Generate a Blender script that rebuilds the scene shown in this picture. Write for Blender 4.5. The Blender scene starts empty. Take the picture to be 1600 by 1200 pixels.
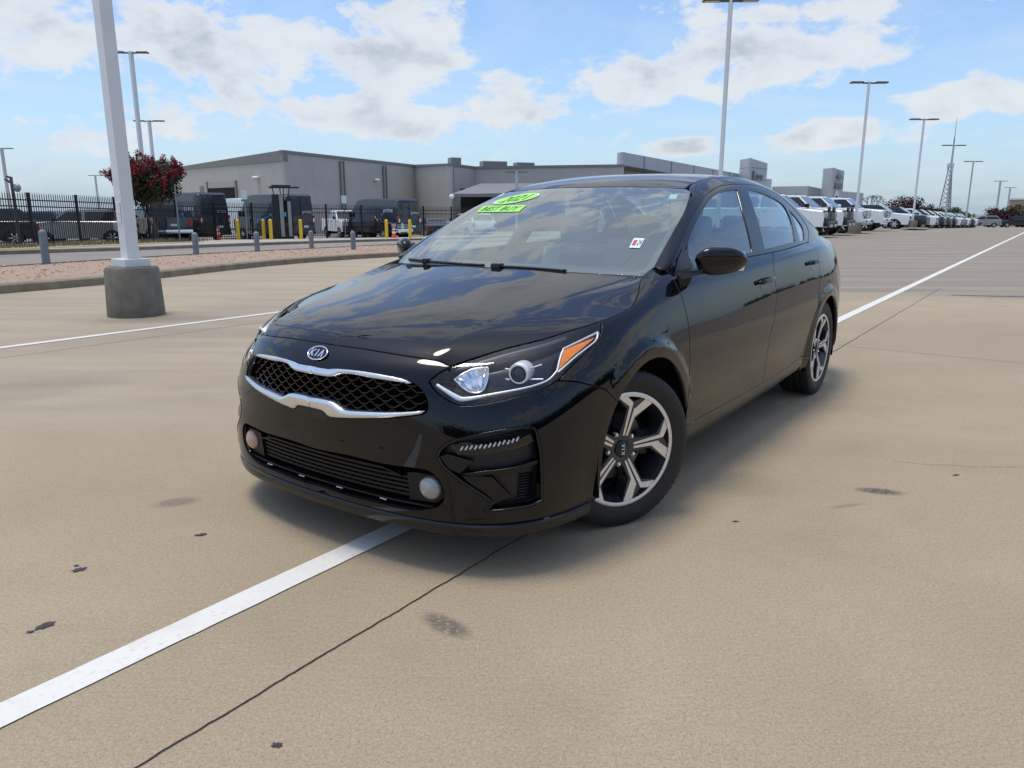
import bpy, bmesh, math, random
import numpy as np
from mathutils import Vector, Matrix
from mathutils.geometry import delaunay_2d_cdt
random.seed(7)
C = bpy.context.scene.collection
R = math.radians

# ---------------------------------------------------------------- camera
cam_d = bpy.data.cameras.new('camera'); cam = bpy.data.objects.new('camera', cam_d); C.objects.link(cam)
cam.location = (0, 0, 1.221)
cam.rotation_euler = (R(90)-.22492, 0, 0)
cam_d.sensor_fit = 'HORIZONTAL'; cam_d.sensor_width = 36
cam_d.lens = 1184.5/1600*36
cam_d.clip_start = .05; cam_d.clip_end = 6000
bpy.context.scene.camera = cam
vs = bpy.context.scene.view_settings
vs.view_transform = 'Standard'; vs.look = 'None'; vs.gamma = 1; vs.use_curve_mapping = False
vs.exposure = 0.60
bpy.context.scene.cycles.max_bounces = 8
bpy.context.scene.cycles.transparent_max_bounces = 12
bpy.context.scene.cycles.caustics_reflective = False; bpy.context.scene.cycles.caustics_refractive = False

# ---------------------------------------------------------------- sky and sun
SUN_EL, SUN_AZ = R(80), R(-80)       # azimuth measured clockwise from +Y
W = bpy.data.worlds.new('World'); bpy.context.scene.world = W; W.use_nodes = True
nt = W.node_tree; nt.nodes.clear()
def N(t, **k):
    n = nt.nodes.new(t)
    for a, b in k.items(): setattr(n, a, b)
    return n
def L(a, b): nt.links.new(a, b)
def math_(op, a, b=None, c=None, clamp=False):
    n = N('ShaderNodeMath', operation=op); n.use_clamp = clamp
    for i, v in enumerate((a, b, c)):
        if v is None: continue
        if isinstance(v, (int, float)): n.inputs[i].default_value = v
        else: L(v, n.inputs[i])
    return n.outputs[0]
tc = N('ShaderNodeTexCoord')
sky = N('ShaderNodeTexSky', sky_type='NISHITA'); sky.sun_disc = False
sky.sun_elevation = SUN_EL; sky.sun_rotation = SUN_AZ; sky.altitude = 150; sky.air_density = 1.0; sky.dust_density = 1.2; sky.ozone_density = 1.8
sep = N('ShaderNodeSeparateXYZ'); L(tc.outputs['Generated'], sep.inputs[0])
zc = math_('MAXIMUM', sep.outputs[2], 0.0)
den = math_('ADD', zc, 0.15)
px_ = math_('DIVIDE', sep.outputs[0], den); py_ = math_('DIVIDE', sep.outputs[1], den)
comb = N('ShaderNodeCombineXYZ'); L(px_, comb.inputs[0]); L(py_, comb.inputs[1])
az = math_('ARCTAN2', sep.outputs[0], sep.outputs[1]); el = math_('ARCSINE', sep.outputs[2])
def noise(vec, scale, detail, rough, dist=0.0, off=(0, 0, 0), sc=(1, 1, 1)):
    m = N('ShaderNodeMapping'); m.inputs['Location'].default_value = off; m.inputs['Scale'].default_value = sc; L(vec, m.inputs[0])
    n = N('ShaderNodeTexNoise'); n.inputs['Scale'].default_value = scale; n.inputs['Detail'].default_value = detail
    n.inputs['Roughness'].default_value = rough; n.inputs['Distortion'].default_value = dist; L(m.outputs[0], n.inputs['Vector'])
    return n.outputs[0]
def ramp(v, a, b, smooth=True):
    n = N('ShaderNodeMapRange'); n.interpolation_type = 'SMOOTHSTEP' if smooth else 'LINEAR'
    n.inputs[1].default_value = a; n.inputs[2].default_value = b; L(v, n.inputs[0]); return n.outputs[0]
# cloud banks in view, then a last row added out of view for reflections, as (azimuth, elevation, half width, half height, weight) in degrees; noise breaks them up
BANKS = [(-8.0, 10.6, 5.8, 2.8, 1.05), (-10.5, 6.4, 6.6, 2.2, .95), (-.6, 7.6, 4.8, 1.8, 1.02), (-20.5, 10.0, 8.0, 3.6, .84), (-30, 10.5, 7, 2.8, .80), (9.6, 8.6, 5.8, 1.7, 1.02),
    (17.0, 10.2, 8.0, 2.3, 1.0), (21, 12.6, 10, 1.2, .8), (29.5, 6.8, 3.8, 1.4, .95), (22.7, 5.0, 4.8, 1.1, .98), (12.3, 4.3, 3.0, .8, .95), (-24, 5.0, 8, 1.8, .72),
    (-26, 18, 15, 4.5, .95), (8, 20, 14, 3, .8), (-6, 28, 22, 6, 1.0), (-18, 40, 22, 7, .9), (34, 26, 12, 5, .8), (-40, 27, 14, 7, .7), (20, 46, 24, 8, .8), (-70, 14, 16, 5, .8), (78, 12, 22, 5, .85), (110, 30, 24, 9, .8), (150, 14, 20, 5, .8), (-120, 22, 24, 8, .8), (180, 40, 30, 9, .7)]
bank = None
for a_, e_, w_, h_, g_ in BANKS:
    da = math_('SUBTRACT', az, R(a_))
    if abs(a_) > 60: da = math_('ARCTAN2', math_('SINE', da), math_('COSINE', da))
    da = math_('MULTIPLY', da, 1/R(w_)); de = math_('MULTIPLY', math_('SUBTRACT', el, R(e_)), 1/R(h_))
    d2 = math_('ADD', math_('MULTIPLY', da, da), math_('MULTIPLY', de, de))
    g = math_('MULTIPLY', math_('EXPONENT', math_('MULTIPLY', d2, -.85)), g_)
    bank = g if bank is None else math_('MAXIMUM', bank, g)
sph = N('ShaderNodeCombineXYZ'); L(az, sph.inputs[0]); L(math_('MULTIPLY', el, 1.7), sph.inputs[1])
puff = noise(sph.outputs[0], 11, 9, .60, .25, (3, 1, 0))
puff2 = noise(sph.outputs[0], 34, 6, .6, .2, (1, 7, 0))
wide = noise(comb.outputs[0], 1.1, 5, .55, .3, (3.1, 1.7, 0))
dens = math_('ADD', math_('ADD', math_('MULTIPLY', bank, .46), math_('MULTIPLY', puff, 1.05)), math_('ADD', math_('MULTIPLY', puff2, .22), math_('MULTIPLY', wide, .22)))
mask = ramp(dens, .90, 1.05)
veil = math_('MULTIPLY', ramp(noise(comb.outputs[0], 1.5, 7, .62, .8, (9, 3, 0)), .36, .72), .28)
mask = math_('MAXIMUM', mask, veil)
# underside of a bank: the same density sampled a little higher tells how much cloud lies above
shade = ramp(noise(sph.outputs[0], 9, 6, .55, .2, (3, 1.16, 0)), .42, .68)
haze_low = math_('POWER', math_('SUBTRACT', 1.0, zc), 7.0)
mixc = N('ShaderNodeMix', data_type='RGBA')
L(math_('MULTIPLY', shade, ramp(dens, .94, 1.25)), mixc.inputs[0]); mixc.inputs[6].default_value = (4.9, 5.15, 5.4, 1); mixc.inputs[7].default_value = (3.1, 3.45, 3.95, 1)
mixh = N('ShaderNodeMix', data_type='RGBA'); L(math_('MULTIPLY', haze_low, .55), mixh.inputs[0])
tint = N('ShaderNodeMix', data_type='RGBA'); tint.blend_type = 'MULTIPLY'; tint.inputs[0].default_value = 1; L(sky.outputs[0], tint.inputs[6]); tint.inputs[7].default_value = (.98, 1.08, 1.21, 1)
L(tint.outputs[2], mixh.inputs[6]); mixh.inputs[7].default_value = (2.45, 3.65, 4.85, 1)
mixs = N('ShaderNodeMix', data_type='RGBA'); L(math_('MULTIPLY', mask, .92), mixs.inputs[0]); L(mixh.outputs[2], mixs.inputs[6]); L(mixc.outputs[2], mixs.inputs[7])
# bright glow added round the unseen sun, to soften its disc in reflections
sdv = (math.sin(SUN_AZ)*math.cos(SUN_EL), math.cos(SUN_AZ)*math.cos(SUN_EL), math.sin(SUN_EL))
dt = N('ShaderNodeVectorMath', operation='DOT_PRODUCT'); L(tc.outputs['Generated'], dt.inputs[0]); dt.inputs[1].default_value = sdv
glow = math_('EXPONENT', math_('MULTIPLY', math_('SUBTRACT', dt.outputs['Value'], 1.0), 7.0))
gl_ = N('ShaderNodeMix', data_type='RGBA'); gl_.blend_type = 'ADD'; L(glow, gl_.inputs[0]); L(mixs.outputs[2], gl_.inputs[6]); gl_.inputs[7].default_value = (4.5, 4.3, 4.0, 1)
bg = N('ShaderNodeBackground'); bg.inputs[1].default_value = .105; L(gl_.outputs[2], bg.inputs[0])
out = N('ShaderNodeOutputWorld'); L(bg.outputs[0], out.inputs[0])

sun_d = bpy.data.lights.new('sun', 'SUN'); sun = bpy.data.objects.new('sun', sun_d); C.objects.link(sun)
sun_d.energy = 1.5; sun_d.angle = R(19); sun_d.color = (1, .93, .80)
sd = Vector((math.sin(SUN_AZ)*math.cos(SUN_EL), math.cos(SUN_AZ)*math.cos(SUN_EL), math.sin(SUN_EL)))
sun.rotation_euler = sd.to_track_quat('Z', 'Y').to_euler()

# ---------------------------------------------------------------- materials
def mat(name, col, rough=.5, metal=0., coat=0., spec=.5, emit=None, noise_amt=0., noise_scale=20., bump=0., bump_scale=60., coord='Object', coat_rough=.02, coat_ior=1.5):
    m = bpy.data.materials.new(name); m.use_nodes = True
    t = m.node_tree; b = t.nodes['Principled BSDF']
    b.inputs['Base Color'].default_value = (*col, 1); b.inputs['Roughness'].default_value = rough; b.inputs['Metallic'].default_value = metal
    b.inputs['Coat Weight'].default_value = coat; b.inputs['Coat Roughness'].default_value = coat_rough; b.inputs['Coat IOR'].default_value = coat_ior; b.inputs['Specular IOR Level'].default_value = spec
    if noise_amt or bump:
        tcn = t.nodes.new('ShaderNodeTexCoord')
    if noise_amt:
        n = t.nodes.new('ShaderNodeTexNoise'); n.inputs['Scale'].default_value = noise_scale; n.inputs['Detail'].default_value = 6; n.inputs['Roughness'].default_value = .65
        t.links.new(tcn.outputs[coord], n.inputs['Vector'])
        mr = t.nodes.new('ShaderNodeMapRange'); mr.inputs[1].default_value = .3; mr.inputs[2].default_value = .7; mr.inputs[3].default_value = 1-noise_amt; mr.inputs[4].default_value = 1+noise_amt
        t.links.new(n.outputs[0], mr.inputs[0])
        mx = t.nodes.new('ShaderNodeVectorMath'); mx.operation = 'SCALE'; mx.inputs[0].default_value = col
        t.links.new(mr.outputs[0], mx.inputs['Scale']); t.links.new(mx.outputs[0], b.inputs['Base Color'])
    if bump:
        n = t.nodes.new('ShaderNodeTexNoise'); n.inputs['Scale'].default_value = bump_scale; n.inputs['Detail'].default_value = 5
        t.links.new(tcn.outputs[coord], n.inputs['Vector'])
        bp = t.nodes.new('ShaderNodeBump'); bp.inputs['Strength'].default_value = bump; bp.inputs['Distance'].default_value = .01
        t.links.new(n.outputs[0], bp.inputs['Height']); t.links.new(bp.outputs[0], b.inputs['Normal'])
    if emit:
        b.inputs['Emission Color'].default_value = (*emit[:3], 1); b.inputs['Emission Strength'].default_value = emit[3]
    return m
def glass(name, tint, ior=1.5, rough=0.0, extra=0.0, gain=2.0, haze=0.0):
    """thin pane: tinted see-through plus a mirror reflection that grows towards grazing angles"""
    m = bpy.data.materials.new(name); m.use_nodes = True; t = m.node_tree; t.nodes.clear()
    o = t.nodes.new('ShaderNodeOutputMaterial'); mx = t.nodes.new('ShaderNodeMixShader'); tr = t.nodes.new('ShaderNodeBsdfTransparent'); gl = t.nodes.new('ShaderNodeBsdfGlossy'); fr = t.nodes.new('ShaderNodeFresnel')
    tr.inputs[0].default_value = (*tint, 1); gl.inputs['Roughness'].default_value = rough; gl.inputs[0].default_value = (1, 1, 1, 1); fr.inputs[0].default_value = ior
    # the same pane seen from its back (from inside the car) must not turn into a total mirror
    ge = t.nodes.new('ShaderNodeNewGeometry'); io = t.nodes.new('ShaderNodeMapRange'); io.inputs[3].default_value = ior; io.inputs[4].default_value = 1/ior; t.links.new(ge.outputs['Backfacing'], io.inputs[0]); t.links.new(io.outputs[0], fr.inputs[0])
    ad = t.nodes.new('ShaderNodeMath'); ad.operation = 'MULTIPLY_ADD'; ad.inputs[1].default_value = gain; ad.inputs[2].default_value = extra; ad.use_clamp = True
    t.links.new(fr.outputs[0], ad.inputs[0]); t.links.new(ad.outputs[0], mx.inputs[0]); t.links.new(tr.outputs[0], mx.inputs[1])
    if haze:   # pale diffuse mix standing in for bright sky reflected on the pane
        df = t.nodes.new('ShaderNodeBsdfDiffuse'); df.inputs[0].default_value = (.56, .66, .62, 1); m2 = t.nodes.new('ShaderNodeMixShader'); m2.inputs[0].default_value = haze; t.links.new(tr.outputs[0], m2.inputs[1]); t.links.new(df.outputs[0], m2.inputs[2]); t.links.new(m2.outputs[0], mx.inputs[1])
    t.links.new(gl.outputs[0], mx.inputs[2]); t.links.new(mx.outputs[0], o.inputs[0])
    return m
M = {}
M['paint'] = mat('black car paint', (.0022, .0025, .0038), .5, 0, 1.0, .0, coat_ior=1.47)
M['gloss'] = mat('gloss black trim', (.006, .006, .007), .12)
M['satin'] = mat('satin black plastic', (.010, .010, .011), .38, noise_amt=.15, noise_scale=90)
M['dark'] = mat('dark cavity', (.004, .004, .0045), .8, spec=.15)
M['rubber'] = mat('tyre rubber', (.0095, .0098, .0105), .6, noise_amt=.25, noise_scale=45, bump=.15, bump_scale=160)
M['chrome'] = mat('satin chrome', (.78, .81, .85), .24, 1)
M['bright'] = mat('bright chrome', (.85, .87, .9), .06, 1)
M['rimface'] = mat('machined alloy', (.80, .80, .80), .42, .85, noise_amt=.06, noise_scale=60)
M['rimdark'] = mat('dark alloy paint', (.035, .042, .052), .3, .35, .6)
M['ring'] = mat('lamp bezel', (.80, .82, .84), .35, .3)
M['disc'] = mat('brake steel', (.20, .19, .18), .4, 1, noise_amt=.2)
M['glass'] = glass('windshield glass', (.80, .97, .90), 1.52, 0, .02, 1.5, .15)
M['sideglass'] = glass('side glass', (.60, .76, .72), 1.52, 0, .0, 1.7)
M['lens'] = glass('clear lens', (.96, .97, .98), 1.5, 0, .0, 1.15)
M['amber'] = mat('amber reflector', (1.0, .27, .015), .3, coat=.2, noise_amt=.25, noise_scale=120)
M['frost'] = mat('frosted lamp', (.30, .31, .31), .15, .2, 1.0)
M['white'] = mat('white plastic', (.75, .76, .76), .35)
M['interior'] = mat('grey cloth interior', (.22, .225, .22), .75, noise_amt=.2, noise_scale=80)
M['dash'] = mat('dark dashboard', (.022, .023, .024), .55, noise_amt=.2, noise_scale=60)
M['slat'] = mat('black grille plastic', (.005, .005, .0055), .42, spec=.3)
M['frost_tan'] = mat('ground-tinted lamp', (.50, .31, .22), .2, .1, 1.0)  # tan of the reflected ground put into the lamp's base colour
M['green'] = mat('lime sticker', (.36, .86, .10), .45)
M['ink'] = mat('dark green ink', (.02, .09, .03), .5)
M['redp'] = mat('red print', (.45, .05, .05), .5)
M['red_lens'] = mat('red lamp lens', (.35, .012, .015), .12, coat=.5)
M['skin_w'] = mat('pale paper', (.62, .78, .76), .5)
M['scratch'] = mat('scraped plastic', (.28, .29, .30), .6, noise_amt=.4, noise_scale=200)

# ---------------------------------------------------------------- object helpers
def link(o, parent=None):
    C.objects.link(o)
    if parent is not None: o.parent = parent
    return o
def tag(o, label=None, cat=None, group=None, kind=None):
    if label: o['label'] = label
    if cat: o['category'] = cat
    if group: o['group'] = group
    if kind: o['kind'] = kind
    return o
def thing(name, label, cat, loc=(0, 0, 0), rz=0, group=None):
    o = bpy.data.objects.new(name, None); C.objects.link(o); o.location = loc; o.rotation_euler = (0, 0, rz); o.empty_display_size = .2
    return tag(o, label, cat, group)
def mesh_obj(name, V, F, m, parent=None, smooth=False, normals=None, mats=None, fmat=None):
    me = bpy.data.meshes.new(name); me.from_pydata([tuple(map(float, v)) for v in V], [], [tuple(map(int, f)) for f in F])
    for x in (mats or [m]): me.materials.append(x)
    if fmat is not None: me.polygons.foreach_set('material_index', fmat)
    if smooth is not False:
        me.polygons.foreach_set('use_smooth', [True]*len(me.polygons))
    me.update()
    if normals is not None: me.normals_split_custom_set_from_vertices([tuple(map(float, n)) for n in normals])
    elif smooth not in (False, True): me.set_sharp_from_angle(angle=smooth)
    return link(bpy.data.objects.new(name, me), parent)
def bm_obj(name, bm, m, parent=None, smooth=False, mats=None):
    me = bpy.data.meshes.new(name)
    bmesh.ops.recalc_face_normals(bm, faces=bm.faces)
    bm.to_mesh(me); bm.free()
    for x in (mats or [m]): me.materials.append(x)
    if smooth is not False:
        me.polygons.foreach_set('use_smooth', [True]*len(me.polygons))
        if smooth is not True: me.set_sharp_from_angle(angle=smooth)
    me.update()
    return link(bpy.data.objects.new(name, me), parent)
def box_bm(bm, x0, x1, y0, y1, z0, z1, bev=0, mi=0, seg=2):
    r = bmesh.ops.create_cube(bm, size=1)
    vs_ = r['verts']
    for v in vs_:
        v.co = Vector((x0+(v.co.x+.5)*(x1-x0), y0+(v.co.y+.5)*(y1-y0), z0+(v.co.z+.5)*(z1-z0)))
    fs = list({f for v in vs_ for f in v.link_faces})
    for f in fs: f.material_index = mi
    if bev:
        es = list({e for v in vs_ for e in v.link_edges})
        bmesh.ops.bevel(bm, geom=es, offset=bev, segments=seg, profile=.5, affect='EDGES')
    return vs_
def cyl_bm(bm, p0, p1, r0, r1=None, n=16, cap=True, mi=0):
    r1 = r0 if r1 is None else r1
    p0, p1 = Vector(p0), Vector(p1); d = p1-p0
    q = d.to_track_quat('Z', 'Y').to_matrix().to_4x4()
    rr = bmesh.ops.create_cone(bm, cap_ends=cap, segments=n, radius1=r0, radius2=r1, depth=d.length, matrix=Matrix.Translation((p0+p1)/2) @ q)
    for v in rr['verts']:
        for f in v.link_faces: f.material_index = mi
    return rr['verts']
def tube_bm(bm, pts, r, n=8, mi=0):
    pts = [Vector(p) for p in pts]; rings = []
    up = Vector((0, 0, 1))
    for i, p in enumerate(pts):
        t = (pts[min(i+1, len(pts)-1)]-pts[max(i-1, 0)]).normalized()
        a = t.cross(up if abs(t.z) < .95 else Vector((1, 0, 0))).normalized(); b = a.cross(t)
        rr = r[i] if isinstance(r, (list, tuple)) else r
        rings.append([bm.verts.new(p+a*math.cos(2*math.pi*k/n)*rr+b*math.sin(2*math.pi*k/n)*rr) for k in range(n)])
    for A, B in zip(rings, rings[1:]):
        for k in range(n):
            f = bm.faces.new((A[k], A[(k+1) % n], B[(k+1) % n], B[k])); f.material_index = mi
    for Rr in (rings[0], rings[-1]):
        try: bm.faces.new(Rr).material_index = mi
        except ValueError: pass
def lathe(prof, n=48, axis='y', mi=None):
    """profile of (radius, offset along axis) turned into verts, faces"""
    V, F = [], []
    k = len(prof)
    for i in range(n):
        a = 2*math.pi*i/n
        for r, h in prof: V.append((r*math.cos(a), h, r*math.sin(a)) if axis == 'y' else (r*math.cos(a), r*math.sin(a), h))
    for i in range(n):
        j = (i+1) % n
        for q in range(k-1):
            F.append((i*k+q, i*k+q+1, j*k+q+1, j*k+q))
    return V, F
def prism_bm(bm, poly, y0, y1, mi=0, axis='y'):
    """extrude a polygon given in (x, z) along y, or in (x, y) along z"""
    mk = (lambda p, h: (p[0], h, p[1])) if axis == 'y' else ((lambda p, h: (p[0], p[1], h)) if axis == 'z' else (lambda p, h: (h, p[0], p[1])))
    a = [bm.verts.new(mk(p, y0)) for p in poly]; b = [bm.verts.new(mk(p, y1)) for p in poly]
    n = len(poly); fs = [bm.faces.new(a), bm.faces.new(b)]
    for i in range(n): fs.append(bm.faces.new((a[i], a[(i+1) % n], b[(i+1) % n], b[i])))
    for f in fs: f.material_index = mi
    return fs
def copy_tree(o, parent=None):
    c = o.copy(); C.objects.link(c)
    if parent is not None: c.parent = parent
    for ch in o.children: copy_tree(ch, c)
    return c
def text_mesh(txt, size=1., extrude=0., res=3, shear=0., bold=0.):
    cu = bpy.data.curves.new('lettering', 'FONT'); cu.body = txt; cu.size = size; cu.extrude = extrude; cu.align_x = 'CENTER'; cu.align_y = 'CENTER'; cu.resolution_u = res; cu.shear = shear; cu.offset = bold
    o = bpy.data.objects.new('lettering', cu); C.objects.link(o)
    bpy.context.view_layer.update()
    me = bpy.data.meshes.new_from_object(o.evaluated_get(bpy.context.evaluated_depsgraph_get()))
    V = [tuple(v.co) for v in me.vertices]; F = [tuple(p.vertices) for p in me.polygons]
    bpy.data.objects.remove(o); bpy.data.curves.remove(cu); bpy.data.meshes.remove(me)
    return V, F
def textured(m_): return m_
# ---------------------------------------------------------------- car surfaces (car frame: x forward, y to the driver's side, z up)
def _basis(t):
    t2 = t*t; t3 = t2*t
    return np.stack([(1-t)**3/6, (3*t3-6*t2+4)/6, (-3*t3+3*t2+3*t+1)/6, t3/6], -1)
class Patch:
    """bicubic B-spline sheet through (about) a grid of points; mirror0/1: the first/last column lies on the car's centre plane"""
    def __init__(self, D, mirror0=False, mirror1=False, fit=2, w=.75, post=None):
        D = np.array(D, float); self.D = D; self.m0, self.m1 = mirror0, mirror1; self.post = post
        C = D.copy(); self.n, self.m = D.shape[:2]
        for _ in range(fit):
            self._set(C)
            a, b = np.meshgrid(np.arange(self.n), np.arange(self.m), indexing='ij')
            C = C + w*(D - self._raw(a.astype(float), b.astype(float)))
        self._set(C)
        self.U = np.concatenate([[0], np.cumsum(np.linalg.norm(np.diff(D, axis=0), axis=2).mean(1))])
        self.V = np.concatenate([[0], np.cumsum(np.linalg.norm(np.diff(D, axis=1), axis=2).mean(0))])
    def _set(self, C):
        M = np.array([1, -1, 1.])
        f = C[1]*M if self.m0 else 2*C[0]-C[1]
        l = C[-2]*M if self.m1 else 2*C[-1]-C[-2]
        E = np.concatenate([f[None], C, l[None]], 0)
        self.E = np.concatenate([2*E[:, :1]-E[:, 1:2], E, 2*E[:, -1:]-E[:, -2:-1]], 1)
    def _raw(self, a, b):
        i = np.clip(np.floor(a).astype(int), 0, self.n-2); j = np.clip(np.floor(b).astype(int), 0, self.m-2)
        A = _basis(a-i); B = _basis(b-j); P = 0
        for k in range(4):
            for l in range(4):
                P = P + (A[..., k]*B[..., l])[..., None]*self.E[i+k, j+l]
        return P
    def idx(self, a, b):
        P = self._raw(a, b)
        return self.post(P) if self.post else P
    def uv(self, u, v):
        return self.idx(np.interp(u, self.U, np.arange(self.n)), np.interp(v, self.V, np.arange(self.m)))
    def normal(self, u, v):
        e = .004
        du = self.uv(u+e, v)-self.uv(u-e, v); dv = self.uv(u, v+e)-self.uv(u, v-e)
        n = np.cross(du, dv); l = np.linalg.norm(n, axis=-1, keepdims=True)
        return n/np.maximum(l, 1e-12)
    def nearest(self, P):
        if not hasattr(self, '_g'):
            uu = np.linspace(0, self.U[-1], 160); vv = np.linspace(0, self.V[-1], 80)
            self._g = np.stack(np.meshgrid(uu, vv, indexing='ij'), -1).reshape(-1, 2); self._gp = self.uv(self._g[:, 0], self._g[:, 1])
        out = []
        for p in np.atleast_2d(P):
            q = self._g[np.argmin(((self._gp-p)**2).sum(1))].copy()
            for _ in range(12):
                e = 1e-4; f = self.uv(q[0], q[1]); du = (self.uv(q[0]+e, q[1])-f)/e; dv = (self.uv(q[0], q[1]+e)-f)/e
                s = np.linalg.lstsq(np.stack([du, dv], 1), p-f, rcond=None)[0]
                q = q+np.clip(s, -.05, .05); q[0] = np.clip(q[0], 0, self.U[-1]); q[1] = np.clip(q[1], 0, self.V[-1])
            out.append(q)
        return np.array(out)

_S = [  # side sheet: columns from the nose's centre round to the tail's centre, each from bottom lip to top edge
 [(.80,0,.165),(.864,0,.185),(.868,0,.235),(.876,0,.33),(.891,0,.42),(.899,0,.52),(.899,0,.60),(.886,0,.665),(.858,0,.712),(.838,0,.732),(.815,0,.752)],
 [(.79,.25,.165),(.855,.25,.185),(.859,.25,.235),(.867,.25,.33),(.880,.25,.42),(.884,.25,.52),(.880,.25,.60),(.866,.25,.662),(.838,.25,.709),(.818,.25,.729),(.793,.25,.748)],
 [(.76,.44,.165),(.827,.45,.185),(.832,.45,.235),(.842,.45,.33),(.848,.45,.42),(.842,.45,.52),(.827,.45,.598),(.806,.45,.656),(.778,.45,.702),(.759,.45,.721),(.734,.45,.738)],
 [(.70,.585,.165),(.78,.60,.185),(.788,.60,.235),(.793,.605,.33),(.788,.605,.42),(.772,.605,.52),(.752,.60,.595),(.726,.592,.652),(.696,.58,.702),(.678,.57,.722),(.650,.555,.742)],
 [(.62,.70,.165),(.69,.73,.188),(.698,.738,.24),(.698,.744,.33),(.690,.744,.42),(.672,.742,.52),(.648,.735,.60),(.615,.722,.665),(.576,.70,.722),(.556,.685,.744),(.53,.66,.768)],
 [(.50,.775,.165),(.555,.806,.188),(.562,.816,.24),(.562,.826,.33),(.555,.829,.42),(.54,.829,.52),(.515,.823,.605),(.48,.808,.682),(.437,.78,.748),(.418,.762,.774),(.395,.735,.80)],
 [(.37,.80,.165),(.385,.842,.188),(.385,.855,.24),(.385,.864,.33),(.38,.87,.42),(.37,.873,.52),(.35,.868,.615),(.32,.852,.70),(.28,.824,.775),(.265,.805,.803),(.245,.775,.832)],
 [(.17,.80,.165),(.17,.848,.188),(.17,.864,.24),(.17,.878,.33),(.17,.887,.42),(.17,.892,.53),(.16,.889,.635),(.145,.873,.725),(.12,.847,.80),(.108,.826,.832),(.10,.79,.858)],
 [(-0.1,0.8,0.17),(-0.1,0.848,0.19),(-0.1,0.864,0.25),(-0.1,0.879,0.34),(-0.1,0.888,0.44),(-0.1,0.895,0.55),(-0.1,0.889,0.655),(-0.1,0.873,0.75),(-0.1,0.85,0.835),(-0.1,0.832,0.868),(-0.1,0.785,0.9)],
 [(-0.4,0.8,0.175),(-0.4,0.845,0.2),(-0.4,0.86,0.26),(-0.4,0.87,0.35),(-0.4,0.89,0.46),(-0.4,0.8945,0.57),(-0.4,0.8865,0.68),(-0.4,0.868,0.79),(-0.4,0.844,0.885),(-0.4,0.828,0.908),(-0.4,0.79,0.96)],
 [(-0.8,0.8,0.18),(-0.8,0.845,0.2),(-0.8,0.86,0.26),(-0.8,0.869,0.35),(-0.8,0.892,0.46),(-0.8,0.8965,0.57),(-0.8,0.8885,0.68),(-0.8,0.87,0.79),(-0.8,0.845,0.902),(-0.8,0.829,0.924),(-0.8,0.8,0.976)],
 [(-1.3,0.8,0.185),(-1.3,0.845,0.205),(-1.3,0.86,0.262),(-1.3,0.869,0.35),(-1.3,0.893,0.46),(-1.3,0.8985,0.57),(-1.3,0.892,0.68),(-1.3,0.875,0.8),(-1.3,0.851,0.922),(-1.3,0.835,0.942),(-1.3,0.805,0.988)],
 [(-1.8,0.8,0.19),(-1.8,0.845,0.21),(-1.8,0.861,0.265),(-1.8,0.87,0.35),(-1.8,0.893,0.46),(-1.8,0.901,0.58),(-1.8,0.896,0.69),(-1.8,0.879,0.82),(-1.8,0.855,0.945),(-1.8,0.838,0.964),(-1.8,0.8,1.001)],
 [(-2.2,0.8,0.195),(-2.2,0.845,0.215),(-2.2,0.866,0.27),(-2.2,0.876,0.36),(-2.2,0.89,0.47),(-2.2,0.903,0.59),(-2.2,0.9,0.715),(-2.2,0.884,0.85),(-2.2,0.856,0.966),(-2.2,0.836,0.983),(-2.2,0.785,1.014)],
 [(-2.7,0.79,0.2),(-2.7,0.845,0.22),(-2.7,0.868,0.28),(-2.7,0.885,0.37),(-2.7,0.896,0.48),(-2.7,0.904,0.6),(-2.7,0.899,0.73),(-2.7,0.88,0.86),(-2.7,0.842,0.975),(-2.7,0.816,0.996),(-2.7,0.75,1.03)],
 [(-3.05,0.76,0.21),(-3.05,0.83,0.235),(-3.05,0.852,0.29),(-3.05,0.868,0.38),(-3.05,0.878,0.49),(-3.05,0.882,0.61),(-3.05,0.87,0.74),(-3.05,0.845,0.87),(-3.05,0.798,0.98),(-3.05,0.767,1.004),(-3.05,0.7,1.045)],
 [(-3.33,.70,.23),(-3.36,.775,.25),(-3.37,.795,.30),(-3.38,.81,.39),(-3.38,.818,.50),(-3.38,.818,.62),(-3.38,.808,.74),(-3.37,.782,.87),(-3.35,.74,.98),(-3.34,.71,1.01),(-3.32,.64,1.05)],
 [(-3.48,.58,.25),(-3.54,.64,.27),(-3.57,.66,.32),(-3.60,.68,.40),(-3.61,.69,.50),(-3.61,.69,.62),(-3.60,.68,.74),(-3.58,.66,.87),(-3.54,.62,.985),(-3.52,.59,1.02),(-3.48,.53,1.055)],
 [(-3.55,.32,.26),(-3.62,.34,.28),(-3.65,.35,.33),(-3.69,.36,.41),(-3.70,.36,.51),(-3.70,.36,.62),(-3.68,.36,.74),(-3.66,.36,.87),(-3.64,.36,.99),(-3.63,.34,1.04),(-3.58,.32,1.068)],
 [(-3.57,0,.26),(-3.64,0,.28),(-3.67,0,.33),(-3.71,0,.41),(-3.72,0,.51),(-3.72,0,.62),(-3.70,0,.74),(-3.68,0,.87),(-3.66,0,.99),(-3.65,0,1.045),(-3.60,0,1.072)],
]
FA = (-.02, .315, .352); RA = (-2.705, .32, .350)     # wheel arches: centre x, z and radius of the opening
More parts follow.
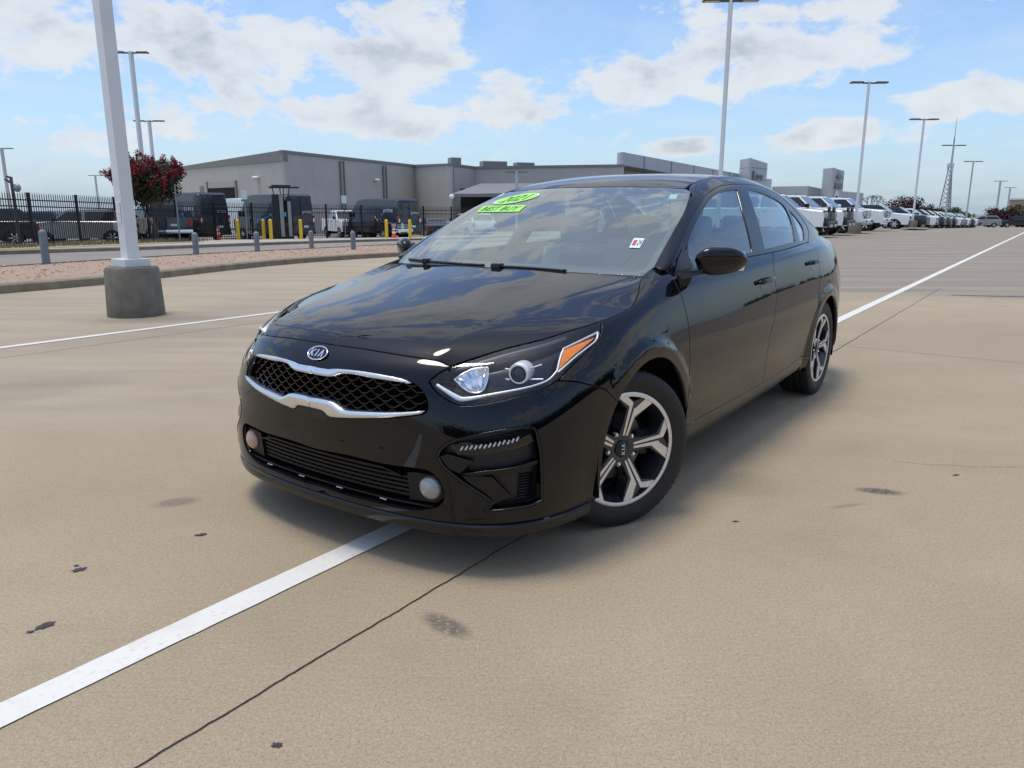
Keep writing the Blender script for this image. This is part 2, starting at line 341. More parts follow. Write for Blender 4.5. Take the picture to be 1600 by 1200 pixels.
def _flare(P):
    P = P.copy(); x, y, z = P[..., 0], P[..., 1], P[..., 2]
    for cx, cz, R in (FA, RA):
        d = np.hypot(x-cx, z-cz)-R
        k = np.clip((.085-d)/.045, 0, 1); k = k*k*(3-2*k)*np.clip((y-.6)/.15, 0, 1)*np.clip((z-.17)/.15, 0, 1)*(lambda q: q*q*(3-2*q))(np.clip((.46-(x-cx))/.20, 0, 1))
        k = k*np.clip((d+.25)/.1, 0, 1)
        yt = np.interp(-x, [-.60,-.37,-.17,.10,.40,.8,1.8,2.2,2.7,3.05,3.38,3.6], [.815,.873,.893,.900,.900,.901,.903,.906,.909,.888,.822,.69])+.005
        P[..., 1] = P[..., 1]+(yt-P[..., 1])*k
    return P
for _i, _c in enumerate(_S):
    (a, b, c), (d, e, f) = _c[-2], _c[-1]
    if _i <= 5: _c.append((d+(d-a)*1.1, e+(e-b)*1.1, f+(f-c)*.9))
    elif _i == 6: _c.append((d-.02, e-.04, f+.022))
    elif _i == 7: _c.append((d, e-.06, f+.018))
    elif _i == 8: _c.append((d, e-.09, f+.018))
    elif _i == 9: _c.append((d, e-.085, f+.034))
    else: _c.append((d, e-.035 if abs(e) > .1 else e, f+.006))
SIDE = Patch(_S, True, True, post=_flare)

def _hood():
    rows = [(.868,.695),(.843,.727),(.806,.762),(.745,.793),(.62,.828),(.45,.862),(.25,.896),(.05,.932),(-.13,.960),(-.26,.985)]
    ridge = [.43,.44,.455,.465,.485,.52,.565,.625,.685,.72]
    edge = [(.52,.66),(.53,.69),(.55,.72),(.60,.752),(.705,.793),(.795,.832),(.815,.866),(.775,.922),(.72,.965),(.70,.99)]
    bow = [.42,.42,.42,.42,.41,.40,.37,.35,.32,.30]
    drop = [.008,.009,.010,.010,.012,.014,.015,.015,.012,.008]
    G = []
    for (x0, zc), r, (ye, ze), b, dr in zip(rows, ridge, edge, bow, drop):
        col = []
        zr = zc-dr
        for y in (0, .16, .32, r-.055, r-.012):
            col.append((x0-b*y*y, y, zc-dr*(y/r)**2))
        for f in (.0, .28, .65, 1., 1.2):
            y = r+.012+(ye-r-.012)*f
            z = zr+(ze-zr)*f
            col.append((x0-b*y*y*(1 if y < ye else 1), y, z))
        G.append(col)
    return np.array(G).transpose(1, 0, 2)   # columns across, rows along
HOOD = Patch(_hood(), True, False)

_EX = [-.305,-.45,-.60,-.75,-.90,-1.02,-1.13,-1.34,-1.55,-1.75,-2.0,-2.25,-2.5,-2.7,-2.9,-3.1,-3.25]
_EZ = [.957,1.038,1.116,1.190,1.256,1.305,1.343,1.383,1.403,1.411,1.404,1.381,1.335,1.275,1.192,1.105,1.058]
_EY = [.712,.706,.684,.658,.629,.598,.540,.528,.530,.533,.535,.533,.528,.53,.545,.575,.60]
def edge_y(x): return np.interp(-np.asarray(x, float), -np.array(_EX), _EY)
def edge_z(x): return np.interp(-np.asarray(x, float), -np.array(_EX), _EZ)
_bx = [-.30,-.45,-.8,-1.3,-1.8,-2.2,-2.6,-3.0,-3.25]
_by = [.765,.795,.808,.815,.815,.802,.770,.722,.672]
_bz = [.945,.958,.968,.980,.995,1.012,1.028,1.045,1.052]
def belt(x): return np.interp(-x, -np.array(_bx), _by), np.interp(-x, -np.array(_bx), _bz)
def _green():
    G = []
    for x, ze, ye in zip(_EX, _EZ, _EY):
        yb, zb = belt(x); h = ze-zb
        main = lambda z: yb-.42*(z-zb)-.42*(z-zb)*abs(z-zb)
        s = np.clip(h/.2, .12, 1)
        col = [(main(zb-.07)+.01, zb-.07), (main(zb), zb), (main(zb+.30*h), zb+.30*h), (main(zb+.60*h), zb+.60*h)]
        z4 = ze-.085*s; col.append((main(z4), z4))
        z5 = ze-.040*s; y5 = main(z5)-.005*s; col.append((y5, z5))
        z6 = ze-.012*s; y6 = (main(z6)-.01*s)*.62+ye*.38; col.append((y6, z6))
        col.append((ye, ze))
        G.append([(x, y, z) for y, z in col])
    return G
GREEN = Patch(_green())

def _roof():
    G = []
    for x0, zc in [(-.92,1.293),(-.99,1.325),(-1.07,1.351),(-1.2,1.387),(-1.42,1.420),(-1.7,1.434),(-2.0,1.431),(-2.25,1.413),(-2.45,1.390),(-2.6,1.363)]:
        col = []
        for f in (0, .3, .6, .82, .94, 1.0, 1.06):
            bow = .10*(1 if x0 > -1.6 else max(0, 1-(-1.6-x0)/.5))
            ye = edge_y(x0-bow); ze = edge_z(x0-bow); y = ye*f
            col.append((x0-bow*f*f, y, zc-(zc-ze)*f**2.6))
        G.append(col)
    return np.array(G).transpose(1, 0, 2)
ROOF = Patch(_roof(), True, False)

def _ws():
    G = []
    for t in (-.06, 0, .2, .4, .6, .8, 1.0, 1.05):
        xc = -.15-.92*t; zc = .950+.402*t+.020*np.sin(np.pi*np.clip(t, 0, 1))
        xe = -.300-.83*t; ye = float(edge_y(min(xe, -.3))); ze = float(edge_z(xe)) if t >= 0 else .957-.03
        if t < 0: ye = .715
        if t > 1: ye = .52; ze = 1.350
        col = []
        for f in (0, .25, .5, .75, .9, 1.0, 1.05):
            k = f**2.2
            col.append((xc+(xe-xc)*k, ye*f, zc+(ze-zc)*k))
        G.append(col)
    return np.array(G).transpose(1, 0, 2)
GLASS = Patch(_ws(), True, False)
def _rear():
    G = []
    for t in (-.04, 0, .25, .5, .75, 1.0, 1.08):
        xc = -2.46-.76*t; zc = 1.389-.300*t+.018*np.sin(np.pi*np.clip(t, 0, 1))
        xe = -2.50-.70*t; ye = float(edge_y(xe)); ze = float(edge_z(xe))
        G.append([(xc+(xe-xc)*f**2.2, ye*f, zc+(ze-zc)*f**2.2) for f in (0, .25, .5, .75, .9, 1.0)])
    return np.array(G).transpose(1, 0, 2)
BACK = Patch(_rear(), True, False)
def _trunk():
    G = []
    for t in (-.05, 0, .3, .6, .85, 1.0, 1.06):
        xc = -3.20-.41*t; zc = 1.094-.020*t
        ye = .60-.10*t*t; ze = 1.060+.004*t
        G.append([(xc+(.10*t)*f*f, ye*f, zc+(ze-zc)*f**2.2-(.02*max(0, t-.95)*8)) for f in (0, .25, .5, .75, .92, 1.0, 1.1)])
    return np.array(G).transpose(1, 0, 2)
TRUNK = Patch(_trunk(), True, False)

# outlines on the car's sheets, as (u, v) metres along each sheet
CUR = {
 'front_bumper': dict(patch='SIDE', loop=[[.0,.8229],[.0217,.8228],[.0428,.8228],[.0643,.8228],[.085,.8228],[.1118,.8228],[.1394,.8229],[.1665,.8231],[.1931,.8226],[.2207,.8214],[.2498,.8196],[.2796,.8175],[.3087,.8156],[.3329,.8138],[.3575,.8118],[.3806,.8096],[.4026,.8074],[.4299,.805],[.4567,.8018],[.4684,.799],[.4775,.7953],[.4969,.7829],[.5157,.7654],[.5303,.7544],[.5127,.7372],[.5072,.7328],[.4972,.7153],[.489,.6969],[.481,.6746],[.4755,.6591],[.4883,.6341],[.4997,.612],[.5157,.5888],[.5326,.57],[.5502,.5542],[.57,.5407],[.583,.5349],[.5955,.5326],[.6208,.5343],[.6496,.5385],[.6747,.5435],[.7026,.5509],[.7274,.5579],[.7529,.5647],[.777,.5706],[.8018,.5762],[.8269,.5817],[.85,.5876],[.8707,.5956],[.8972,.6076],[.9061,.6113],[.9336,.6035],[.9537,.5977],[.9739,.5913],[.9927,.5842],[1.0123,.5755],[1.0322,.566],[1.052,.5563],[1.0728,.5461],[1.0974,.5337],[1.1233,.5218],[1.1416,.5133],[1.2163,.4448],[1.207,.4312],[1.1982,.4167],[1.1899,.4011],[1.1823,.3849],[1.1754,.368],[1.1693,.3503],[1.1639,.3317],[1.1594,.3123],[1.1557,.2933],[1.1529,.2735],[1.1509,.2532],[1.1497,.2327],[1.1493,.2123],[1.1496,.195],[1.1506,.1773],[1.1524,.1593],[1.1551,.1407],[1.1585,.121],[1.1679,.094],[1.1735,.082],[1.1735,.0355],[1.1426,.0355],[1.1117,.0355],[1.0809,.0355],[1.05,.0355],[1.0191,.0355],[.9882,.0355],[.9573,.0355],[.9264,.0355],[.8956,.0355],[.8647,.0355],[.8338,.0355],[.8029,.0355],[.772,.0355],[.7412,.0355],[.7103,.0355],[.6794,.0355],[.6485,.0355],[.6176,.0355],[.5867,.0355],[.5559,.0355],[.525,.0355],[.4941,.0355],[.4632,.0355],[.4323,.0355],[.4015,.0355],[.3706,.0355],[.3397,.0355],[.3088,.0355],[.2779,.0355],[.2471,.0355],[.2162,.0355],[.1853,.0355],[.1544,.0355],[.1235,.0355],[.0926,.0355],[.0618,.0355],[.0309,.0355],[.0,.0355],[.0,.1094],[.0294,.1082],[.0491,.1072],[.0704,.1062],[.092,.1054],[.1128,.1049],[.1389,.105],[.167,.1054],[.1873,.1058],[.2084,.1062],[.2297,.1066],[.2592,.1071],[.2831,.1074],[.3097,.1075],[.3352,.107],[.361,.1065],[.3873,.1069],[.414,.1078],[.4415,.1099],[.4664,.114],[.49,.1194],[.4976,.1213],[.5172,.1306],[.5313,.1414],[.5425,.1546],[.5463,.1613],[.5486,.1681],[.5498,.1826],[.5465,.2026],[.5392,.2221],[.532,.2344],[.5171,.2509],[.5049,.2595],[.4928,.2639],[.4734,.2657],[.4512,.2653],[.4251,.2648],[.3993,.264],[.372,.2626],[.3461,.2612],[.3219,.2605],[.2959,.2611],[.2704,.2621],[.2468,.2627],[.218,.2635],[.1979,.2639],[.1776,.2642],[.1574,.2641],[.1373,.2637],[.1152,.2628],[.0919,.2616],[.0692,.2602],[.04,.2582],[.0325,.2576],[.0,.2572],[.0,.2937],[.0,.3302],[.0,.3667],[.0,.4032],[.0,.4397],[.0255,.4386],[.0511,.4369],[.0602,.4358],[.0684,.433],[.0754,.4289],[.0832,.4215],[.093,.4155],[.1138,.4155],[.1365,.4177],[.1591,.4205],[.1865,.4244],[.2161,.4283],[.2366,.4311],[.2606,.4346],[.2831,.4379],[.307,.4415],[.3309,.4454],[.3547,.4501],[.3801,.4557],[.4049,.4614],[.433,.4681],[.4579,.4747],[.4744,.4814],[.481,.4853],[.4864,.4916],[.4895,.5016],[.4905,.5135],[.488,.5367],[.4824,.5591],[.4747,.58],[.466,.5983],[.4561,.6155],[.4435,.6297],[.435,.6361],[.41,.6483],[.3848,.66],[.3627,.6659],[.3395,.6696],[.3162,.6724],[.2865,.6753],[.263,.677],[.2394,.6779],[.2121,.6776],[.1851,.6764],[.1592,.6746],[.1308,.6717],[.1055,.6672],[.0799,.6602],[.0601,.6593],[.0393,.6595],[.014,.6595],[.002,.6596],[.0,.7005],[.0,.7413],[.0,.7821]], holes=[[[.5286,.322],[.5347,.3424],[.5417,.3543],[.5559,.3706],[.5668,.3795],[.5835,.3876],[.6087,.3963],[.6351,.4048],[.6584,.4121],[.6833,.4192],[.7081,.425],[.7344,.4292],[.7568,.4314],[.786,.4331],[.8143,.4339],[.8181,.434],[.8334,.4285],[.8411,.4235],[.846,.4161],[.8542,.3928],[.8625,.3643],[.8684,.3405],[.8736,.3116],[.8777,.2825],[.8803,.2595],[.8824,.2367],[.8847,.2106],[.887,.1861],[.8898,.1576],[.8909,.1475],[.8654,.1395],[.8492,.1352],[.823,.1332],[.7931,.1321],[.77,.1309],[.742,.1291],[.7163,.1281],[.6884,.1294],[.6842,.1295],[.7021,.1466],[.7066,.1538],[.7064,.1611],[.7002,.169],[.6833,.1818],[.6632,.1944],[.6404,.209],[.6188,.2234],[.5981,.2389],[.5777,.2567],[.5576,.2755],[.5458,.2879],[.5372,.3023],[.5308,.317]]]),
 'headlight': dict(patch='SIDE', loop=[[.5303,.7544],[.5478,.7675],[.5671,.7849],[.5886,.7995],[.6137,.8114],[.6396,.82],[.6673,.8257],[.6957,.8296],[.7237,.8319],[.7517,.8325],[.7811,.8317],[.8101,.8301],[.8382,.8284],[.8651,.827],[.8875,.8265],[.9106,.8262],[.9344,.8256],[.9601,.8243],[.9878,.8221],[1.0176,.8188],[1.0473,.8151],[1.0742,.8117],[1.0954,.8094],[1.1115,.808],[1.1276,.8066],[1.1518,.8045],[1.1427,.7863],[1.1374,.7739],[1.1315,.7635],[1.1135,.744],[1.1069,.7392],[1.0936,.7335],[1.0872,.7315],[1.0645,.7156],[1.0406,.7011],[1.0198,.6888],[.9978,.6769],[.9763,.6655],[.9566,.6535],[.9362,.6389],[.9181,.6231],[.9061,.6113],[.8848,.602],[.8636,.5925],[.8389,.5846],[.8145,.579],[.7892,.5735],[.7651,.5677],[.7402,.5613],[.7148,.5543],[.6911,.5477],[.6622,.5408],[.6373,.5365],[.608,.5329],[.5955,.5326],[.583,.5349],[.57,.5407],[.5502,.5542],[.5326,.57],[.5157,.5888],[.4997,.612],[.4883,.6341],[.4755,.6591],[.4848,.6855],[.4934,.7073],[.502,.7247],[.5072,.7328],[.5231,.7466],[.5273,.7509]], holes=[]),
 'vent_outline': dict(patch='SIDE', loop=[[.5286,.322],[.5347,.3424],[.5417,.3543],[.5559,.3706],[.5668,.3795],[.5835,.3876],[.6087,.3963],[.6351,.4048],[.6584,.4121],[.6833,.4192],[.7081,.425],[.7344,.4292],[.7568,.4314],[.786,.4331],[.8143,.4339],[.8181,.434],[.8334,.4285],[.8411,.4235],[.846,.4161],[.8542,.3928],[.8625,.3643],[.8684,.3405],[.8736,.3116],[.8777,.2825],[.8803,.2595],[.8824,.2367],[.8847,.2106],[.887,.1861],[.8898,.1576],[.8909,.1475],[.8654,.1395],[.8492,.1352],[.823,.1332],[.7931,.1321],[.77,.1309],[.742,.1291],[.7163,.1281],[.6884,.1294],[.6842,.1295],[.7021,.1466],[.7066,.1538],[.7064,.1611],[.7002,.169],[.6833,.1818],[.6632,.1944],[.6404,.209],[.6188,.2234],[.5981,.2389],[.5777,.2567],[.5576,.2755],[.5458,.2879],[.5372,.3023],[.5308,.317]], holes=[]),
 'grille_outline': dict(patch='SIDE', loop=[[.0,.6597],[.0273,.6595],[.0497,.6594],[.0702,.6595],[.0799,.6602],[.1055,.6672],[.1308,.6717],[.1592,.6746],[.1851,.6764],[.2121,.6776],[.2394,.6779],[.263,.677],[.2865,.6753],[.3162,.6724],[.3395,.6696],[.3627,.6659],[.3848,.66],[.41,.6483],[.435,.6361],[.4435,.6297],[.4561,.6155],[.4703,.5899],[.4788,.5695],[.4853,.5491],[.4898,.5243],[.4905,.5135],[.4895,.5016],[.4864,.4916],[.481,.4853],[.4642,.477],[.4413,.4701],[.4126,.4632],[.3885,.4576],[.3631,.4519],[.3386,.4468],[.315,.4427],[.2909,.4391],[.2678,.4357],[.2463,.4324],[.2264,.4297],[.2058,.427],[.1779,.4232],[.1591,.4205],[.1365,.4177],[.1138,.4155],[.093,.4155],[.0832,.4215],[.0754,.4289],[.0684,.433],[.0602,.4358],[.0388,.4378],[.0135,.4392],[.0,.4397]], holes=[]),
 'lowgrille_outline': dict(patch='SIDE', loop=[[.0,.2572],[.0325,.2576],[.0586,.2595],[.0804,.2609],[.1036,.2622],[.1265,.2633],[.1475,.264],[.1674,.2642],[.1877,.2641],[.208,.2637],[.2375,.263],[.2619,.2623],[.2874,.2614],[.3132,.2606],[.3382,.2609],[.3631,.2621],[.3902,.2635],[.4168,.2646],[.4419,.2651],[.4664,.2657],[.4867,.2649],[.4983,.2624],[.5112,.2556],[.5226,.2457],[.5358,.2285],[.5446,.2088],[.5492,.1898],[.5497,.1753],[.5486,.1681],[.5463,.1613],[.5374,.1479],[.5244,.1355],[.5115,.1275],[.4976,.1213],[.4742,.1157],[.4509,.1111],[.4231,.1083],[.3961,.1071],[.3697,.1065],[.3437,.1068],[.3181,.1074],[.2904,.1075],[.2675,.1072],[.2404,.1068],[.2191,.1064],[.1978,.106],[.177,.1056],[.1478,.1051],[.1225,.1048],[.1026,.1051],[.0813,.1058],[.0596,.1067],[.0389,.1077],[.0126,.1089],[.0,.1094]], holes=[]),
 'front_door': dict(patch='SIDE', loop=[[1.8298,.8146],[1.8432,.8146],[1.8637,.8149],[1.8881,.8154],[1.9146,.816],[1.9412,.8168],[1.9657,.8175],[1.9887,.818],[2.0117,.8185],[2.0347,.819],[2.0576,.8195],[2.0805,.8199],[2.1033,.8203],[2.1195,.8206],[2.1372,.8209],[2.156,.8212],[2.1758,.8215],[2.1964,.8217],[2.2176,.822],[2.2406,.8222],[2.268,.8225],[2.2956,.8226],[2.3231,.8228],[2.3504,.823],[2.3774,.8231],[2.4037,.8233],[2.4274,.8234],[2.4524,.8236],[2.4783,.8237],[2.505,.8238],[2.5324,.824],[2.5604,.8241],[2.5889,.8242],[2.6176,.8242],[2.6464,.8243],[2.6752,.8243],[2.7038,.8243],[2.732,.8243],[2.7596,.8242],[2.7865,.8241],[2.8123,.824],[2.8369,.8238],[2.8677,.8235],[2.901,.823],[2.9361,.8224],[2.9722,.8217],[3.0087,.8209],[3.0444,.8199],[3.0785,.8189],[3.1097,.818],[3.1368,.8172],[3.1584,.8166],[3.1377,.8078],[3.1138,.797],[3.0889,.7844],[3.0625,.7681],[3.0322,.7493],[3.0187,.7374],[3.013,.7304],[3.0086,.707],[3.0086,.6796],[3.0111,.656],[3.0174,.6332],[3.0209,.6165],[3.0214,.6083],[3.0207,.6003],[3.0184,.5918],[3.0098,.5747],[2.9984,.5575],[2.9869,.5398],[2.9762,.5213],[2.9651,.5022],[2.9536,.4829],[2.9409,.4635],[2.9262,.4444],[2.9118,.4253],[2.9009,.4052],[2.8951,.3859],[2.8924,.3658],[2.8927,.345],[2.8957,.3238],[2.9011,.305],[2.9112,.2826],[2.925,.2568],[2.9324,.2431],[2.9393,.2292],[2.9497,.2028],[2.9549,.18],[2.9571,.1611],[2.973,.149],[2.9423,.1489],[2.9129,.1487],[2.8849,.1486],[2.8584,.1485],[2.8334,.1484],[2.8066,.1484],[2.7801,.1484],[2.7538,.1484],[2.7276,.1486],[2.7017,.1487],[2.676,.1489],[2.6504,.1492],[2.625,.1495],[2.5998,.1498],[2.5747,.1501],[2.5498,.1504],[2.525,.1507],[2.5004,.151],[2.4759,.1512],[2.4515,.1515],[2.4288,.1517],[2.4048,.152],[2.3799,.1523],[2.354,.1526],[2.3274,.153],[2.3003,.1533],[2.2729,.1536],[2.2452,.1539],[2.2207,.1542],[2.1986,.1545],[2.1767,.1547],[2.1552,.1549],[2.1342,.1551],[2.1138,.1553],[2.0943,.1554],[2.0758,.1555],[2.0584,.1555],[2.0423,.1555],[2.0277,.1554],[2.007,.155],[1.8463,.1921],[1.8473,.1847],[1.8271,.1837],[1.8002,.1816],[1.7909,.181],[1.7887,.1859],[1.7946,.2114],[1.7982,.2401],[1.8007,.2633],[1.803,.2882],[1.8046,.3134],[1.8053,.3399],[1.8054,.3483],[1.8067,.3564],[1.8113,.3637],[1.8205,.3698],[1.8256,.3772],[1.827,.3858],[1.8256,.4132],[1.8248,.439],[1.8251,.4629],[1.8261,.4869],[1.8279,.5122],[1.8301,.5371],[1.8328,.5668],[1.8331,.589],[1.8307,.6127],[1.8276,.6362],[1.8238,.6617],[1.8199,.6888],[1.8183,.7037],[1.8114,.7315],[1.8092,.7366],[1.8079,.7445],[1.8094,.756],[1.8141,.7791],[1.8192,.7973],[1.8265,.8103]], holes=[]),
 'rear_door': dict(patch='SIDE', loop=[[3.1584,.8166],[3.184,.8163],[3.2195,.8157],[3.2578,.815],[3.2987,.8142],[3.3433,.8133],[3.3895,.8126],[3.4344,.8123],[3.4794,.8123],[3.5306,.8125],[3.5849,.8129],[3.6402,.8134],[3.7043,.814],[3.7623,.8145],[3.8114,.8148],[3.8484,.815],[3.8904,.8016],[3.9327,.7889],[3.9275,.7587],[3.9226,.7144],[3.9173,.6864],[3.9056,.6628],[3.894,.6409],[3.8823,.6183],[3.8513,.4592],[3.8339,.4454],[3.8174,.4306],[3.8019,.4145],[3.7875,.3972],[3.7743,.3791],[3.7622,.3604],[3.7514,.3409],[3.7418,.3207],[3.7335,.3009],[3.7265,.281],[3.7208,.2604],[3.7165,.2389],[3.7135,.2164],[3.6511,.1857],[3.6331,.1835],[3.6141,.1804],[3.5912,.1767],[3.5651,.1726],[3.5363,.1684],[3.5057,.1643],[3.4738,.1606],[3.4417,.1577],[3.4102,.1557],[3.3866,.1548],[3.361,.154],[3.334,.1532],[3.3058,.1526],[3.2768,.152],[3.2475,.1514],[3.2141,.151],[3.1776,.1506],[3.1416,.1502],[3.1062,.1499],[3.0715,.1496],[3.0377,.1494],[3.0048,.1492],[2.973,.149],[2.9571,.1611],[2.9549,.18],[2.9497,.2028],[2.9393,.2292],[2.9324,.2431],[2.925,.2568],[2.9112,.2826],[2.9011,.305],[2.8957,.3238],[2.8927,.345],[2.8924,.3658],[2.8951,.3859],[2.9009,.4052],[2.9118,.4253],[2.9262,.4444],[2.9409,.4635],[2.9536,.4829],[2.9651,.5022],[2.9762,.5213],[2.9869,.5398],[2.9984,.5575],[3.0098,.5747],[3.0184,.5918],[3.0207,.6003],[3.0214,.6083],[3.0194,.6248],[3.0129,.6485],[3.01,.6633],[3.0081,.6882],[3.0086,.707],[3.013,.7304],[3.0187,.7374],[3.0322,.7493],[3.0625,.7681],[3.0889,.7844],[3.1138,.797],[3.1377,.8078]], holes=[]),
 'fender': dict(patch='SIDE', loop=[[.9061,.6113],[.9236,.6283],[.9431,.644],[.9627,.6575],[.9833,.6693],[1.0052,.6807],[1.0262,.6926],[1.0485,.7057],[1.0724,.7208],[1.0872,.7315],[1.0994,.7356],[1.1069,.7392],[1.1197,.75],[1.1315,.7635],[1.1374,.7739],[1.1476,.7971],[1.1518,.8045],[1.1702,.8032],[1.1968,.801],[1.2118,.7997],[1.2272,.7984],[1.2565,.796],[1.2844,.7946],[1.3046,.7941],[1.3249,.7938],[1.3447,.7936],[1.3634,.7937],[1.3807,.794],[1.3961,.7947],[1.4147,.7966],[1.4336,.7996],[1.4523,.8033],[1.4704,.8071],[1.4879,.8111],[1.505,.8154],[1.5219,.8198],[1.5401,.8235],[1.5605,.8271],[1.5808,.8308],[1.6007,.8345],[1.6199,.838],[1.6397,.8415],[1.6604,.8452],[1.6788,.8486],[1.6917,.851],[1.7047,.8517],[1.7236,.8529],[1.7446,.8543],[1.7638,.8556],[1.7813,.857],[1.7996,.8585],[1.8288,.8599],[1.8366,.8573],[1.8368,.8524],[1.833,.8385],[1.8293,.8274],[1.8286,.8206],[1.8298,.8146],[1.8227,.8045],[1.8163,.7889],[1.8121,.7669],[1.8094,.756],[1.8079,.7445],[1.8092,.7366],[1.8114,.7315],[1.8183,.7037],[1.8211,.68],[1.8252,.6527],[1.8286,.6285],[1.8317,.6048],[1.8334,.5812],[1.8316,.5526],[1.8294,.529],[1.8273,.5038],[1.8257,.4785],[1.8249,.4551],[1.825,.4307],[1.8261,.4041],[1.827,.3858],[1.8256,.3772],[1.8205,.3698],[1.8113,.3637],[1.8067,.3564],[1.8054,.3483],[1.805,.3224],[1.8036,.2966],[1.8015,.2715],[1.7991,.2476],[1.7959,.22],[1.7909,.1944],[1.7887,.1859],[1.7909,.181],[1.8061,.1574],[1.8212,.1317],[1.8367,.1098],[1.8626,.0922],[1.8759,.0688],[1.8936,.0355],[1.8346,.0355],[1.7756,.0355],[1.7756,.0654],[1.7834,.0739],[1.7901,.0851],[1.7956,.0982],[1.8,.1119],[1.8032,.1277],[1.8054,.1481],[1.8065,.1678],[1.8064,.1905],[1.8053,.2094],[1.8031,.2291],[1.7998,.2484],[1.7954,.2672],[1.79,.2854],[1.7834,.3033],[1.7758,.3214],[1.7671,.3401],[1.7573,.3582],[1.7465,.3758],[1.7346,.3929],[1.7218,.4093],[1.7079,.425],[1.693,.4395],[1.6771,.4533],[1.6604,.4664],[1.6427,.4787],[1.6243,.4902],[1.605,.501],[1.585,.5108],[1.5643,.5197],[1.543,.5276],[1.5226,.5344],[1.5044,.5399],[1.4858,.5443],[1.4669,.5474],[1.4478,.5492],[1.4285,.5497],[1.409,.5488],[1.3895,.5466],[1.37,.543],[1.3507,.5382],[1.3315,.5322],[1.3125,.5249],[1.2939,.5165],[1.2776,.5071],[1.2639,.4966],[1.2512,.4851],[1.239,.4726],[1.2274,.4591],[1.2163,.4448],[1.1416,.5133],[1.1233,.5218],[1.0974,.5337],[1.0728,.5461],[1.052,.5563],[1.0322,.566],[1.0123,.5755],[.9927,.5842],[.9739,.5913],[.9537,.5977],[.9249,.6059],[.9109,.6099]], holes=[]),
 'side_sill': dict(patch='SIDE', loop=[[1.7909,.181],[1.8125,.1826],[1.8271,.1837],[1.8473,.1847],[1.8463,.1921],[2.007,.155],[2.0277,.1554],[2.0423,.1555],[2.0584,.1555],[2.0758,.1555],[2.0943,.1554],[2.1138,.1553],[2.1342,.1551],[2.1552,.1549],[2.1767,.1547],[2.1986,.1545],[2.2207,.1542],[2.2452,.1539],[2.2729,.1536],[2.3003,.1533],[2.3274,.153],[2.354,.1526],[2.3799,.1523],[2.4048,.152],[2.4288,.1517],[2.4515,.1515],[2.4759,.1512],[2.5004,.151],[2.525,.1507],[2.5498,.1504],[2.5747,.1501],[2.5998,.1498],[2.625,.1495],[2.6504,.1492],[2.676,.1489],[2.7017,.1487],[2.7276,.1486],[2.7538,.1484],[2.7801,.1484],[2.8066,.1484],[2.8334,.1484],[2.8584,.1485],[2.8849,.1486],[2.9129,.1487],[2.9423,.1489],[2.973,.149],[3.0048,.1492],[3.0377,.1494],[3.0715,.1496],[3.1062,.1499],[3.1416,.1502],[3.1776,.1506],[3.2141,.151],[3.2475,.1514],[3.2768,.152],[3.3058,.1526],[3.334,.1532],[3.361,.154],[3.3866,.1548],[3.4102,.1557],[3.4417,.1577],[3.4738,.1606],[3.5057,.1643],[3.5363,.1684],[3.5651,.1726],[3.5912,.1767],[3.6141,.1804],[3.6331,.1835],[3.6511,.1857],[3.7861,.159],[3.7878,.1437],[3.7928,.1149],[3.8003,.0934],[3.8098,.0743],[3.8152,.0669],[3.821,.0609],[3.821,.0355],[3.7904,.0355],[3.7599,.0355],[3.7293,.0355],[3.6987,.0355],[3.6681,.0355],[3.6375,.0355],[3.6069,.0355],[3.5763,.0355],[3.5457,.0355],[3.5151,.0355],[3.4845,.0355],[3.4539,.0355],[3.4233,.0355],[3.3927,.0355],[3.3621,.0355],[3.3315,.0355],[3.3009,.0355],[3.2703,.0355],[3.2398,.0355],[3.2092,.0355],[3.1786,.0355],[3.148,.0355],[3.1174,.0355],[3.0868,.0355],[3.0562,.0355],[3.0256,.0355],[2.995,.0355],[2.9644,.0355],[2.9338,.0355],[2.9032,.0355],[2.8726,.0355],[2.842,.0355],[2.8114,.0355],[2.7808,.0355],[2.7502,.0355],[2.7197,.0355],[2.6891,.0355],[2.6585,.0355],[2.6279,.0355],[2.5973,.0355],[2.5667,.0355],[2.5361,.0355],[2.5055,.0355],[2.4749,.0355],[2.4443,.0355],[2.4137,.0355],[2.3831,.0355],[2.3525,.0355],[2.3219,.0355],[2.2913,.0355],[2.2607,.0355],[2.2301,.0355],[2.1995,.0355],[2.169,.0355],[2.1384,.0355],[2.1078,.0355],[2.0772,.0355],[2.0466,.0355],[2.016,.0355],[1.9854,.0355],[1.9548,.0355],[1.9242,.0355],[1.8936,.0355],[1.8759,.0688],[1.8626,.0922],[1.8367,.1098],[1.8212,.1317],[1.8061,.1574]], holes=[]),
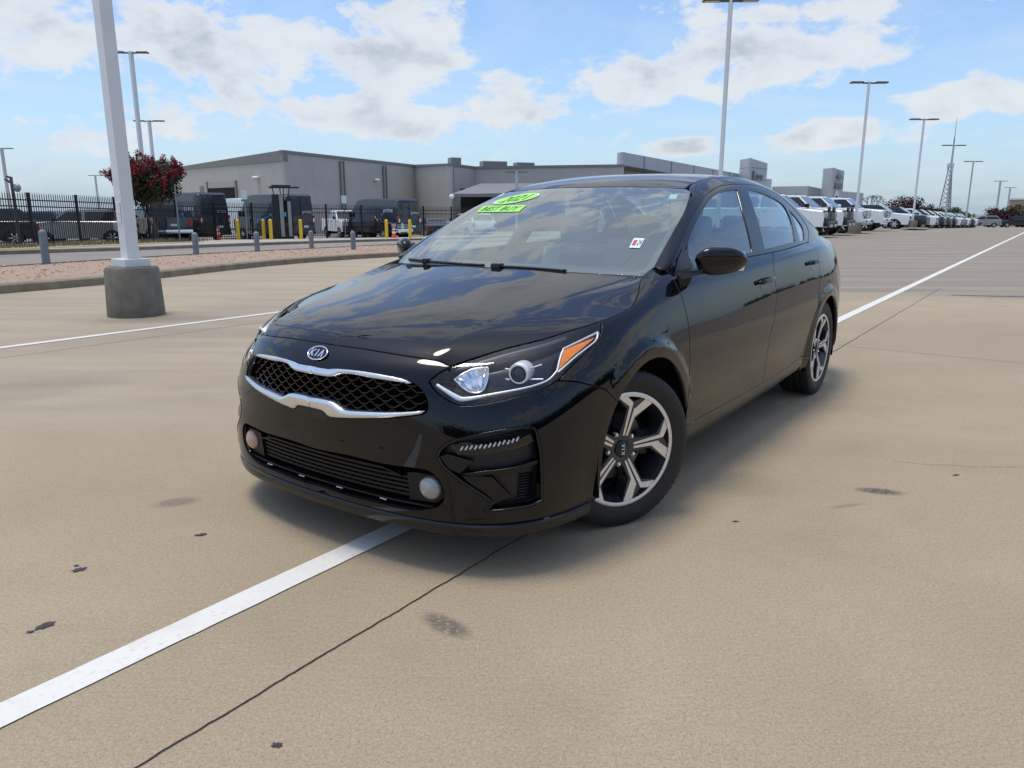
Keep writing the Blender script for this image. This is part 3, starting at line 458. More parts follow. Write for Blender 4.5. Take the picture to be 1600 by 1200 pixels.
 'quarter_panel': dict(patch='SIDE', loop=[[3.8484,.815],[3.8786,.8182],[3.9089,.8215],[3.9391,.8247],[3.9694,.8279],[3.9996,.8312],[4.0299,.8312],[4.0602,.8312],[4.0904,.8312],[4.1207,.8312],[4.1509,.8312],[4.1812,.8312],[4.2114,.8312],[4.2417,.8312],[4.272,.8312],[4.3022,.8312],[4.3325,.8312],[4.3627,.8312],[4.393,.8312],[4.4232,.8312],[4.4535,.8312],[4.4838,.8312],[4.514,.8312],[4.5443,.8312],[4.5745,.8312],[4.6048,.8312],[4.635,.8312],[4.6653,.8312],[4.6956,.8312],[4.7258,.8312],[4.7258,.7951],[4.7258,.7591],[4.7258,.723],[4.7258,.687],[4.7258,.6509],[4.7258,.6149],[4.7258,.5789],[4.7258,.5428],[4.7258,.5068],[4.7258,.4707],[4.7258,.4347],[4.697,.4308],[4.6687,.427],[4.6407,.4232],[4.6129,.4193],[4.5852,.4155],[4.5576,.4117],[4.5273,.4045],[4.4968,.3972],[4.4667,.3919],[4.4287,.3827],[4.394,.3753],[4.3803,.3876],[4.3666,.3992],[4.3524,.4101],[4.3377,.4202],[4.3226,.4293],[4.3071,.4376],[4.2914,.4452],[4.2755,.452],[4.2595,.4581],[4.2434,.4635],[4.2274,.4681],[4.2114,.472],[4.1956,.4752],[4.18,.4776],[4.1646,.4792],[4.1495,.4801],[4.1328,.4802],[4.1122,.4795],[4.0922,.478],[4.0726,.4758],[4.0535,.4728],[4.035,.4691],[4.0169,.4646],[3.9994,.4593],[3.9823,.4532],[3.9659,.4465],[3.95,.439],[3.9347,.4307],[3.92,.4217],[3.9059,.4116],[3.8925,.4008],[3.8798,.3893],[3.8675,.3771],[3.8557,.3643],[3.8448,.3507],[3.8346,.3365],[3.8254,.3218],[3.817,.307],[3.8096,.2924],[3.8031,.2773],[3.7977,.2616],[3.7932,.2454],[3.7897,.2286],[3.7873,.2113],[3.7857,.1949],[3.7851,.1776],[3.7861,.159],[3.7539,.1663],[3.722,.1734],[3.6859,.1797],[3.6511,.1857],[3.6827,.2012],[3.7135,.2164],[3.7165,.2389],[3.7208,.2604],[3.7265,.281],[3.7335,.3009],[3.7418,.3207],[3.7514,.3409],[3.7622,.3604],[3.7743,.3791],[3.7875,.3972],[3.8019,.4145],[3.8174,.4306],[3.8339,.4454],[3.8513,.4592],[3.8823,.6183],[3.894,.6409],[3.9056,.6628],[3.9173,.6864],[3.9226,.7144],[3.9275,.7587],[3.9327,.7889],[3.8904,.8016]], holes=[]),
 'rear_bumper': dict(patch='SIDE', loop=[[4.394,.3753],[4.4287,.3827],[4.4667,.3919],[4.4968,.3972],[4.5273,.4045],[4.5576,.4117],[4.5852,.4155],[4.6129,.4193],[4.6407,.4232],[4.6687,.427],[4.697,.4308],[4.7258,.4347],[4.7501,.4347],[4.7743,.4347],[4.7986,.4347],[4.8228,.4347],[4.8471,.4347],[4.8714,.4347],[4.8956,.4347],[4.9199,.4347],[4.9441,.4347],[4.9684,.4347],[4.9926,.4347],[5.0169,.4347],[5.0411,.4347],[5.0654,.4347],[5.0897,.4347],[5.1139,.4347],[5.1382,.4347],[5.1624,.4347],[5.1867,.4347],[5.2109,.4347],[5.2352,.4347],[5.2595,.4347],[5.2837,.4347],[5.308,.4347],[5.3322,.4347],[5.3565,.4347],[5.3807,.4347],[5.405,.4347],[5.4293,.4347],[5.4535,.4347],[5.4778,.4347],[5.502,.4347],[5.5263,.4347],[5.5505,.4347],[5.5748,.4347],[5.5991,.4347],[5.6233,.4347],[5.6476,.4347],[5.6718,.4347],[5.6718,.3903],[5.6718,.346],[5.6718,.3016],[5.6718,.2573],[5.6718,.2129],[5.6718,.1686],[5.6718,.1242],[5.6718,.0799],[5.6718,.0355],[5.6404,.0355],[5.609,.0355],[5.5776,.0355],[5.5462,.0355],[5.5148,.0355],[5.4834,.0355],[5.452,.0355],[5.4206,.0355],[5.3892,.0355],[5.3578,.0355],[5.3264,.0355],[5.295,.0355],[5.2636,.0355],[5.2322,.0355],[5.2008,.0355],[5.1694,.0355],[5.138,.0355],[5.1066,.0355],[5.0752,.0355],[5.0438,.0355],[5.0124,.0355],[4.981,.0355],[4.9496,.0355],[4.9182,.0355],[4.8868,.0355],[4.8554,.0355],[4.824,.0355],[4.7926,.0355],[4.7612,.0355],[4.7298,.0355],[4.6984,.0355],[4.667,.0355],[4.6356,.0355],[4.6042,.0355],[4.5728,.0355],[4.5414,.0355],[4.51,.0355],[4.4786,.0355],[4.4472,.0355],[4.4472,.0544],[4.4557,.0628],[4.4633,.0676],[4.47,.0756],[4.4756,.0858],[4.4802,.0981],[4.4856,.1248],[4.4873,.1438],[4.4878,.1625],[4.4869,.1802],[4.4851,.1969],[4.4824,.2129],[4.4783,.23],[4.4737,.2464],[4.4683,.2622],[4.4619,.2775],[4.4546,.2923],[4.4464,.3066],[4.4374,.321],[4.4275,.3355],[4.4169,.3494],[4.4055,.3627]], holes=[]),
 'tail_light': dict(patch='SIDE', loop=[[4.7258,.6741],[4.7618,.6741],[4.7977,.6741],[4.8337,.6741],[4.8696,.6741],[4.9056,.6741],[4.9415,.6741],[4.9774,.6741],[5.0134,.6741],[5.0493,.6741],[5.0853,.6741],[5.1212,.6741],[5.1572,.6741],[5.1931,.6741],[5.1931,.6399],[5.1931,.6057],[5.1931,.5715],[5.1931,.5373],[5.1931,.5031],[5.1931,.4689],[5.1931,.4347],[5.1572,.4347],[5.1212,.4347],[5.0853,.4347],[5.0493,.4347],[5.0134,.4347],[4.9774,.4347],[4.9415,.4347],[4.9056,.4347],[4.8696,.4347],[4.8337,.4347],[4.7977,.4347],[4.7618,.4347],[4.7258,.4347],[4.7258,.4689],[4.7258,.5031],[4.7258,.5373],[4.7258,.5715],[4.7258,.6057],[4.7258,.6399]], holes=[]),
 'rear_corner': dict(patch='SIDE', loop=[[4.7258,.8312],[4.7618,.8312],[4.7977,.8312],[4.8337,.8312],[4.8696,.8312],[4.9056,.8312],[4.9415,.8312],[4.9774,.8312],[5.0134,.8312],[5.0493,.8312],[5.0853,.8312],[5.1212,.8312],[5.1572,.8312],[5.1931,.8312],[5.1931,.8087],[5.1931,.7863],[5.1931,.7638],[5.1931,.7414],[5.1931,.719],[5.1931,.6965],[5.1931,.6741],[5.1572,.6741],[5.1212,.6741],[5.0853,.6741],[5.0493,.6741],[5.0134,.6741],[4.9774,.6741],[4.9415,.6741],[4.9056,.6741],[4.8696,.6741],[4.8337,.6741],[4.7977,.6741],[4.7618,.6741],[4.7258,.6741],[4.7258,.6965],[4.7258,.719],[4.7258,.7414],[4.7258,.7638],[4.7258,.7863],[4.7258,.8087]], holes=[]),
 'trunk_face': dict(patch='SIDE', loop=[[5.1931,.8312],[5.23,.8312],[5.2668,.8312],[5.3036,.8312],[5.3404,.8312],[5.3773,.8312],[5.4141,.8312],[5.4509,.8312],[5.4877,.8312],[5.5245,.8312],[5.5614,.8312],[5.5982,.8312],[5.635,.8312],[5.6718,.8312],[5.6718,.7951],[5.6718,.7591],[5.6718,.723],[5.6718,.687],[5.6718,.6509],[5.6718,.6149],[5.6718,.5789],[5.6718,.5428],[5.6718,.5068],[5.6718,.4707],[5.6718,.4347],[5.635,.4347],[5.5982,.4347],[5.5614,.4347],[5.5245,.4347],[5.4877,.4347],[5.4509,.4347],[5.4141,.4347],[5.3773,.4347],[5.3404,.4347],[5.3036,.4347],[5.2668,.4347],[5.23,.4347],[5.1931,.4347],[5.1931,.4707],[5.1931,.5068],[5.1931,.5428],[5.1931,.5789],[5.1931,.6149],[5.1931,.6509],[5.1931,.687],[5.1931,.723],[5.1931,.7591],[5.1931,.7951]], holes=[]),
 'hood': dict(patch='HOOD', loop=[[.0,.0843],[.0263,.0842],[.048,.0842],[.0698,.084],[.0905,.0839],[.1169,.0836],[.1435,.0833],[.1689,.083],[.1935,.0821],[.2187,.0807],[.2457,.079],[.2733,.0773],[.2985,.076],[.3191,.075],[.3443,.0739],[.374,.0728],[.3905,.0723],[.4083,.0717],[.4272,.0712],[.4471,.0707],[.4677,.0702],[.4884,.0697],[.5134,.0684],[.5417,.0668],[.5634,.0651],[.5844,.0665],[.6091,.0678],[.6366,.0665],[.6578,.0646],[.6729,.0855],[.6794,.096],[.6894,.1236],[.6974,.1513],[.7023,.1798],[.7039,.2061],[.7062,.2342],[.7099,.2604],[.7123,.2894],[.7133,.3163],[.7119,.345],[.7104,.3734],[.7094,.4011],[.7093,.4299],[.7098,.4581],[.7101,.4823],[.7102,.5022],[.7103,.528],[.7101,.5497],[.7102,.5706],[.7104,.594],[.7103,.617],[.7101,.6452],[.71,.6605],[.71,.6759],[.7101,.7057],[.7101,.7192],[.7099,.7373],[.7089,.7572],[.7078,.7777],[.7067,.798],[.7055,.8183],[.7041,.8392],[.7026,.8606],[.7011,.8825],[.6992,.9057],[.697,.9304],[.6944,.9551],[.6916,.9788],[.6882,1.0048],[.6829,1.035],[.6741,1.0661],[.6601,1.0934],[.6289,1.1085],[.6314,1.0964],[.5472,1.138],[.5275,1.1381],[.4997,1.139],[.47,1.1403],[.4418,1.1413],[.4128,1.1426],[.3841,1.1441],[.3562,1.1459],[.3295,1.1483],[.3052,1.1509],[.2765,1.1534],[.251,1.155],[.2218,1.1561],[.2007,1.1564],[.1768,1.1564],[.1514,1.1561],[.1262,1.1554],[.1015,1.1546],[.0778,1.1536],[.0555,1.1526],[.0258,1.1512],[.0025,1.1501],[.0,1.0938],[.0,1.0377],[.0,.9816],[.0,.9256],[.0,.8695],[.0,.8134],[.0,.7573],[.0,.7012],[.0,.6452],[.0,.5891],[.0,.533],[.0,.4769],[.0,.4208],[.0,.3647],[.0,.3087],[.0,.2526],[.0,.1965],[.0,.1404]], holes=[]),
 'windshield': dict(patch='GLASS', loop=[[.0,1.0067],[.0263,1.0069],[.0542,1.0073],[.0695,1.0076],[.0854,1.0079],[.1016,1.0081],[.1178,1.0083],[.1339,1.0085],[.1496,1.0085],[.1788,1.0083],[.2057,1.0076],[.2323,1.0065],[.2585,1.0052],[.2842,1.0037],[.3093,1.0022],[.334,1.0007],[.3585,.9992],[.3834,.9978],[.4087,.9964],[.4346,.9948],[.4614,.993],[.4879,.991],[.5166,.9872],[.5419,.9831],[.5715,.9785],[.5972,.9739],[.6254,.9685],[.6325,.9674],[.6481,.9474],[.6602,.9289],[.6588,.9116],[.6575,.8906],[.6564,.867],[.6557,.8415],[.6557,.8148],[.6562,.7874],[.6571,.7599],[.6584,.733],[.6598,.7074],[.6611,.6837],[.6621,.6624],[.6627,.6414],[.663,.6211],[.663,.6013],[.6628,.5822],[.6625,.5636],[.662,.5453],[.6615,.5273],[.661,.5096],[.6606,.492],[.6603,.4746],[.66,.4573],[.6598,.4401],[.6595,.423],[.6592,.4061],[.659,.3895],[.6588,.3732],[.6587,.357],[.6587,.3411],[.6587,.3254],[.659,.2955],[.6593,.28],[.6597,.2639],[.6602,.2476],[.6608,.2313],[.6615,.2154],[.6623,.1999],[.6639,.1715],[.6653,.1485],[.6658,.14],[.6613,.1201],[.6584,.1055],[.6556,.0893],[.6523,.0726],[.6483,.0586],[.6457,.055],[.6207,.056],[.5908,.0574],[.5614,.0585],[.5349,.0605],[.5111,.0642],[.4873,.0681],[.4605,.0711],[.4338,.0741],[.408,.077],[.3832,.0798],[.3596,.0823],[.3365,.0848],[.3115,.0875],[.2858,.0902],[.2593,.0928],[.2324,.0952],[.2051,.0973],[.178,.0988],[.1506,.0998],[.1305,.1001],[.1091,.1002],[.0871,.1001],[.065,.0998],[.0436,.0993],[.014,.0985],[.0,.0979],[.0,.1458],[.0,.1936],[.0,.2414],[.0,.2892],[.0,.3371],[.0,.3849],[.0,.4327],[.0,.4806],[.0,.5284],[.0,.5762],[.0,.624],[.0,.6719],[.0,.7197],[.0,.7675],[.0,.8153],[.0,.8632],[.0,.911],[.0,.9588]], holes=[]),
 'roof': dict(patch='ROOF', loop=[[.0,.1441],[.0237,.1443],[.0474,.1446],[.0738,.1449],[.101,.145],[.1274,.1448],[.1514,.1442],[.1735,.1431],[.1954,.1416],[.2172,.1397],[.239,.1376],[.2608,.1352],[.2829,.1328],[.3055,.1302],[.3285,.1273],[.3565,.1224],[.386,.1172],[.4063,.1137],[.4269,.1103],[.4513,.106],[.4802,.0985],[.5029,.0936],[.5207,.0897],[.5256,.0882],[.5296,.1121],[.5336,.136],[.5376,.1599],[.5415,.1838],[.5455,.2076],[.5455,.2315],[.5455,.2554],[.5455,.2793],[.5455,.3032],[.5455,.3271],[.5455,.3509],[.5455,.3748],[.5455,.3987],[.5455,.4226],[.5455,.4465],[.5455,.4704],[.5455,.4942],[.5455,.5181],[.5455,.542],[.5455,.5659],[.5455,.5898],[.5455,.6136],[.5455,.6375],[.5455,.6614],[.5455,.6853],[.5455,.7092],[.5455,.7331],[.5455,.7569],[.5455,.7808],[.5455,.8047],[.5455,.8286],[.5455,.8525],[.5455,.8763],[.5455,.9002],[.5455,.9241],[.5455,.948],[.5455,.9719],[.5455,.9958],[.5455,1.0196],[.5455,1.0435],[.5455,1.0674],[.5455,1.0913],[.5455,1.1152],[.5455,1.1391],[.5455,1.1629],[.5455,1.1868],[.5455,1.2107],[.5455,1.2346],[.5455,1.2585],[.5455,1.2823],[.5455,1.3062],[.5455,1.3301],[.5455,1.354],[.5455,1.3779],[.5455,1.4018],[.5455,1.4256],[.5455,1.4495],[.5455,1.4734],[.5455,1.4973],[.5168,1.4973],[.4881,1.4972],[.4594,1.4972],[.4307,1.4972],[.402,1.4972],[.3732,1.4972],[.3445,1.4972],[.3158,1.4971],[.2871,1.4971],[.2584,1.4971],[.2297,1.4971],[.201,1.4971],[.1723,1.4971],[.1436,1.497],[.1148,1.497],[.0861,1.497],[.0574,1.497],[.0287,1.497],[.0,1.497],[.0,1.4623],[.0,1.4276],[.0,1.3929],[.0,1.3582],[.0,1.3235],[.0,1.2888],[.0,1.2541],[.0,1.2194],[.0,1.1848],[.0,1.1501],[.0,1.1154],[.0,1.0807],[.0,1.046],[.0,1.0113],[.0,.9766],[.0,.9419],[.0,.9073],[.0,.8726],[.0,.8379],[.0,.8032],[.0,.7685],[.0,.7338],[.0,.6991],[.0,.6644],[.0,.6298],[.0,.5951],[.0,.5604],[.0,.5257],[.0,.491],[.0,.4563],[.0,.4216],[.0,.3869],[.0,.3523],[.0,.3176],[.0,.2829],[.0,.2482],[.0,.2135],[.0,.1788]], holes=[]),
 'pillar_frame': dict(patch='GREEN', loop=[[.063,.395],[.0907,.3988],[.1168,.4019],[.1464,.4048],[.1619,.4059],[.1776,.4068],[.193,.4075],[.2213,.4082],[.2502,.4081],[.2798,.4073],[.2949,.4067],[.3102,.406],[.3256,.4052],[.3413,.4044],[.3572,.4036],[.3734,.4028],[.3898,.4021],[.4064,.4012],[.4234,.4004],[.4406,.3995],[.458,.3986],[.4757,.3978],[.4937,.3971],[.5119,.3965],[.5305,.3961],[.5494,.3958],[.5716,.3955],[.5961,.3952],[.6228,.3949],[.6478,.3947],[.6717,.3945],[.6965,.394],[.7218,.393],[.7466,.3913],[.7685,.3895],[.7936,.3973],[.8111,.4109],[.8468,.4164],[.9111,.4124],[.9418,.4124],[.9725,.4124],[1.0033,.4124],[1.034,.4124],[1.0648,.4124],[1.0955,.4124],[1.1263,.4124],[1.157,.4124],[1.1877,.4124],[1.2185,.4124],[1.2492,.4124],[1.28,.4124],[1.3107,.4124],[1.3414,.4124],[1.3722,.4124],[1.4029,.4124],[1.4337,.4124],[1.4644,.4124],[1.4951,.4124],[1.5259,.4124],[1.5566,.4124],[1.5874,.4124],[1.6181,.4124],[1.6489,.4124],[1.6796,.4124],[1.7103,.4124],[1.7411,.4124],[1.7718,.4124],[1.8026,.4124],[1.8333,.4124],[1.864,.4124],[1.8948,.4124],[1.9255,.4124],[1.9563,.4124],[1.987,.4124],[2.0177,.4124],[2.0485,.4124],[2.0792,.4124],[2.11,.4124],[2.1407,.4124],[2.1715,.4124],[2.2022,.4124],[2.2329,.4124],[2.2637,.4124],[2.2944,.4124],[2.3252,.4124],[2.3559,.4124],[2.3866,.4124],[2.4174,.4124],[2.4481,.4124],[2.4789,.4124],[2.5096,.4124],[2.5403,.4124],[2.5711,.4124],[2.6018,.4124],[2.6326,.4124],[2.6633,.4124],[2.6941,.4124],[2.7248,.4124],[2.7555,.4124],[2.7863,.4124],[2.817,.4124],[2.8478,.4124],[2.8785,.4124],[2.9092,.4124],[2.94,.4124],[2.9707,.4124],[3.0015,.4124],[3.0322,.4124],[3.0322,.3422],[3.0322,.272],[3.0322,.2018],[3.0322,.1316],[3.0322,.0614],[3.0011,.0614],[2.9699,.0614],[2.9388,.0614],[2.9076,.0614],[2.8765,.0614],[2.8453,.0614],[2.8142,.0614],[2.7831,.0614],[2.7519,.0614],[2.7208,.0614],[2.6896,.0614],[2.6585,.0614],[2.6273,.0614],[2.5962,.0614],[2.565,.0614],[2.5339,.0614],[2.5028,.0614],[2.4716,.0614],[2.4405,.0614],[2.4093,.0614],[2.3782,.0614],[2.347,.0614],[2.3159,.0614],[2.3159,.0777],[2.3388,.0859],[2.373,.0978],[2.4112,.1125],[2.4456,.1285],[2.4683,.1435],[2.4784,.1583],[2.4787,.1722],[2.4724,.1851],[2.462,.1971],[2.4511,.2068],[2.437,.217],[2.4206,.2276],[2.4026,.2388],[2.3838,.2496],[2.3649,.2561],[2.3473,.2629],[2.3289,.271],[2.3103,.2793],[2.2916,.2867],[2.2731,.293],[2.255,.2985],[2.2336,.3034],[2.213,.3076],[2.1917,.3114],[2.1702,.3151],[2.1484,.3186],[2.1261,.3218],[2.103,.3247],[2.0787,.3273],[2.0531,.3293],[2.0281,.3309],[2.0015,.3323],[1.9741,.3336],[1.9461,.3349],[1.9178,.3362],[1.8894,.3373],[1.861,.3382],[1.833,.3388],[1.8014,.3387],[1.7674,.3379],[1.7324,.3367],[1.6975,.3354],[1.6635,.3342],[1.6312,.3332],[1.6012,.3326],[1.5666,.3319],[1.5306,.331],[1.4948,.3302],[1.4641,.3296],[1.4331,.3294],[1.4023,.3294],[1.3712,.3297],[1.3402,.3301],[1.3094,.3305],[1.2782,.3307],[1.2408,.3312],[1.2042,.3318],[1.168,.3322],[1.1316,.332],[1.101,.3315],[1.0698,.3309],[1.0385,.3302],[1.0074,.3296],[.9768,.329],[.9384,.3281],[.8975,.3273],[.8637,.3268],[.8348,.327],[.8137,.3277],[.7892,.3291],[.7629,.331],[.735,.3328],[.7084,.3346],[.6836,.3363],[.6607,.3379],[.6399,.3392],[.6178,.3402],[.597,.341],[.5762,.3416],[.5555,.3421],[.5349,.3424],[.5146,.3426],[.4946,.3427],[.4749,.3426],[.4557,.3425],[.437,.3422],[.419,.342],[.4018,.3417],[.3831,.3414],[.3644,.3411],[.3459,.3407],[.3274,.3403],[.3091,.3398],[.2909,.3391],[.2731,.3382],[.2556,.3369],[.2387,.3351],[.2218,.3327],[.2047,.3295],[.1881,.3254],[.1725,.3201],[.1585,.3129],[.1472,.2598],[.1373,.2377],[.1289,.2132],[.1223,.1934],[.1167,.1564],[.1141,.1109],[.1115,.0879],[.1093,.0767],[.1025,.0881],[.0925,.1134],[.0809,.1734],[.0722,.2871],[.0636,.3256],[.061,.3465],[.0607,.3672],[.0617,.3849]], holes=[]),
 'window_trim': dict(patch='GREEN', loop=[[.1093,.0767],[.1115,.0879],[.1141,.1109],[.1167,.1564],[.1223,.1934],[.1289,.2132],[.1373,.2377],[.1472,.2598],[.1585,.3129],[.1725,.3201],[.1881,.3254],[.2047,.3295],[.2218,.3327],[.2387,.3351],[.2556,.3369],[.2731,.3382],[.2909,.3391],[.3091,.3398],[.3274,.3403],[.3459,.3407],[.3644,.3411],[.3831,.3414],[.4018,.3417],[.419,.342],[.437,.3422],[.4557,.3425],[.4749,.3426],[.4946,.3427],[.5146,.3426],[.5349,.3424],[.5555,.3421],[.5762,.3416],[.597,.341],[.6178,.3402],[.6399,.3392],[.6607,.3379],[.6836,.3363],[.7084,.3346],[.735,.3328],[.7629,.331],[.7892,.3291],[.8137,.3277],[.8348,.327],[.8637,.3268],[.8975,.3273],[.9384,.3281],[.9768,.329],[1.0074,.3296],[1.0385,.3302],[1.0698,.3309],[1.101,.3315],[1.1316,.332],[1.168,.3322],[1.2042,.3318],[1.2408,.3312],[1.2782,.3307],[1.3094,.3305],[1.3402,.3301],[1.3712,.3297],[1.4023,.3294],[1.4331,.3294],[1.4641,.3296],[1.4948,.3302],[1.5306,.331],[1.5666,.3319],[1.6012,.3326],[1.6312,.3332],[1.6635,.3342],[1.6975,.3354],[1.7324,.3367],[1.7674,.3379],[1.8014,.3387],[1.833,.3388],[1.861,.3382],[1.8894,.3373],[1.9178,.3362],[1.9461,.3349],[1.9741,.3336],[2.0015,.3323],[2.0281,.3309],[2.0531,.3293],[2.0787,.3273],[2.103,.3247],[2.1261,.3218],[2.1484,.3186],[2.1702,.3151],[2.1917,.3114],[2.213,.3076],[2.2336,.3034],[2.255,.2985],[2.2731,.293],[2.2916,.2867],[2.3103,.2793],[2.3289,.271],[2.3473,.2629],[2.3649,.2561],[2.3838,.2496],[2.4026,.2388],[2.4206,.2276],[2.437,.217],[2.4511,.2068],[2.462,.1971],[2.4724,.1851],[2.4787,.1722],[2.4784,.1583],[2.4683,.1435],[2.4456,.1285],[2.4112,.1125],[2.373,.0978],[2.3388,.0859],[2.3159,.0777],[2.2763,.0782],[2.2233,.0788],[2.1612,.0792],[2.0975,.0795],[2.034,.0798],[1.9724,.0798],[1.9136,.0798],[1.8586,.0798],[1.8083,.0798],[1.7637,.0798],[1.7257,.0798],[1.6838,.0801],[1.6428,.0805],[1.602,.081],[1.5613,.0815],[1.5202,.0821],[1.4829,.0826],[1.4486,.083],[1.4192,.0833],[1.3882,.0837],[1.3561,.0841],[1.3235,.0845],[1.2903,.085],[1.2565,.0854],[1.2235,.0859],[1.1915,.0863],[1.1606,.0866],[1.1311,.0869],[1.1071,.087],[1.0821,.0872],[1.0562,.0873],[1.0295,.0874],[1.0018,.0874],[.973,.0875],[.9425,.0875],[.9099,.0875],[.8757,.0875],[.8529,.0875],[.8264,.0876],[.7968,.0876],[.7664,.0877],[.7361,.0878],[.7086,.0879],[.684,.0881],[.6584,.0883],[.6338,.0885],[.6045,.0888],[.5763,.0891],[.5493,.0894],[.5233,.0897],[.4983,.09],[.4743,.0904],[.4513,.0907],[.4294,.091],[.4088,.0913],[.3896,.0915],[.3719,.0916],[.3473,.0917],[.3227,.0917],[.298,.0914],[.2736,.0909],[.2496,.0902],[.2265,.0891],[.2029,.0874],[.1787,.0852],[.1559,.0826],[.1363,.0801],[.1204,.0781]], holes=[[[1.3594,.299],[1.3365,.2989],[1.3053,.2992],[1.2676,.2997],[1.2279,.3004],[1.1895,.3014],[1.1548,.3024],[1.126,.3032],[1.0923,.3034],[1.0586,.3031],[1.025,.3025],[.9916,.3018],[.9558,.301],[.9172,.3001],[.8764,.2993],[.8503,.2986],[.8292,.2985],[.8035,.299],[.7749,.3001],[.7448,.3015],[.7156,.3028],[.6888,.3041],[.6646,.3053],[.6433,.3063],[.6217,.3072],[.5988,.308],[.577,.3085],[.5562,.3089],[.5364,.3091],[.5179,.3091],[.5007,.3088],[.4849,.3084],[.4647,.3077],[.4447,.3068],[.4254,.3052],[.4077,.3023],[.3922,.2969],[.3814,.2882],[.3721,.2476],[.3636,.2305],[.3488,.2045],[.3375,.1816],[.3331,.1678],[.3303,.1521],[.3288,.1354],[.3266,.1071],[.3253,.0982],[.3526,.0991],[.3698,.0996],[.3891,.1002],[.4101,.1008],[.4328,.1014],[.4569,.102],[.4822,.1026],[.5086,.1031],[.5361,.1036],[.5645,.104],[.5939,.1043],[.6244,.1046],[.6517,.1047],[.6778,.1048],[.7043,.1048],[.7344,.1048],[.7681,.1046],[.8024,.1044],[.8352,.1042],[.8635,.104],[.895,.1038],[.9327,.1037],[.9668,.1035],[.9983,.1033],[1.0277,.1032],[1.0551,.103],[1.0804,.1029],[1.1034,.1028],[1.1237,.1027],[1.1407,.1026],[1.1591,.1254],[1.178,.1467],[1.1953,.1658],[1.212,.1852],[1.23,.205],[1.2482,.2237],[1.263,.2387],[1.2714,.2472],[1.2898,.2571],[1.3091,.2674],[1.328,.2784],[1.353,.2945]],[[1.529,.2986],[1.5522,.2981],[1.5851,.2977],[1.6228,.2973],[1.6607,.2968],[1.6942,.2958],[1.7189,.2946],[1.7447,.2932],[1.7712,.2916],[1.7981,.2898],[1.825,.2881],[1.8516,.2863],[1.8772,.2844],[1.9044,.2824],[1.9333,.2803],[1.9629,.2782],[1.9919,.2759],[2.0192,.2734],[2.0432,.2704],[2.0622,.2668],[2.0778,.2613],[2.0857,.2548],[2.0882,.2483],[2.0857,.2243],[2.0835,.2149],[2.0795,.2054],[2.0739,.1961],[2.0589,.1778],[2.0409,.1608],[2.0173,.1426],[2.0047,.1332],[1.9819,.1159],[1.9663,.1036],[1.933,.1036],[1.8893,.1036],[1.8391,.1036],[1.786,.1036],[1.7331,.1036],[1.6827,.1036],[1.6367,.1036],[1.596,.1036],[1.5517,.1036],[1.5052,.1035],[1.4668,.1034],[1.4303,.1032],[1.397,.1031],[1.3691,.1029],[1.3483,.1028],[1.3622,.1225],[1.3776,.142],[1.396,.163],[1.4159,.1849],[1.4335,.2053],[1.4509,.2283],[1.4633,.246],[1.4825,.2618],[1.5016,.2778],[1.523,.2938]],[[2.1482,.2542],[2.1751,.247],[2.2016,.2356],[2.2159,.2298],[2.2434,.2186],[2.255,.2136],[2.2765,.2017],[2.2973,.1893],[2.306,.183],[2.3126,.1766],[2.3167,.1703],[2.3171,.1633],[2.3141,.1561],[2.3085,.1486],[2.2931,.1342],[2.2849,.1276],[2.2704,.1188],[2.2506,.1096],[2.2285,.1017],[2.2136,.0961],[2.1766,.097],[2.1288,.098],[2.0959,.0987],[2.1127,.1212],[2.1283,.143],[2.1433,.1688],[2.1544,.195],[2.1575,.2079],[2.1567,.2228],[2.149,.2514]]]),
 'front_glass': dict(patch='GREEN', loop=[[1.3594,.299],[1.3365,.2989],[1.3053,.2992],[1.2676,.2997],[1.2279,.3004],[1.1895,.3014],[1.1548,.3024],[1.126,.3032],[1.0923,.3034],[1.0586,.3031],[1.025,.3025],[.9916,.3018],[.9558,.301],[.9172,.3001],[.8764,.2993],[.8503,.2986],[.8292,.2985],[.8035,.299],[.7749,.3001],[.7448,.3015],[.7156,.3028],[.6888,.3041],[.6646,.3053],[.6433,.3063],[.6217,.3072],[.5988,.308],[.577,.3085],[.5562,.3089],[.5364,.3091],[.5179,.3091],[.5007,.3088],[.4849,.3084],[.4647,.3077],[.4447,.3068],[.4254,.3052],[.4077,.3023],[.3922,.2969],[.3814,.2882],[.3721,.2476],[.3636,.2305],[.3488,.2045],[.3375,.1816],[.3331,.1678],[.3303,.1521],[.3288,.1354],[.3266,.1071],[.3253,.0982],[.3526,.0991],[.3698,.0996],[.3891,.1002],[.4101,.1008],[.4328,.1014],[.4569,.102],[.4822,.1026],[.5086,.1031],[.5361,.1036],[.5645,.104],[.5939,.1043],[.6244,.1046],[.6517,.1047],[.6778,.1048],[.7043,.1048],[.7344,.1048],[.7681,.1046],[.8024,.1044],[.8352,.1042],[.8635,.104],[.895,.1038],[.9327,.1037],[.9668,.1035],[.9983,.1033],[1.0277,.1032],[1.0551,.103],[1.0804,.1029],[1.1034,.1028],[1.1237,.1027],[1.1407,.1026],[1.1591,.1254],[1.178,.1467],[1.1953,.1658],[1.212,.1852],[1.23,.205],[1.2482,.2237],[1.263,.2387],[1.2714,.2472],[1.2898,.2571],[1.3091,.2674],[1.328,.2784],[1.353,.2945]], holes=[]),
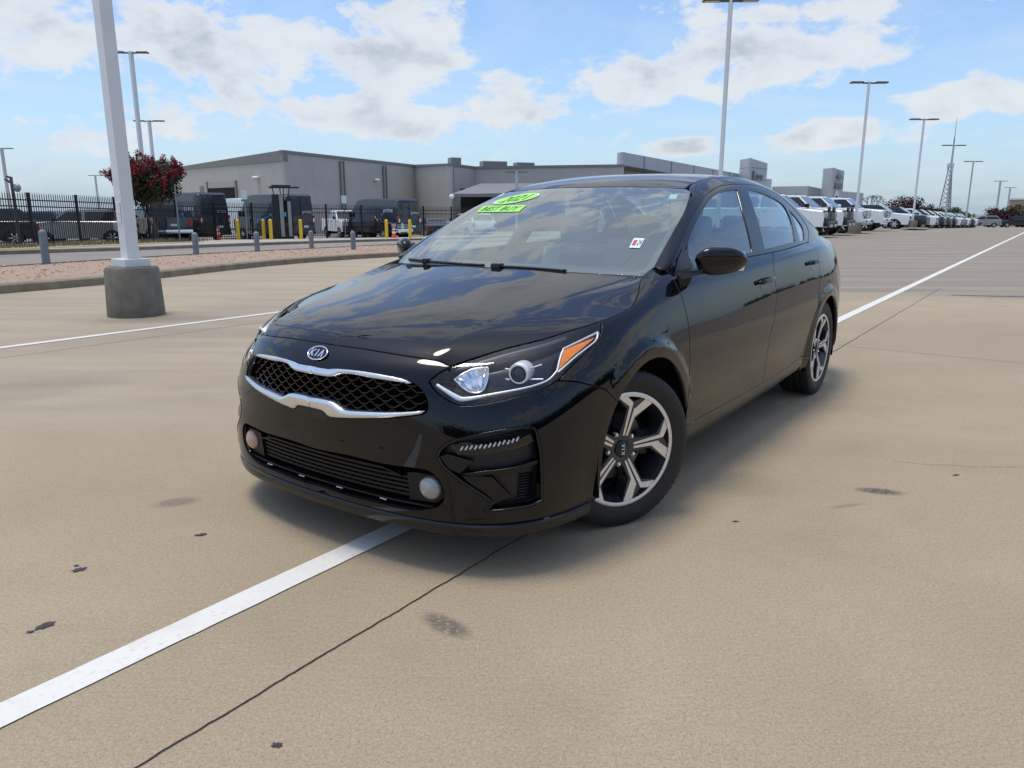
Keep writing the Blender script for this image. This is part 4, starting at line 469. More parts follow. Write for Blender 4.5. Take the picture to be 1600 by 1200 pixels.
 'rear_glass': dict(patch='GREEN', loop=[[1.529,.2986],[1.5522,.2981],[1.5851,.2977],[1.6228,.2973],[1.6607,.2968],[1.6942,.2958],[1.7189,.2946],[1.7447,.2932],[1.7712,.2916],[1.7981,.2898],[1.825,.2881],[1.8516,.2863],[1.8772,.2844],[1.9044,.2824],[1.9333,.2803],[1.9629,.2782],[1.9919,.2759],[2.0192,.2734],[2.0432,.2704],[2.0622,.2668],[2.0778,.2613],[2.0857,.2548],[2.0882,.2483],[2.0857,.2243],[2.0835,.2149],[2.0795,.2054],[2.0739,.1961],[2.0589,.1778],[2.0409,.1608],[2.0173,.1426],[2.0047,.1332],[1.9819,.1159],[1.9663,.1036],[1.933,.1036],[1.8893,.1036],[1.8391,.1036],[1.786,.1036],[1.7331,.1036],[1.6827,.1036],[1.6367,.1036],[1.596,.1036],[1.5517,.1036],[1.5052,.1035],[1.4668,.1034],[1.4303,.1032],[1.397,.1031],[1.3691,.1029],[1.3483,.1028],[1.3622,.1225],[1.3776,.142],[1.396,.163],[1.4159,.1849],[1.4335,.2053],[1.4509,.2283],[1.4633,.246],[1.4825,.2618],[1.5016,.2778],[1.523,.2938]], holes=[]),
 'quarter_glass': dict(patch='GREEN', loop=[[2.1482,.2542],[2.1751,.247],[2.2016,.2356],[2.2159,.2298],[2.2434,.2186],[2.255,.2136],[2.2765,.2017],[2.2973,.1893],[2.306,.183],[2.3126,.1766],[2.3167,.1703],[2.3171,.1633],[2.3141,.1561],[2.3085,.1486],[2.2931,.1342],[2.2849,.1276],[2.2704,.1188],[2.2506,.1096],[2.2285,.1017],[2.2136,.0961],[2.1766,.097],[2.1288,.098],[2.0959,.0987],[2.1127,.1212],[2.1283,.143],[2.1433,.1688],[2.1544,.195],[2.1575,.2079],[2.1567,.2228],[2.149,.2514]], holes=[]),
 'chrome_upper': dict(patch='SIDE', loop=[[.0,.6597],[.0273,.6595],[.0497,.6594],[.0702,.6595],[.0799,.6602],[.1055,.6672],[.1308,.6717],[.1592,.6746],[.1851,.6764],[.2121,.6776],[.2394,.6779],[.263,.677],[.2865,.6753],[.3162,.6724],[.3395,.6697],[.3626,.6661],[.3765,.6628],[.3948,.6549],[.4176,.6429],[.3881,.6415],[.3592,.6426],[.3337,.6439],[.3104,.6447],[.2861,.6455],[.2577,.647],[.2326,.6495],[.2067,.6518],[.1823,.6521],[.155,.6494],[.139,.6456],[.1302,.6412],[.1136,.6286],[.1059,.6235],[.0887,.6174],[.0708,.6153],[.0491,.6149],[.0294,.6148],[.0032,.6149]], holes=[]),
 'chrome_lower': dict(patch='SIDE', loop=[[.0,.4855],[.0221,.4879],[.0435,.4888],[.067,.4888],[.0876,.4878],[.1057,.4852],[.1209,.4782],[.1429,.4653],[.1502,.4617],[.161,.458],[.1725,.4565],[.1968,.458],[.217,.4598],[.2375,.4618],[.2612,.4643],[.2836,.4667],[.3075,.4694],[.3314,.4722],[.3548,.4755],[.3791,.4793],[.403,.4833],[.4314,.488],[.4586,.4929],[.4819,.4986],[.479,.4913],[.4742,.4842],[.458,.4773],[.4328,.4708],[.4051,.4643],[.3808,.4586],[.3558,.453],[.332,.4482],[.3077,.4439],[.2835,.4398],[.2608,.4361],[.2366,.4324],[.2161,.4296],[.1866,.4257],[.1592,.4219],[.1366,.4191],[.1139,.4169],[.0931,.4169],[.0834,.4229],[.0756,.4303],[.0685,.4343],[.0604,.4369],[.0412,.4383],[.0166,.4391],[.0,.4395]], holes=[]),
 'plate_recess': dict(patch='SIDE', loop=[[.0,.4355],[.0285,.4348],[.0518,.4337],[.06,.433],[.0682,.4304],[.0752,.4261],[.082,.42],[.0864,.413],[.0817,.3985],[.0715,.3969],[.0501,.3969],[.0252,.3964],[.0011,.3958]], holes=[]),
 'amber': dict(patch='SIDE', loop=[[.9345,.7478],[.963,.7492],[.983,.75],[1.0035,.7504],[1.0231,.7506],[1.0452,.7504],[1.0681,.7499],[1.0971,.7491],[1.1042,.749],[1.0803,.7395],[1.0555,.7343],[1.0361,.7297],[1.0096,.7167],[.9854,.705],[.9627,.693],[.9408,.6788],[.9212,.6644],[.9129,.6579],[.9148,.6821],[.9188,.7027],[.9235,.7239],[.9263,.7331],[.9322,.7436]], holes=[]),
 'hl_strip': dict(patch='SIDE', loop=[[1.1199,.7641],[1.0939,.7634],[1.0725,.7626],[1.0501,.7616],[1.0288,.7604],[1.0089,.7591],[.987,.7575],[.9657,.7556],[.9407,.7531],[.9354,.7526],[.9216,.7316],[.9167,.7095],[.9125,.6865],[.9083,.6619],[.8912,.6426],[.8795,.632],[.8679,.6258],[.8487,.6202],[.8206,.6149],[.7964,.6116],[.772,.6089],[.7446,.6057],[.7174,.602],[.6922,.5976],[.6679,.5919],[.6419,.5839],[.6169,.5762],[.596,.5715],[.5917,.5712],[.5848,.5725],[.5779,.5761],[.5643,.5878],[.5444,.6066],[.5299,.6208],[.5086,.6419],[.499,.6511]], holes=[]),
 'hl_strip2': dict(patch='SIDE', loop=[[1.1166,.7622],[1.108,.7467],[1.1027,.7392],[1.095,.7348],[1.074,.729],[1.0466,.7186],[1.0274,.7118],[1.0003,.7015],[.9774,.6906],[.9541,.6784],[.9326,.6662],[.9091,.6511]], holes=[]),
 'hl_top': dict(patch='SIDE', loop=[[.537,.7468],[.5602,.7616],[.58,.7756],[.6005,.7884],[.6241,.7985],[.6497,.8066],[.677,.813],[.7048,.8175],[.7318,.8201],[.7596,.8208],[.7883,.82],[.8166,.8184],[.8438,.8166],[.8723,.8152],[.8985,.8145],[.9247,.8136],[.9541,.8123],[.9591,.812]], holes=[]),
 'hl_proj': dict(patch='SIDE', loop=[[.7709,.6999]], holes=[]),
 'hl_refl': dict(patch='SIDE', loop=[[.5522,.6898],[.5675,.715],[.5782,.7324],[.6006,.7468],[.6144,.751],[.6375,.7523],[.6545,.7513],[.6612,.7469],[.6629,.7225],[.6636,.7065],[.6635,.6804],[.6613,.6582],[.6575,.6374],[.6521,.6209],[.6467,.6139],[.6398,.6098],[.6322,.6082],[.6245,.6086],[.6181,.6105],[.6113,.614],[.5981,.6248],[.5802,.6466],[.5672,.666],[.556,.6838]], holes=[]),
 'drl': dict(patch='SIDE', loop=[[.5678,.3632],[.5931,.3739],[.6182,.3799],[.6443,.3851],[.6705,.3903],[.6949,.3955],[.7207,.4012],[.7458,.4067],[.7696,.4115],[.7978,.417],[.8193,.4208],[.8312,.3982],[.8432,.376],[.8169,.3634],[.7987,.3581],[.7736,.3531],[.7472,.3483],[.7233,.3436],[.6981,.3388],[.6728,.3349],[.6446,.3325],[.6157,.3309],[.5958,.3297],[.5819,.3465],[.5712,.3592]], holes=[]),
 'fin_h': dict(patch='SIDE', loop=[[.6041,.259],[.6279,.2644],[.6548,.2696],[.6785,.273],[.7047,.2762],[.7289,.2791],[.7538,.2822],[.7789,.2856],[.8041,.2905],[.8328,.2973],[.8607,.3033],[.864,.2911],[.8422,.284],[.8201,.2764],[.7985,.2705],[.774,.2675],[.7484,.2662],[.7237,.2641],[.6983,.2605],[.6725,.2567],[.6501,.2542],[.628,.2556],[.6082,.2585]], holes=[]),
 'fin_a': dict(patch='SIDE', loop=[[.537,.3204],[.5593,.3308],[.5867,.3238],[.6087,.3178],[.6355,.3106],[.644,.3083],[.6271,.2888],[.611,.27],[.6041,.2614],[.5799,.2701],[.5728,.2736],[.5668,.2779],[.5569,.2894],[.5432,.3104],[.5396,.3161]], holes=[]),
 'fin_b': dict(patch='SIDE', loop=[[.6083,.252],[.6358,.2523],[.6584,.2521],[.6876,.2514],[.7076,.2505],[.7241,.2318],[.7421,.2116],[.7605,.193],[.7783,.1749],[.7555,.1662],[.7295,.1553],[.7095,.1447],[.6862,.1308],[.7035,.1548],[.7065,.1588],[.6836,.1771],[.6604,.1957],[.6394,.2157],[.6235,.234],[.611,.2487]], holes=[]),
 'vent_slots': dict(patch='SIDE', loop=[[.7997,.2486],[.8697,.244],[.878,.1527],[.8051,.1619]], holes=[]),
 'fog': dict(patch='SIDE', loop=[[.4904,.1912]], holes=[]),
 'emblem': dict(patch='SIDE', loop=[[.0,.7446]], holes=[]),
 'scuff': dict(patch='SIDE', loop=[[.7211,.1135],[.7462,.1158],[.7536,.1153],[.7602,.1135],[.7658,.1099],[.7709,.1042],[.7847,.0788],[.7768,.0154],[.7953,.0633],[.8019,.0592],[.8032,.0288],[.8102,.0244],[.8257,.065],[.8335,.0663],[.832,.0144],[.8491,.0682],[.8571,.0697],[.8547,.0032],[.8728,.0726],[.8956,.0764],[.9239,.0816],[.9505,.092]], holes=[]),
 'handle1': dict(patch='SIDE', loop=[[2.7375,.6642],[2.8536,.6641],[2.9785,.6659]], holes=[]),
 'handle2': dict(patch='SIDE', loop=[[3.6237,.6613],[3.7611,.6654],[3.9082,.6706]], holes=[]),
 'sill_crease': dict(patch='SIDE', loop=[[2.0152,.1856],[2.0701,.1855],[2.147,.1854],[2.2339,.1853],[2.3416,.1852],[2.4359,.1851],[2.5276,.185],[2.6211,.1848],[2.7167,.185],[2.8146,.1859],[2.9161,.1878],[3.0373,.1906],[3.1682,.1935],[3.2826,.1958],[3.3604,.1971]], holes=[]),
 'oval': dict(patch='GLASS', loop=[[.5438,.8005],[.2705,.8764],[.4258,.913],[.4074,.767]], holes=[]),
 'strip': dict(patch='GLASS', loop=[[.5407,.6474],[.5736,.7344],[.2426,.7438],[.2259,.6583]], holes=[]),
 'sticker': dict(patch='GLASS', loop=[[.5156,.2919],[.5101,.3787],[.5548,.3764],[.5584,.2898]], holes=[]),
 'sticker_small': dict(patch='GLASS', loop=[[.5418,.8314],[.5443,.8912],[.5907,.8915],[.5869,.8313]], holes=[]),
 'wiper_r': dict(patch='GLASS', loop=[[.5613,.1033],[.4947,.1056],[.4101,.1069],[.3572,.1077],[.3054,.1083],[.2611,.1085],[.2109,.1092],[.1734,.1098]], holes=[]),
 'wiper_l1': dict(patch='GLASS', loop=[[.1714,.1067],[.1333,.1084],[.0828,.1102],[.0472,.1112]], holes=[]),
 'wiper_l2': dict(patch='GLASS', loop=[[.0011,.1033],[.0261,.1045],[.0612,.106],[.0959,.1065],[.1248,.106],[.1557,.1049],[.1873,.1032],[.2178,.1012],[.2526,.0982],[.2894,.0942],[.3215,.0902],[.3435,.0873]], holes=[]),
}

# ---------------------------------------------------------------- panel builder
PATCH = dict(SIDE=SIDE, HOOD=HOOD, GREEN=GREEN, ROOF=ROOF, GLASS=GLASS, BACK=BACK, TRUNK=TRUNK)
def inside(poly, P):
    x, y = P[:, 0], P[:, 1]; r = np.zeros(len(P), bool); n = len(poly)
    for i in range(n):
        x0, y0 = poly[i]; x1, y1 = poly[(i+1) % n]
        if y0 == y1: continue
        c = ((y0 > y) != (y1 > y)) & (x < (x1-x0)*(y-y0)/(y1-y0)+x0)
        r ^= c
    return r
def dist_to(loops, P, centre=False):
    d = np.full(len(P), 1e9)
    for l in loops:
        a = np.array(l); b = np.roll(a, -1, 0)
        for p, q in zip(a, b):
            if centre and p[0] < 1e-4 and q[0] < 1e-4: continue
            e = q-p; t = np.clip(((P-p)@e)/max(e@e, 1e-12), 0, 1); d = np.minimum(d, np.hypot(*(P-(p+t[:, None]*e)).T))
    return d
def panel_data(patch, loop, holes=(), sp=.025, gap=.002, depth=.02, lift=0., bulge=0., bulge_w=.02, centre=True, bev=.0014, analytic=True):
    """a sheet of a patch cut to an outline, its rim turned inward; returns verts, faces, normals"""
    loops = [np.array(loop, float)]+[np.array(h, float) for h in holes]
    o = loops[0]
    lo, hi = o.min(0), o.max(0)
    gu, gv = np.meshgrid(np.arange(lo[0]+sp*.5, hi[0], sp), np.arange(lo[1]+sp*.5, hi[1], sp), indexing='ij')
    g = np.stack([gu.ravel(), gv.ravel()], 1)
    if len(g):
        k = inside(o, g)
        for h in loops[1:]: k &= ~inside(h, g)
        g = g[k]
    if len(g): g = g[dist_to(loops, g) > .5*sp]
    pts = [Vector(p) for l in loops for p in l]+[Vector(p) for p in g]
    edges = []; s = 0
    for l in loops:
        edges += [(s+i, s+(i+1) % len(l)) for i in range(len(l))]; s += len(l)
    nb = s
    v2, _, f2, ov, _, _ = delaunay_2d_cdt(pts, edges, [], 0, 1e-7)
    v2 = np.array([tuple(v) for v in v2]); f2 = [f for f in f2]
    cen_ = np.array([v2[list(f)].mean(0) for f in f2]); k = inside(o, cen_)
    for h in loops[1:]: k &= ~inside(h, cen_)
    f2 = [f for f, q in zip(f2, k) if q]
    P = patch.uv(v2[:, 0], v2[:, 1]); Nn = patch.normal(v2[:, 0], v2[:, 1])
    if centre: Nn[v2[:, 0] < 1e-4, 1] = 0
    # outline order in the new vertices
    back = {}
    for i, lst in enumerate(ov):
        for q in lst: back.setdefault(q, i)
    chains = []; s = 0
    for l in loops:
        ids = [back.get(s+i) for i in range(len(l))]; s += len(l)
        ids = [a for i, a in enumerate(ids) if a is not None and a != ids[i-1]]
        chains.append(ids)
    if bulge:
        d = dist_to(loops, v2, centre); w = np.clip(d/bulge_w, 0, 1); P = P+Nn*(bulge*np.sqrt(1-(1-w)**2))[:, None]
    P = P+Nn*lift
    # triangle winding agrees with the normal
    F = []
    for f in f2:
        a, b, c = P[f[0]], P[f[1]], P[f[2]]
        F.append(tuple(f) if np.dot(np.cross(b-a, c-a), Nn[f[0]]) > 0 else tuple(f[::-1]))
    und = {}
    for f in F:
        for a, b in zip(f, f[1:]+f[:1]): und[(a, b)] = 1
    V = [p for p in P]; NN = [n for n in Nn]
    for ch in chains:
        n = len(ch)
        if n < 3: continue
        X = P[ch]; nn = Nn[ch]
        tan = np.roll(X, -1, 0)-np.roll(X, 1, 0)
        fl = np.array([centre and v2[i][0] < 1e-4 for i in ch])
        for i in range(n):
            if fl[i]:
                if fl[i-1] and not fl[(i+1) % n]: tan[i] = X[(i+1) % n]-X[i]
                elif fl[(i+1) % n] and not fl[i-1]: tan[i] = X[i]-X[i-1]
        tan /= np.maximum(np.linalg.norm(tan, axis=1, keepdims=True), 1e-9)
        outw = np.cross(tan, nn)
        # which way is outward: away from the adjoining triangles
        sgn = None
        for i in range(n):
            a, b = ch[i], ch[(i+1) % n]
            if (a, b) in und: sgn = 1; break
            if (b, a) in und: sgn = -1; break
        if sgn is None: sgn = 1
        outw *= sgn
        flat = np.array([centre and v2[i][0] < 1e-4 for i in ch])
        for i, q in enumerate(ch):
            sh = outw[i]*(gap+bev)
            if flat[i]: sh = sh*np.array([1, 0, 1])
            V[q] = P[q]-sh
        r1, r2 = [], []
        for i, q in enumerate(ch):
            o1 = outw[i]*(bev if not flat[i] else bev)
            if flat[i]: o1 = o1*np.array([1, 0, 1])
            p1 = V[q]+o1-nn[i]*bev; p2 = p1-nn[i]*depth
            nb_ = outw[i]*.8+nn[i]*.6
            r1.append(len(V)); V.append(p1); NN.append(nb_/np.linalg.norm(nb_))
            r2.append(len(V)); V.append(p2); NN.append(outw[i])
        for i in range(n):
            j = (i+1) % n
            if flat[i] and flat[j]: continue
            for A, B in ((ch, r1), (r1, r2)):
                q = (A[j], A[i], B[i], B[j]) if sgn == 1 else (A[i], A[j], B[j], B[i])
                F.append(q)
    return np.array(V), F, (np.array(NN) if analytic else None)
FLIP = np.array([1, -1, 1.])
def both(V, F, Nn):
    """half plus its mirror image in one mesh"""
    n = len(V); V = np.asarray(V, float)
    mp = [i if abs(V[i][1]) < 1e-6 else None for i in range(n)]; ex = [i for i in range(n) if mp[i] is None]
    for j, i in enumerate(ex): mp[i] = n+j
    return np.concatenate([V, V[ex]*FLIP]), list(F)+[tuple(mp[q] for q in f[::-1]) for f in F], (None if Nn is None else np.concatenate([Nn, Nn[ex]*FLIP]))
def panel(name, m, parent, cname=None, whole=False, side=1, patch=None, loop=None, holes=(), mats=None, **kw):
    if cname: d = CUR[cname]; patch = PATCH[d['patch']]; loop = d['loop']; holes = holes or d['holes']
    key = (cname or id(loop), tuple(sorted(kw.items())), len(holes))
    if key not in _cache: _cache[key] = panel_data(patch, loop, holes, **kw)
    V, F, Nn = _cache[key]
    if whole: V, F, Nn = both(V, F, Nn)
    elif side < 0: V, F, Nn = V*FLIP, [f[::-1] for f in F], (None if Nn is None else Nn*FLIP)
    return mesh_obj(name, V, F, m, parent, smooth=True, normals=Nn)
_cache = {}
def ribbon(bm, patch, q, w, h, lift=0., side=1, mi=0, closed=False, direction=None):
    """a raised strip of width w and height h that follows points q of a patch"""
    q = np.array(q, float); P = patch.uv(q[:, 0], q[:, 1]); n = patch.normal(q[:, 0], q[:, 1])
    t = np.gradient(P, axis=0); t /= np.maximum(np.linalg.norm(t, axis=1, keepdims=True), 1e-9)
    b = np.cross(n, t); P = P+n*lift
    ww = np.array(w) if hasattr(w, '__len__') else np.full(len(q), w)
    prof = [(-.5, -h), (-.5, h*.3), (-.3, h), (.3, h), (.5, h*.3), (.5, -h)]
    rings = []
    for i in range(len(q)):
        row = []
        for a, c in prof:
            p = P[i]+b[i]*a*ww[i]+n[i]*c
            row.append(bm.verts.new((p[0], p[1]*side, p[2])))
        rings.append(row)
    for A, B in zip(rings, rings[1:]):
        for k in range(len(prof)-1):
            f = bm.faces.new((A[k], A[k+1], B[k+1], B[k]) if side > 0 else (A[k+1], A[k], B[k], B[k+1])); f.material_index = mi; f.smooth = True
    for Rr in (rings[0], rings[-1]): bm.faces.new(Rr).material_index = mi
def densify(q, step=.02):
    q = np.array(q, float); out = []
    for a, b in zip(q[:-1], q[1:]):
        k = max(1, int(np.linalg.norm(b-a)/step)); out += [a+(b-a)*i/k for i in range(k)]
    return np.array(out+[q[-1]])

# ---------------------------------------------------------------- the sedan
car = thing('sedan', 'black four-door sedan parked across a white line, lime year sticker on its windshield', 'car', (-.19893, 3.36463, 0), -2.19213)
panel('hood', M['paint'], car, 'hood', True, sp=.025)
bumper = panel('front_bumper', M['paint'], car, 'front_bumper', True, sp=.022)
panel('roof', M['paint'], car, 'roof', True)
for s in (1, -1):
    panel('fender', M['paint'], car, 'fender', side=s, sp=.022)
    panel('side_sill', M['paint'], car, 'side_sill', side=s)
    panel('quarter_panel', M['paint'], car, 'quarter_panel', side=s)
    panel('pillar_frame', M['paint'], car, 'pillar_frame', side=s, gap=.0008)
    panel('window_trim', M['gloss'], car, 'window_trim', side=s, lift=-.002, depth=.012)
panel('rear_bumper', M['paint'], car, 'rear_bumper', True)
lid = panel('trunk_lid', M['paint'], car, 'trunk_face', True)
for s in (1, -1):
    panel('tail_light', M['red_lens'], car, 'tail_light', side=s)
    panel('corner_skin', M['paint'], lid, 'rear_corner', side=s, gap=0)
def full(P, e=.0):
    u0, u1, v0, v1 = 0, P.U[-1]-e, e, P.V[-1]-e
    a = np.linspace(u0, u1, 20); b = np.linspace(v0, v1, 24)
    return np.concatenate([np.stack([a, a*0+v0], 1), np.stack([b*0+u1, b], 1)[1:], np.stack([a[::-1], a*0+v1], 1)[1:], np.stack([b*0+u0, b[::-1]], 1)[1:-1]])
lp_back = full(BACK, .012); lp_trunk = full(TRUNK, .01)
panel('rear_window', M['sideglass'], car, None, True, patch=BACK, loop=lp_back, gap=.003)
panel('deck_skin', M['paint'], lid, None, True, patch=TRUNK, loop=lp_trunk)
panel('windshield', M['glass'], car, 'windshield', True, lift=-.002, depth=.0006, bev=.0003, sp=.04)
# black printed band round the windshield
wl = np.array(CUR['windshield']['loop'])
def inset(loop, d):
    l = np.array(loop); t = np.roll(l, -1, 0)-np.roll(l, 1, 0); t /= np.maximum(np.linalg.norm(t, axis=1, keepdims=True), 1e-9)
    n = np.stack([-t[:, 1], t[:, 0]], 1)
    area = .5*np.sum(l[:, 0]*np.roll(l[:, 1], -1)-np.roll(l[:, 0], -1)*l[:, 1])
    n = n if area > 0 else -n
    r = l+n*(d[:, None] if hasattr(d, '__len__') else d)
    r[l[:, 0] < 1e-4, 0] = 0
    return r
band = np.where(wl[:, 1] < .12, .045, np.where(wl[:, 1] > GLASS.V[-1]*.88, .022, .030))
wi = inset(wl, band)
V, F, Nn = panel_data(GLASS, wl, (), sp=.5, gap=0, depth=.001, lift=-.0065)
# ring between outline and inset outline
Po = GLASS.uv(wl[:, 0], wl[:, 1]); Pi = GLASS.uv(wi[:, 0], wi[:, 1]); no = GLASS.normal(wl[:, 0], wl[:, 1]); n_ = len(wl)
Vr = np.concatenate([Po-no*.006, Pi-no*.006]); Fr = [(i, (i+1) % n_, n_+(i+1) % n_, n_+i) for i in range(n_) if not (wl[i, 0] < 1e-4 and wl[(i+1) % n_, 0] < 1e-4)]
Vr, Fr, _ = both(Vr, Fr, None)
mesh_obj('glass_band', Vr, Fr, M['satin'], car, smooth=True)
for s in (1, -1):
    for nm, g in (('front_door', 'front_glass'), ('rear_door', 'rear_glass')):
        dr = panel(nm, M['paint'], car, nm, side=s)
        panel('door_glass', M['sideglass'], dr, g, side=s, lift=-.007, depth=.0006, bev=.0003, gap=-.006, sp=.04)
        # handle: shallow dark cup and a bowed bar over it
        hq = np.array(CUR['handle1' if nm == 'front_door' else 'handle2']['loop']); hc = SIDE.uv(*hq.mean(0)); hn = SIDE.normal(*hq.mean(0))
        bm = bmesh.new()
        for a, b in ((0, 0),):
            ring = []
            for k in range(24):
                an = 2*math.pi*k/24; p = SIDE.uv(hq.mean(0)[0]+.085*math.cos(an), hq.mean(0)[1]+.030*math.sin(an))+hn*.001
                ring.append(bm.verts.new((p[0], p[1]*s, p[2])))
            bm.faces.new(ring)
        bm_obj('handle_cup', bm, M['gloss'], dr)
        bm = bmesh.new(); qs = np.stack([hq.mean(0)[0]+np.linspace(-.115, .115, 14), np.full(14, hq.mean(0)[1]+.008)], 1)
        P = SIDE.uv(qs[:, 0], qs[:, 1])+hn*(np.interp(np.abs(np.linspace(-1, 1, 14)), [0, .8, 1], [.030, .024, .004]))[:, None]
        rings = []
        for i, p in enumerate(P):
            k_ = np.interp(abs(i/6.5-1), [0, .85, 1], [1, .9, .5])
            rings.append([bm.verts.new((p[0], (p[1]+math.cos(a_)*.009*k_)*s, p[2]+math.sin(a_)*.014*k_)) for a_ in np.linspace(0, 2*math.pi, 10, endpoint=False)])
        for A, B in zip(rings, rings[1:]):
            for k in range(10): bm.faces.new((A[k], A[(k+1) % 10], B[(k+1) % 10], B[k]))
        bm.faces.new(rings[0]); bm.faces.new(rings[-1])
        bm_obj('handle', bm, M['paint'], dr, smooth=True)
    panel('quarter_glass', M['sideglass'], car, 'quarter_glass', side=s, lift=-.007, depth=.0006, bev=.0003, gap=-.006, sp=.04)

# grille
gl_loop = np.array(CUR['grille_outline']['loop']); gp = SIDE.uv(gl_loop[:, 0], gl_loop[:, 1])
grille = mesh_obj('upper_grille', *both(np.concatenate([gp+[-.002, 0, 0], gp*[0, 1, 1]+np.stack([gp[:, 0]*.0+.80-.25*gp[:, 1]**2, gp[:, 1]*0, gp[:, 2]*0], 1)]), [(i, i+1, len(gp)+i+1, len(gp)+i) for i in range(len(gp)-1)], None)[:2], M['gloss'], car, smooth=True)
bm = bmesh.new()
a_ = [bm.verts.new((.80-.25*p[1]**2, p[1], p[2])) for p in gp]; b_ = [bm.verts.new((.80-.25*p[1]**2, -p[1], p[2])) for p in gp]
for i in range(len(gp)-1): pass
mid_t = gp[0]; 
fan = [bm.verts.new((.80, 0, z)) for z in np.linspace(gp[:, 2].min(), gp[:, 2].max(), 2)]
bm.free()
bm = bmesh.new(); box_bm(bm, .70, .74, -.52, .52, .50, .71); bm_obj('grille_backing', bm, M['dark'], grille)
gpoly = np.stack([np.r_[gp[:, 1], -gp[::-1, 1]], np.r_[gp[:, 2], gp[::-1, 2]]], 1)
def nose_x(y, z):
    return float(np.interp(z, _nz, [np.interp(abs(y), _ny, _nx[i]) for i in range(len(_nz))]))
_nz = np.linspace(.20, .70, 26); _ny = np.linspace(0, .62, 32)
_uu, _vv = np.meshgrid(np.linspace(0, .80, 90), np.linspace(0, SIDE.V[-1], 120), indexing='ij')
_PP = SIDE.uv(_uu, _vv).reshape(-1, 3)
_nx = np.zeros((26, 32))
for i_, zz in enumerate(_nz):
    for j_, yy in enumerate(_ny):
        w_ = 1/(1e-6+((_PP[:, 1]-yy)/.02)**2+((_PP[:, 2]-zz)/.012)**2)**2; _nx[i_, j_] = (w_*_PP[:, 0]).sum()/w_.sum()
def zig(bm, pts, th, dp, off):
    """thin bar through (y, z) points set back from the nose"""
    rows = []
    for y, z in pts:
        x = nose_x(y, z)-off
        rows.append([bm.verts.new((x-dp, y, z-th)), bm.verts.new((x, y, z-th)), bm.verts.new((x, y, z+th)), bm.verts.new((x-dp, y, z+th))])
    for A, B in zip(rows, rows[1:]):
        for k in range(4): bm.faces.new((A[k], A[(k+1) % 4], B[(k+1) % 4], B[k]))
bm = bmesh.new()
pitch, rowh = .058, .0185
for r_ in range(-1, 12):
    zb_ = .500+r_*rowh; ph = (r_ % 2)*pitch/2
    for k in range(-12, 13):
        y0 = k*pitch+ph
        seg = [(y0-pitch*.5, zb_+.012), (y0-pitch*.17, zb_-.001), (y0+pitch*.17, zb_-.001), (y0+pitch*.5, zb_+.012)]
        if inside(gpoly, np.array([(y0, zb_), (y0-pitch*.4, zb_), (y0+pitch*.4, zb_)])).all(): zig(bm, seg, .0022, .022, .024)
bm_obj('grille_mesh', bm, M['gloss'], grille)
panel('chrome_bar', M['chrome'], grille, 'chrome_upper', True, sp=.006, gap=0, depth=.02, lift=.002, bulge=.005, bulge_w=.012, bev=.001, analytic=False)
panel('chrome_bar', M['chrome'], grille, 'chrome_lower', True, sp=.006, gap=0, depth=.03, lift=.004, bulge=.007, bulge_w=.016, bev=.001, analytic=False)
panel('plate_recess', M['satin'], bumper, 'plate_recess', True, sp=.02, gap=0, depth=.004, lift=.002)
# lower grille
lg = np.array(CUR['lowgrille_outline']['loop']); lp = SIDE.uv(lg[:, 0], lg[:, 1])
lower = mesh_obj('lower_grille', *both(np.concatenate([lp, lp-[.07, 0, 0]]), [(i, i+1, len(lp)+i+1, len(lp)+i) for i in range(len(lp)-1)], None)[:2], M['satin'], car, smooth=True)
bm = bmesh.new(); box_bm(bm, .70, .765, -.60, .60, .19, .40); bm_obj('grille_backing', bm, M['dark'], lower)
lpoly = np.stack([np.r_[lp[:, 1], -lp[::-1, 1]], np.r_[lp[:, 2], lp[::-1, 2]]], 1)
bm = bmesh.new()
for k in range(6):
    z = .262+k*.0165; w = .44 if k < 5 else .36
    ys = np.linspace(-w, w, 33); zig(bm, [(y, z+.002*abs(y)) for y in ys], .0042, .035, .030)
for j_, y in enumerate(np.linspace(-.43, .43, 50)):
    x = nose_x(y, .30)-.036
    for k in range(5):
        if (k+j_) % 2 == 0: box_bm(bm, x-.02, x, y-.002, y+.002, .262+k*.0165, .2785+k*.0165)
bm_obj('grille_slats', bm, M['slat'], lower)
bm = bmesh.new(); ys = np.linspace(-.38, .38, 25); zig(bm, [(y, .356-.02*max(0, abs(y)-.30)/.08) for y in ys], .003, .02, .012); zig(bm, [(y, .240) for y in np.linspace(-.50, .50, 25)], .003, .03, .012)
bm_obj('grille_frame', bm, M['slat'], lower)
for s in (1, -1):
    bm = bmesh.new(); 
    ring = [(nose_x(y, z)-.022, y*s, z) for y, z in ((.40, .25), (.50, .252), (.535, .28), (.54, .32), (.52, .352), (.44, .355), (.40, .35))]
    a = [bm.verts.new(p) for p in ring]; b = [bm.verts.new((p[0]-.02, p[1], p[2])) for p in ring]; bm.faces.new(a)
    for i in range(len(a)): bm.faces.new((a[i], a[(i+1) % 7], b[(i+1) % 7], b[i]))
    bm_obj('lamp_surround', bm, M['slat'], lower)
    fq = CUR['fog']['loop'][0]; fp = SIDE.uv(*fq)*np.array([1, s, 1])
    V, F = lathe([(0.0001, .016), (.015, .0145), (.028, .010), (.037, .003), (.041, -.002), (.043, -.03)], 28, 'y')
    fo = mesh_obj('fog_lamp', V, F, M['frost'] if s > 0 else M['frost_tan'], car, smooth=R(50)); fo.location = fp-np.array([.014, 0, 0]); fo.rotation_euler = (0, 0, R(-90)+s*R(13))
    fo['label'] = 'clear grey fog lamp' if s > 0 else 'tan fog lamp, ground reflection in its colour'
